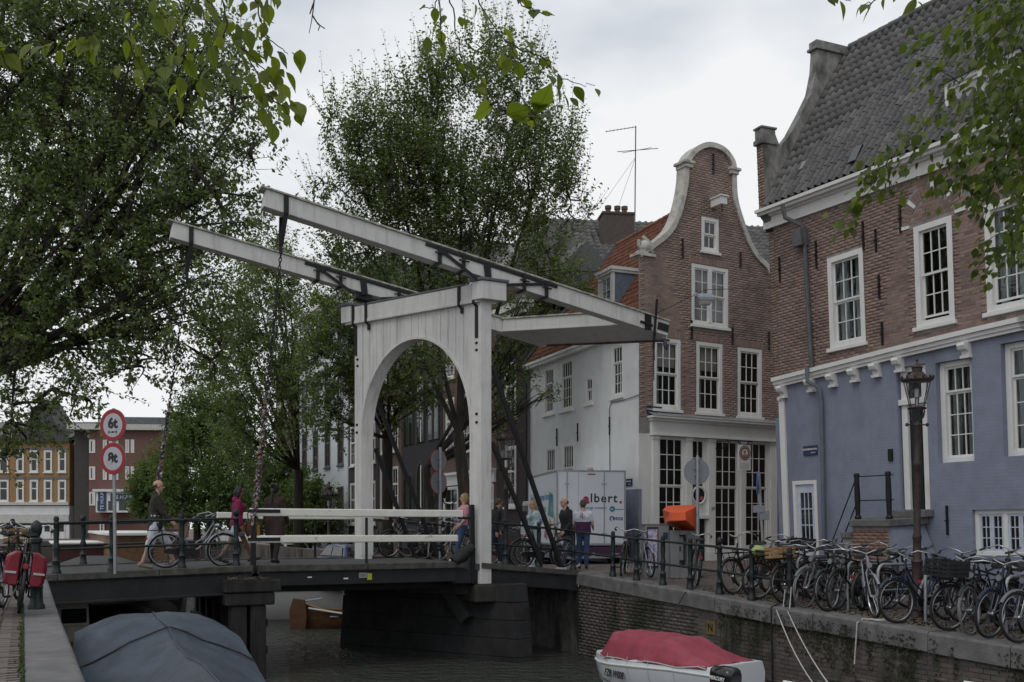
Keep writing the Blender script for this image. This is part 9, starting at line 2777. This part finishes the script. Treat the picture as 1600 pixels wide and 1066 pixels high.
# ================================================================== branches hanging into the picture close to the camera
def ovate(serr=True):
 """one elm leaf: pointed oval with toothed edge, folded along the midrib, 1 unit long along x"""
 V = [(0, 0, 0)]
 n = 7
 ys = [.0, .20, .31, .33, .29, .19, .08, 0]
 L_, Rr = [], []
 for i in range(1, n):
  x = i / n
  L_.append((x, ys[i], .07 * ys[i] / .33 - .10 * x * x)); Rr.append((x, -ys[i], .07 * ys[i] / .33 - .10 * x * x))
 mid = [(i / n, 0, -.10 * (i / n) ** 2) for i in range(n + 1)]
 verts = mid + L_ + Rr
 F = []
 o1, o2 = n + 1, n + 1 + (n - 1)
 F.append((0, 1, o1)); F.append((1, 0, o2))
 for i in range(n - 2):
  F.append((i + 1, i + 2, o1 + i + 1, o1 + i)); F.append((i + 2, i + 1, o2 + i, o2 + i + 1))
 F.append((n - 1, n, o1 + n - 2)); F.append((n, n - 1, o2 + n - 2))
 return verts, F
LV, LF = ovate()
M_leafr = mat('deep_green_elm_leaf', (.05, .075, .02), .45, var=.2, scale=2, rand=.8, rand_cols=[(.04, .055, .015), (.075, .10, .022), (.115, .145, .03), (.15, .18, .036), (.055, .073, .018)], transl=.5, spec=.45)  # darker green leaf tones for the branches at the upper right
LEAF1 = MB().add(LV, LF).mesh('leaf', M_leafb, 80)
LEAF2 = MB().add([(x, y * .9, z - .18 * x * x + .05 * y) for x, y, z in LV], LF).mesh('leaf', M_leafb, 80)
lrg = random.Random(99)
def hanging(label, twigs, leaves_per, size, seed, spread=.10, pendant=.6, cap=300, lm=None):
 """twigs: polylines of world points; leaves alternate along them and hang outwards"""
 h = thing('hanging_branch', label, 'branch', loc=twigs[0][0])
 lm = lm or M_leafb
 A1_, A2_ = (LEAF1, LEAF2) if lm == M_leafb else (LEAF1.copy(), LEAF2.copy())
 for q_ in (A1_, A2_): q_.materials[0] = lm
 o0 = Vector(twigs[0][0])
 rg_ = random.Random(seed)
 mb = MB()
 allp = []
 for pts in twigs:
  pts = [Vector(p) for p in pts]
  sm = []
  for i in range(len(pts) - 1):
   for k in range(5): sm.append(pts[i].lerp(pts[i + 1], k / 5) + Vector((rg_.gauss(0, 1), rg_.gauss(0, 1), rg_.gauss(0, 1))) * size * .05)
  sm.append(pts[-1])
  w = size * .05
  mb.tube([p - o0 for p in sm], list(np.linspace(w, w * .35, len(sm))), 5)
  L_ = sum((b_ - a_).length for a_, b_ in zip(sm[:-1], sm[1:]))
  n = max(3, int(L_ / size * leaves_per))
  for i in range(n):
   f = lerp(.12, 1.0, (i + rg_.random() * .6) / n) * (len(sm) - 1)
   j = min(int(f), len(sm) - 2)
   allp.append((sm[j].lerp(sm[j + 1], f - j), (sm[j + 1] - sm[j]).normalized(), i))
 mb.build('twig', M_bark, h, smooth=60)
 cnt = 0
 SV, SFc = [], []
 for p, d, i in allp:
  sd = d.cross(Vector((0, 0, 1)))
  if sd.length < .2: sd = Vector((1, 0, 0))
  sd.normalize(); sd = sd * (1 if i % 2 else -1)
  a = (sd * rg_.uniform(.5, 1.0) + d * .6 + Vector((rg_.gauss(0, .3), rg_.gauss(0, .3), rg_.gauss(0, .25) - pendant))).normalized()
  nrm = Vector((rg_.gauss(0, .45), rg_.gauss(-.3, .45), 1))
  y = nrm.cross(a); y.normalize(); z = a.cross(y)
  s_ = size * rg_.uniform(.6, 1.2)
  q = p + Vector((rg_.gauss(0, 1), rg_.gauss(0, 1), rg_.gauss(0, 1))) * spread * size + a * size * .12
  M = Matrix((a * s_, y * s_, z * s_)).transposed().to_4x4()
  M.translation = q - o0
  if cnt < cap:
   o = link('leaf', A1_ if rg_.random() < .6 else A2_, h); o.matrix_basis = M
  else:
   k = len(SV); SV += [tuple(M @ Vector(v)) for v in LV]; SFc += [tuple(c + k for c in f) for f in LF]
  cnt += 1
 if SV:
  me = bpy.data.meshes.new('leaves'); me.from_pydata(SV, [], SFc); me.materials.append(lm); me.update()
  link('leaves', me, h, kind='stuff')
 return h
def tw(Z, *pts, dz=0.0): return [PX(u, v, Z + dz * i) for i, (u, v) in enumerate(pts)]
hanging('sunlit green branch tips hanging over the great elm at the upper left', [
 tw(4.7, (300, -40), (330, 10), (365, 60), (405, 100), (440, 140), (462, 185)),
 tw(4.6, (210, -40), (204, 20), (203, 75), (225, 115), (250, 150), (262, 168)),
 tw(4.8, (270, -40), (285, 20), (290, 70), (275, 110)),
 tw(4.5, (340, -40), (352, 20), (350, 70), (345, 120)),
 tw(4.7, (395, -40), (404, 20), (410, 55), (440, 75), (450, 85)),
 tw(4.9, (310, 0), (330, 50), (300, 110), (285, 130)),
 tw(4.8, (365, 60), (400, 110), (410, 150), (418, 175)),
 tw(4.6, (420, 150), (445, 165), (455, 190)),
 tw(4.6, (225, 10), (250, 15), (262, 35)),
 tw(4.7, (380, -30), (420, -10), (425, 12)),
], 3.2, .092, 1, spread=.5)
hanging('short leafy twig with light leaves at the far upper left edge', [tw(4.7, (-30, 40), (0, 60), (15, 80)), tw(4.7, (-20, 60), (0, 85), (8, 92))], 3.4, .11, 2)
hanging('small twig with a row of light leaves against the dark elm', [tw(4.9, (150, 45), (120, 60), (85, 66), (50, 72)), tw(4.9, (150, 45), (130, 62), (125, 72))], 3.4, .11, 3, pendant=.9)
hanging('hanging twig with green leaves at the top centre before the sky', [
 tw(4.4, (735, -20), (760, 25), (790, 65), (812, 95), (800, 112), dz=0), tw(4.4, (790, 65), (820, 80), (845, 90), (870, 120), (900, 130), (930, 134)),
 tw(4.6, (800, -20), (815, 10), (850, 22), (866, 25)), tw(4.5, (690, -20), (680, 10), (655, 14)), tw(4.5, (697, -20), (712, 40), (722, 95), (745, 118), (765, 128)), tw(4.5, (686, 0), (688, 45), (690, 80)),
 tw(4.4, (845, 88), (860, 100), (850, 110)),
], 1.6, .078, 4, spread=.4)
hanging('cluster of large close leaves hanging before the upright elm', [tw(2.9, (765, 155), (790, 172), (825, 178), (850, 182)), tw(2.9, (800, 174), (820, 185), (835, 190))], 2.6, .10, 5, pendant=-.05)
hanging('bare thin twig hanging at the top left of the sky', [tw(4.5, (492, -20), (490, 20), (484, 50)), tw(4.5, (489, 15), (503, 42))], 0.0, .05, 6) if False else None
bt = thing('bare_twig', 'thin bare twig hanging into the pale sky at the top', 'twig', loc=PX(492, -20, 4.5))
o0 = bt.location
mb = MB()
for pts in (tw(4.5, (493, -20), (489, 18), (487, 32), (483, 52)), tw(4.5, (488, 24), (497, 38), (508, 45)), tw(4.5, (490, 5), (484, 22)), tw(4.5, (496, 36), (500, 40), (497, 48))): mb.tube([p - o0 for p in pts], [.004, .003, .0022, .0016][:len(pts)], 4)
mb.build('twig', M_bark, bt)
R1 = [
 tw(7.2, (1680, -60), (1560, 60), (1500, 130), (1440, 200), (1395, 245), (1345, 285)),
 tw(7.2, (1395, 245), (1375, 275), (1350, 310), (1330, 335)),
 tw(7.4, (1680, 60), (1580, 140), (1520, 200), (1480, 260), (1440, 320)),
 tw(7.0, (1680, 180), (1590, 250), (1540, 290), (1500, 320)),
 tw(7.2, (1680, 260), (1600, 330), (1570, 380), (1530, 415)),
 tw(7.2, (1660, 300), (1590, 370), (1545, 395), (1520, 428)),
 tw(7.4, (1600, -40), (1530, 20), (1480, 60), (1415, 68)),
 tw(7.4, (1520, 40), (1480, 90), (1440, 95)),
 tw(7.0, (1620, -40), (1590, 60), (1560, 160), (1530, 240)),
 tw(7.0, (1660, 0), (1600, 90), (1585, 190), (1560, 280), (1535, 340)),
 tw(7.3, (1500, 130), (1470, 110), (1445, 130)),
 tw(7.1, (1640, 120), (1600, 200), (1590, 280), (1600, 340)),
 tw(7.1, (1540, 160), (1505, 200), (1490, 240), (1500, 290)),
 tw(7.2, (1450, 195), (1430, 230), (1410, 270), (1395, 290)),
]
for (a, b_) in (((1580, 40), (1500, 100)), ((1590, 110), (1510, 170)), ((1600, 160), (1520, 240)), ((1600, 230), (1530, 300)), ((1610, 20), (1540, 90)), ((1600, 80), (1550, 190)), ((1570, 200), (1500, 260)), ((1600, 280), (1555, 330)), ((1590, -10), (1490, 30)), ((1545, 110), (1500, 190)), ((1610, 180), (1570, 260)), ((1560, 250), (1520, 310)), ((1610, 60), (1570, 130)), ((1600, 10), (1530, 60)), ((1610, 350), (1560, 400)), ((1600, 330), (1575, 410)), ((1600, -20), (1555, 30)), ((1600, 140), (1545, 170)), ((1600, 260), (1575, 320)), ((1560, 10), (1470, 60)), ((1605, 110), (1575, 180)), ((1600, 210), (1560, 230)), ((1540, 240), (1475, 300)), ((1620, 60), (1590, 130)), ((1620, 300), (1590, 360)), ((1600, -30), (1570, 60))):
 m_ = ((a[0] + b_[0]) / 2 + 8, (a[1] + b_[1]) / 2 - 12)
 R1.append(tw(7.0 + lrg.uniform(-.4, .5), (a[0] + 40, a[1] - 40), m_, b_))
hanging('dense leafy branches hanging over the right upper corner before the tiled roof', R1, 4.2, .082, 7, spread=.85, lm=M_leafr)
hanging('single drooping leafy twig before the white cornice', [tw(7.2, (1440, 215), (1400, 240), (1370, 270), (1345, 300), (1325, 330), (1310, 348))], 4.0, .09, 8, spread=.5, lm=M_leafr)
hanging('two leaves dipping in from the top right edge of the sky', [tw(6.5, (1290, -25), (1310, -4), (1330, 2)), tw(6.5, (1420, -25), (1365, 2), (1345, 8)), tw(6.5, (1440, -20), (1430, 2))], 2.0, .12, 9)
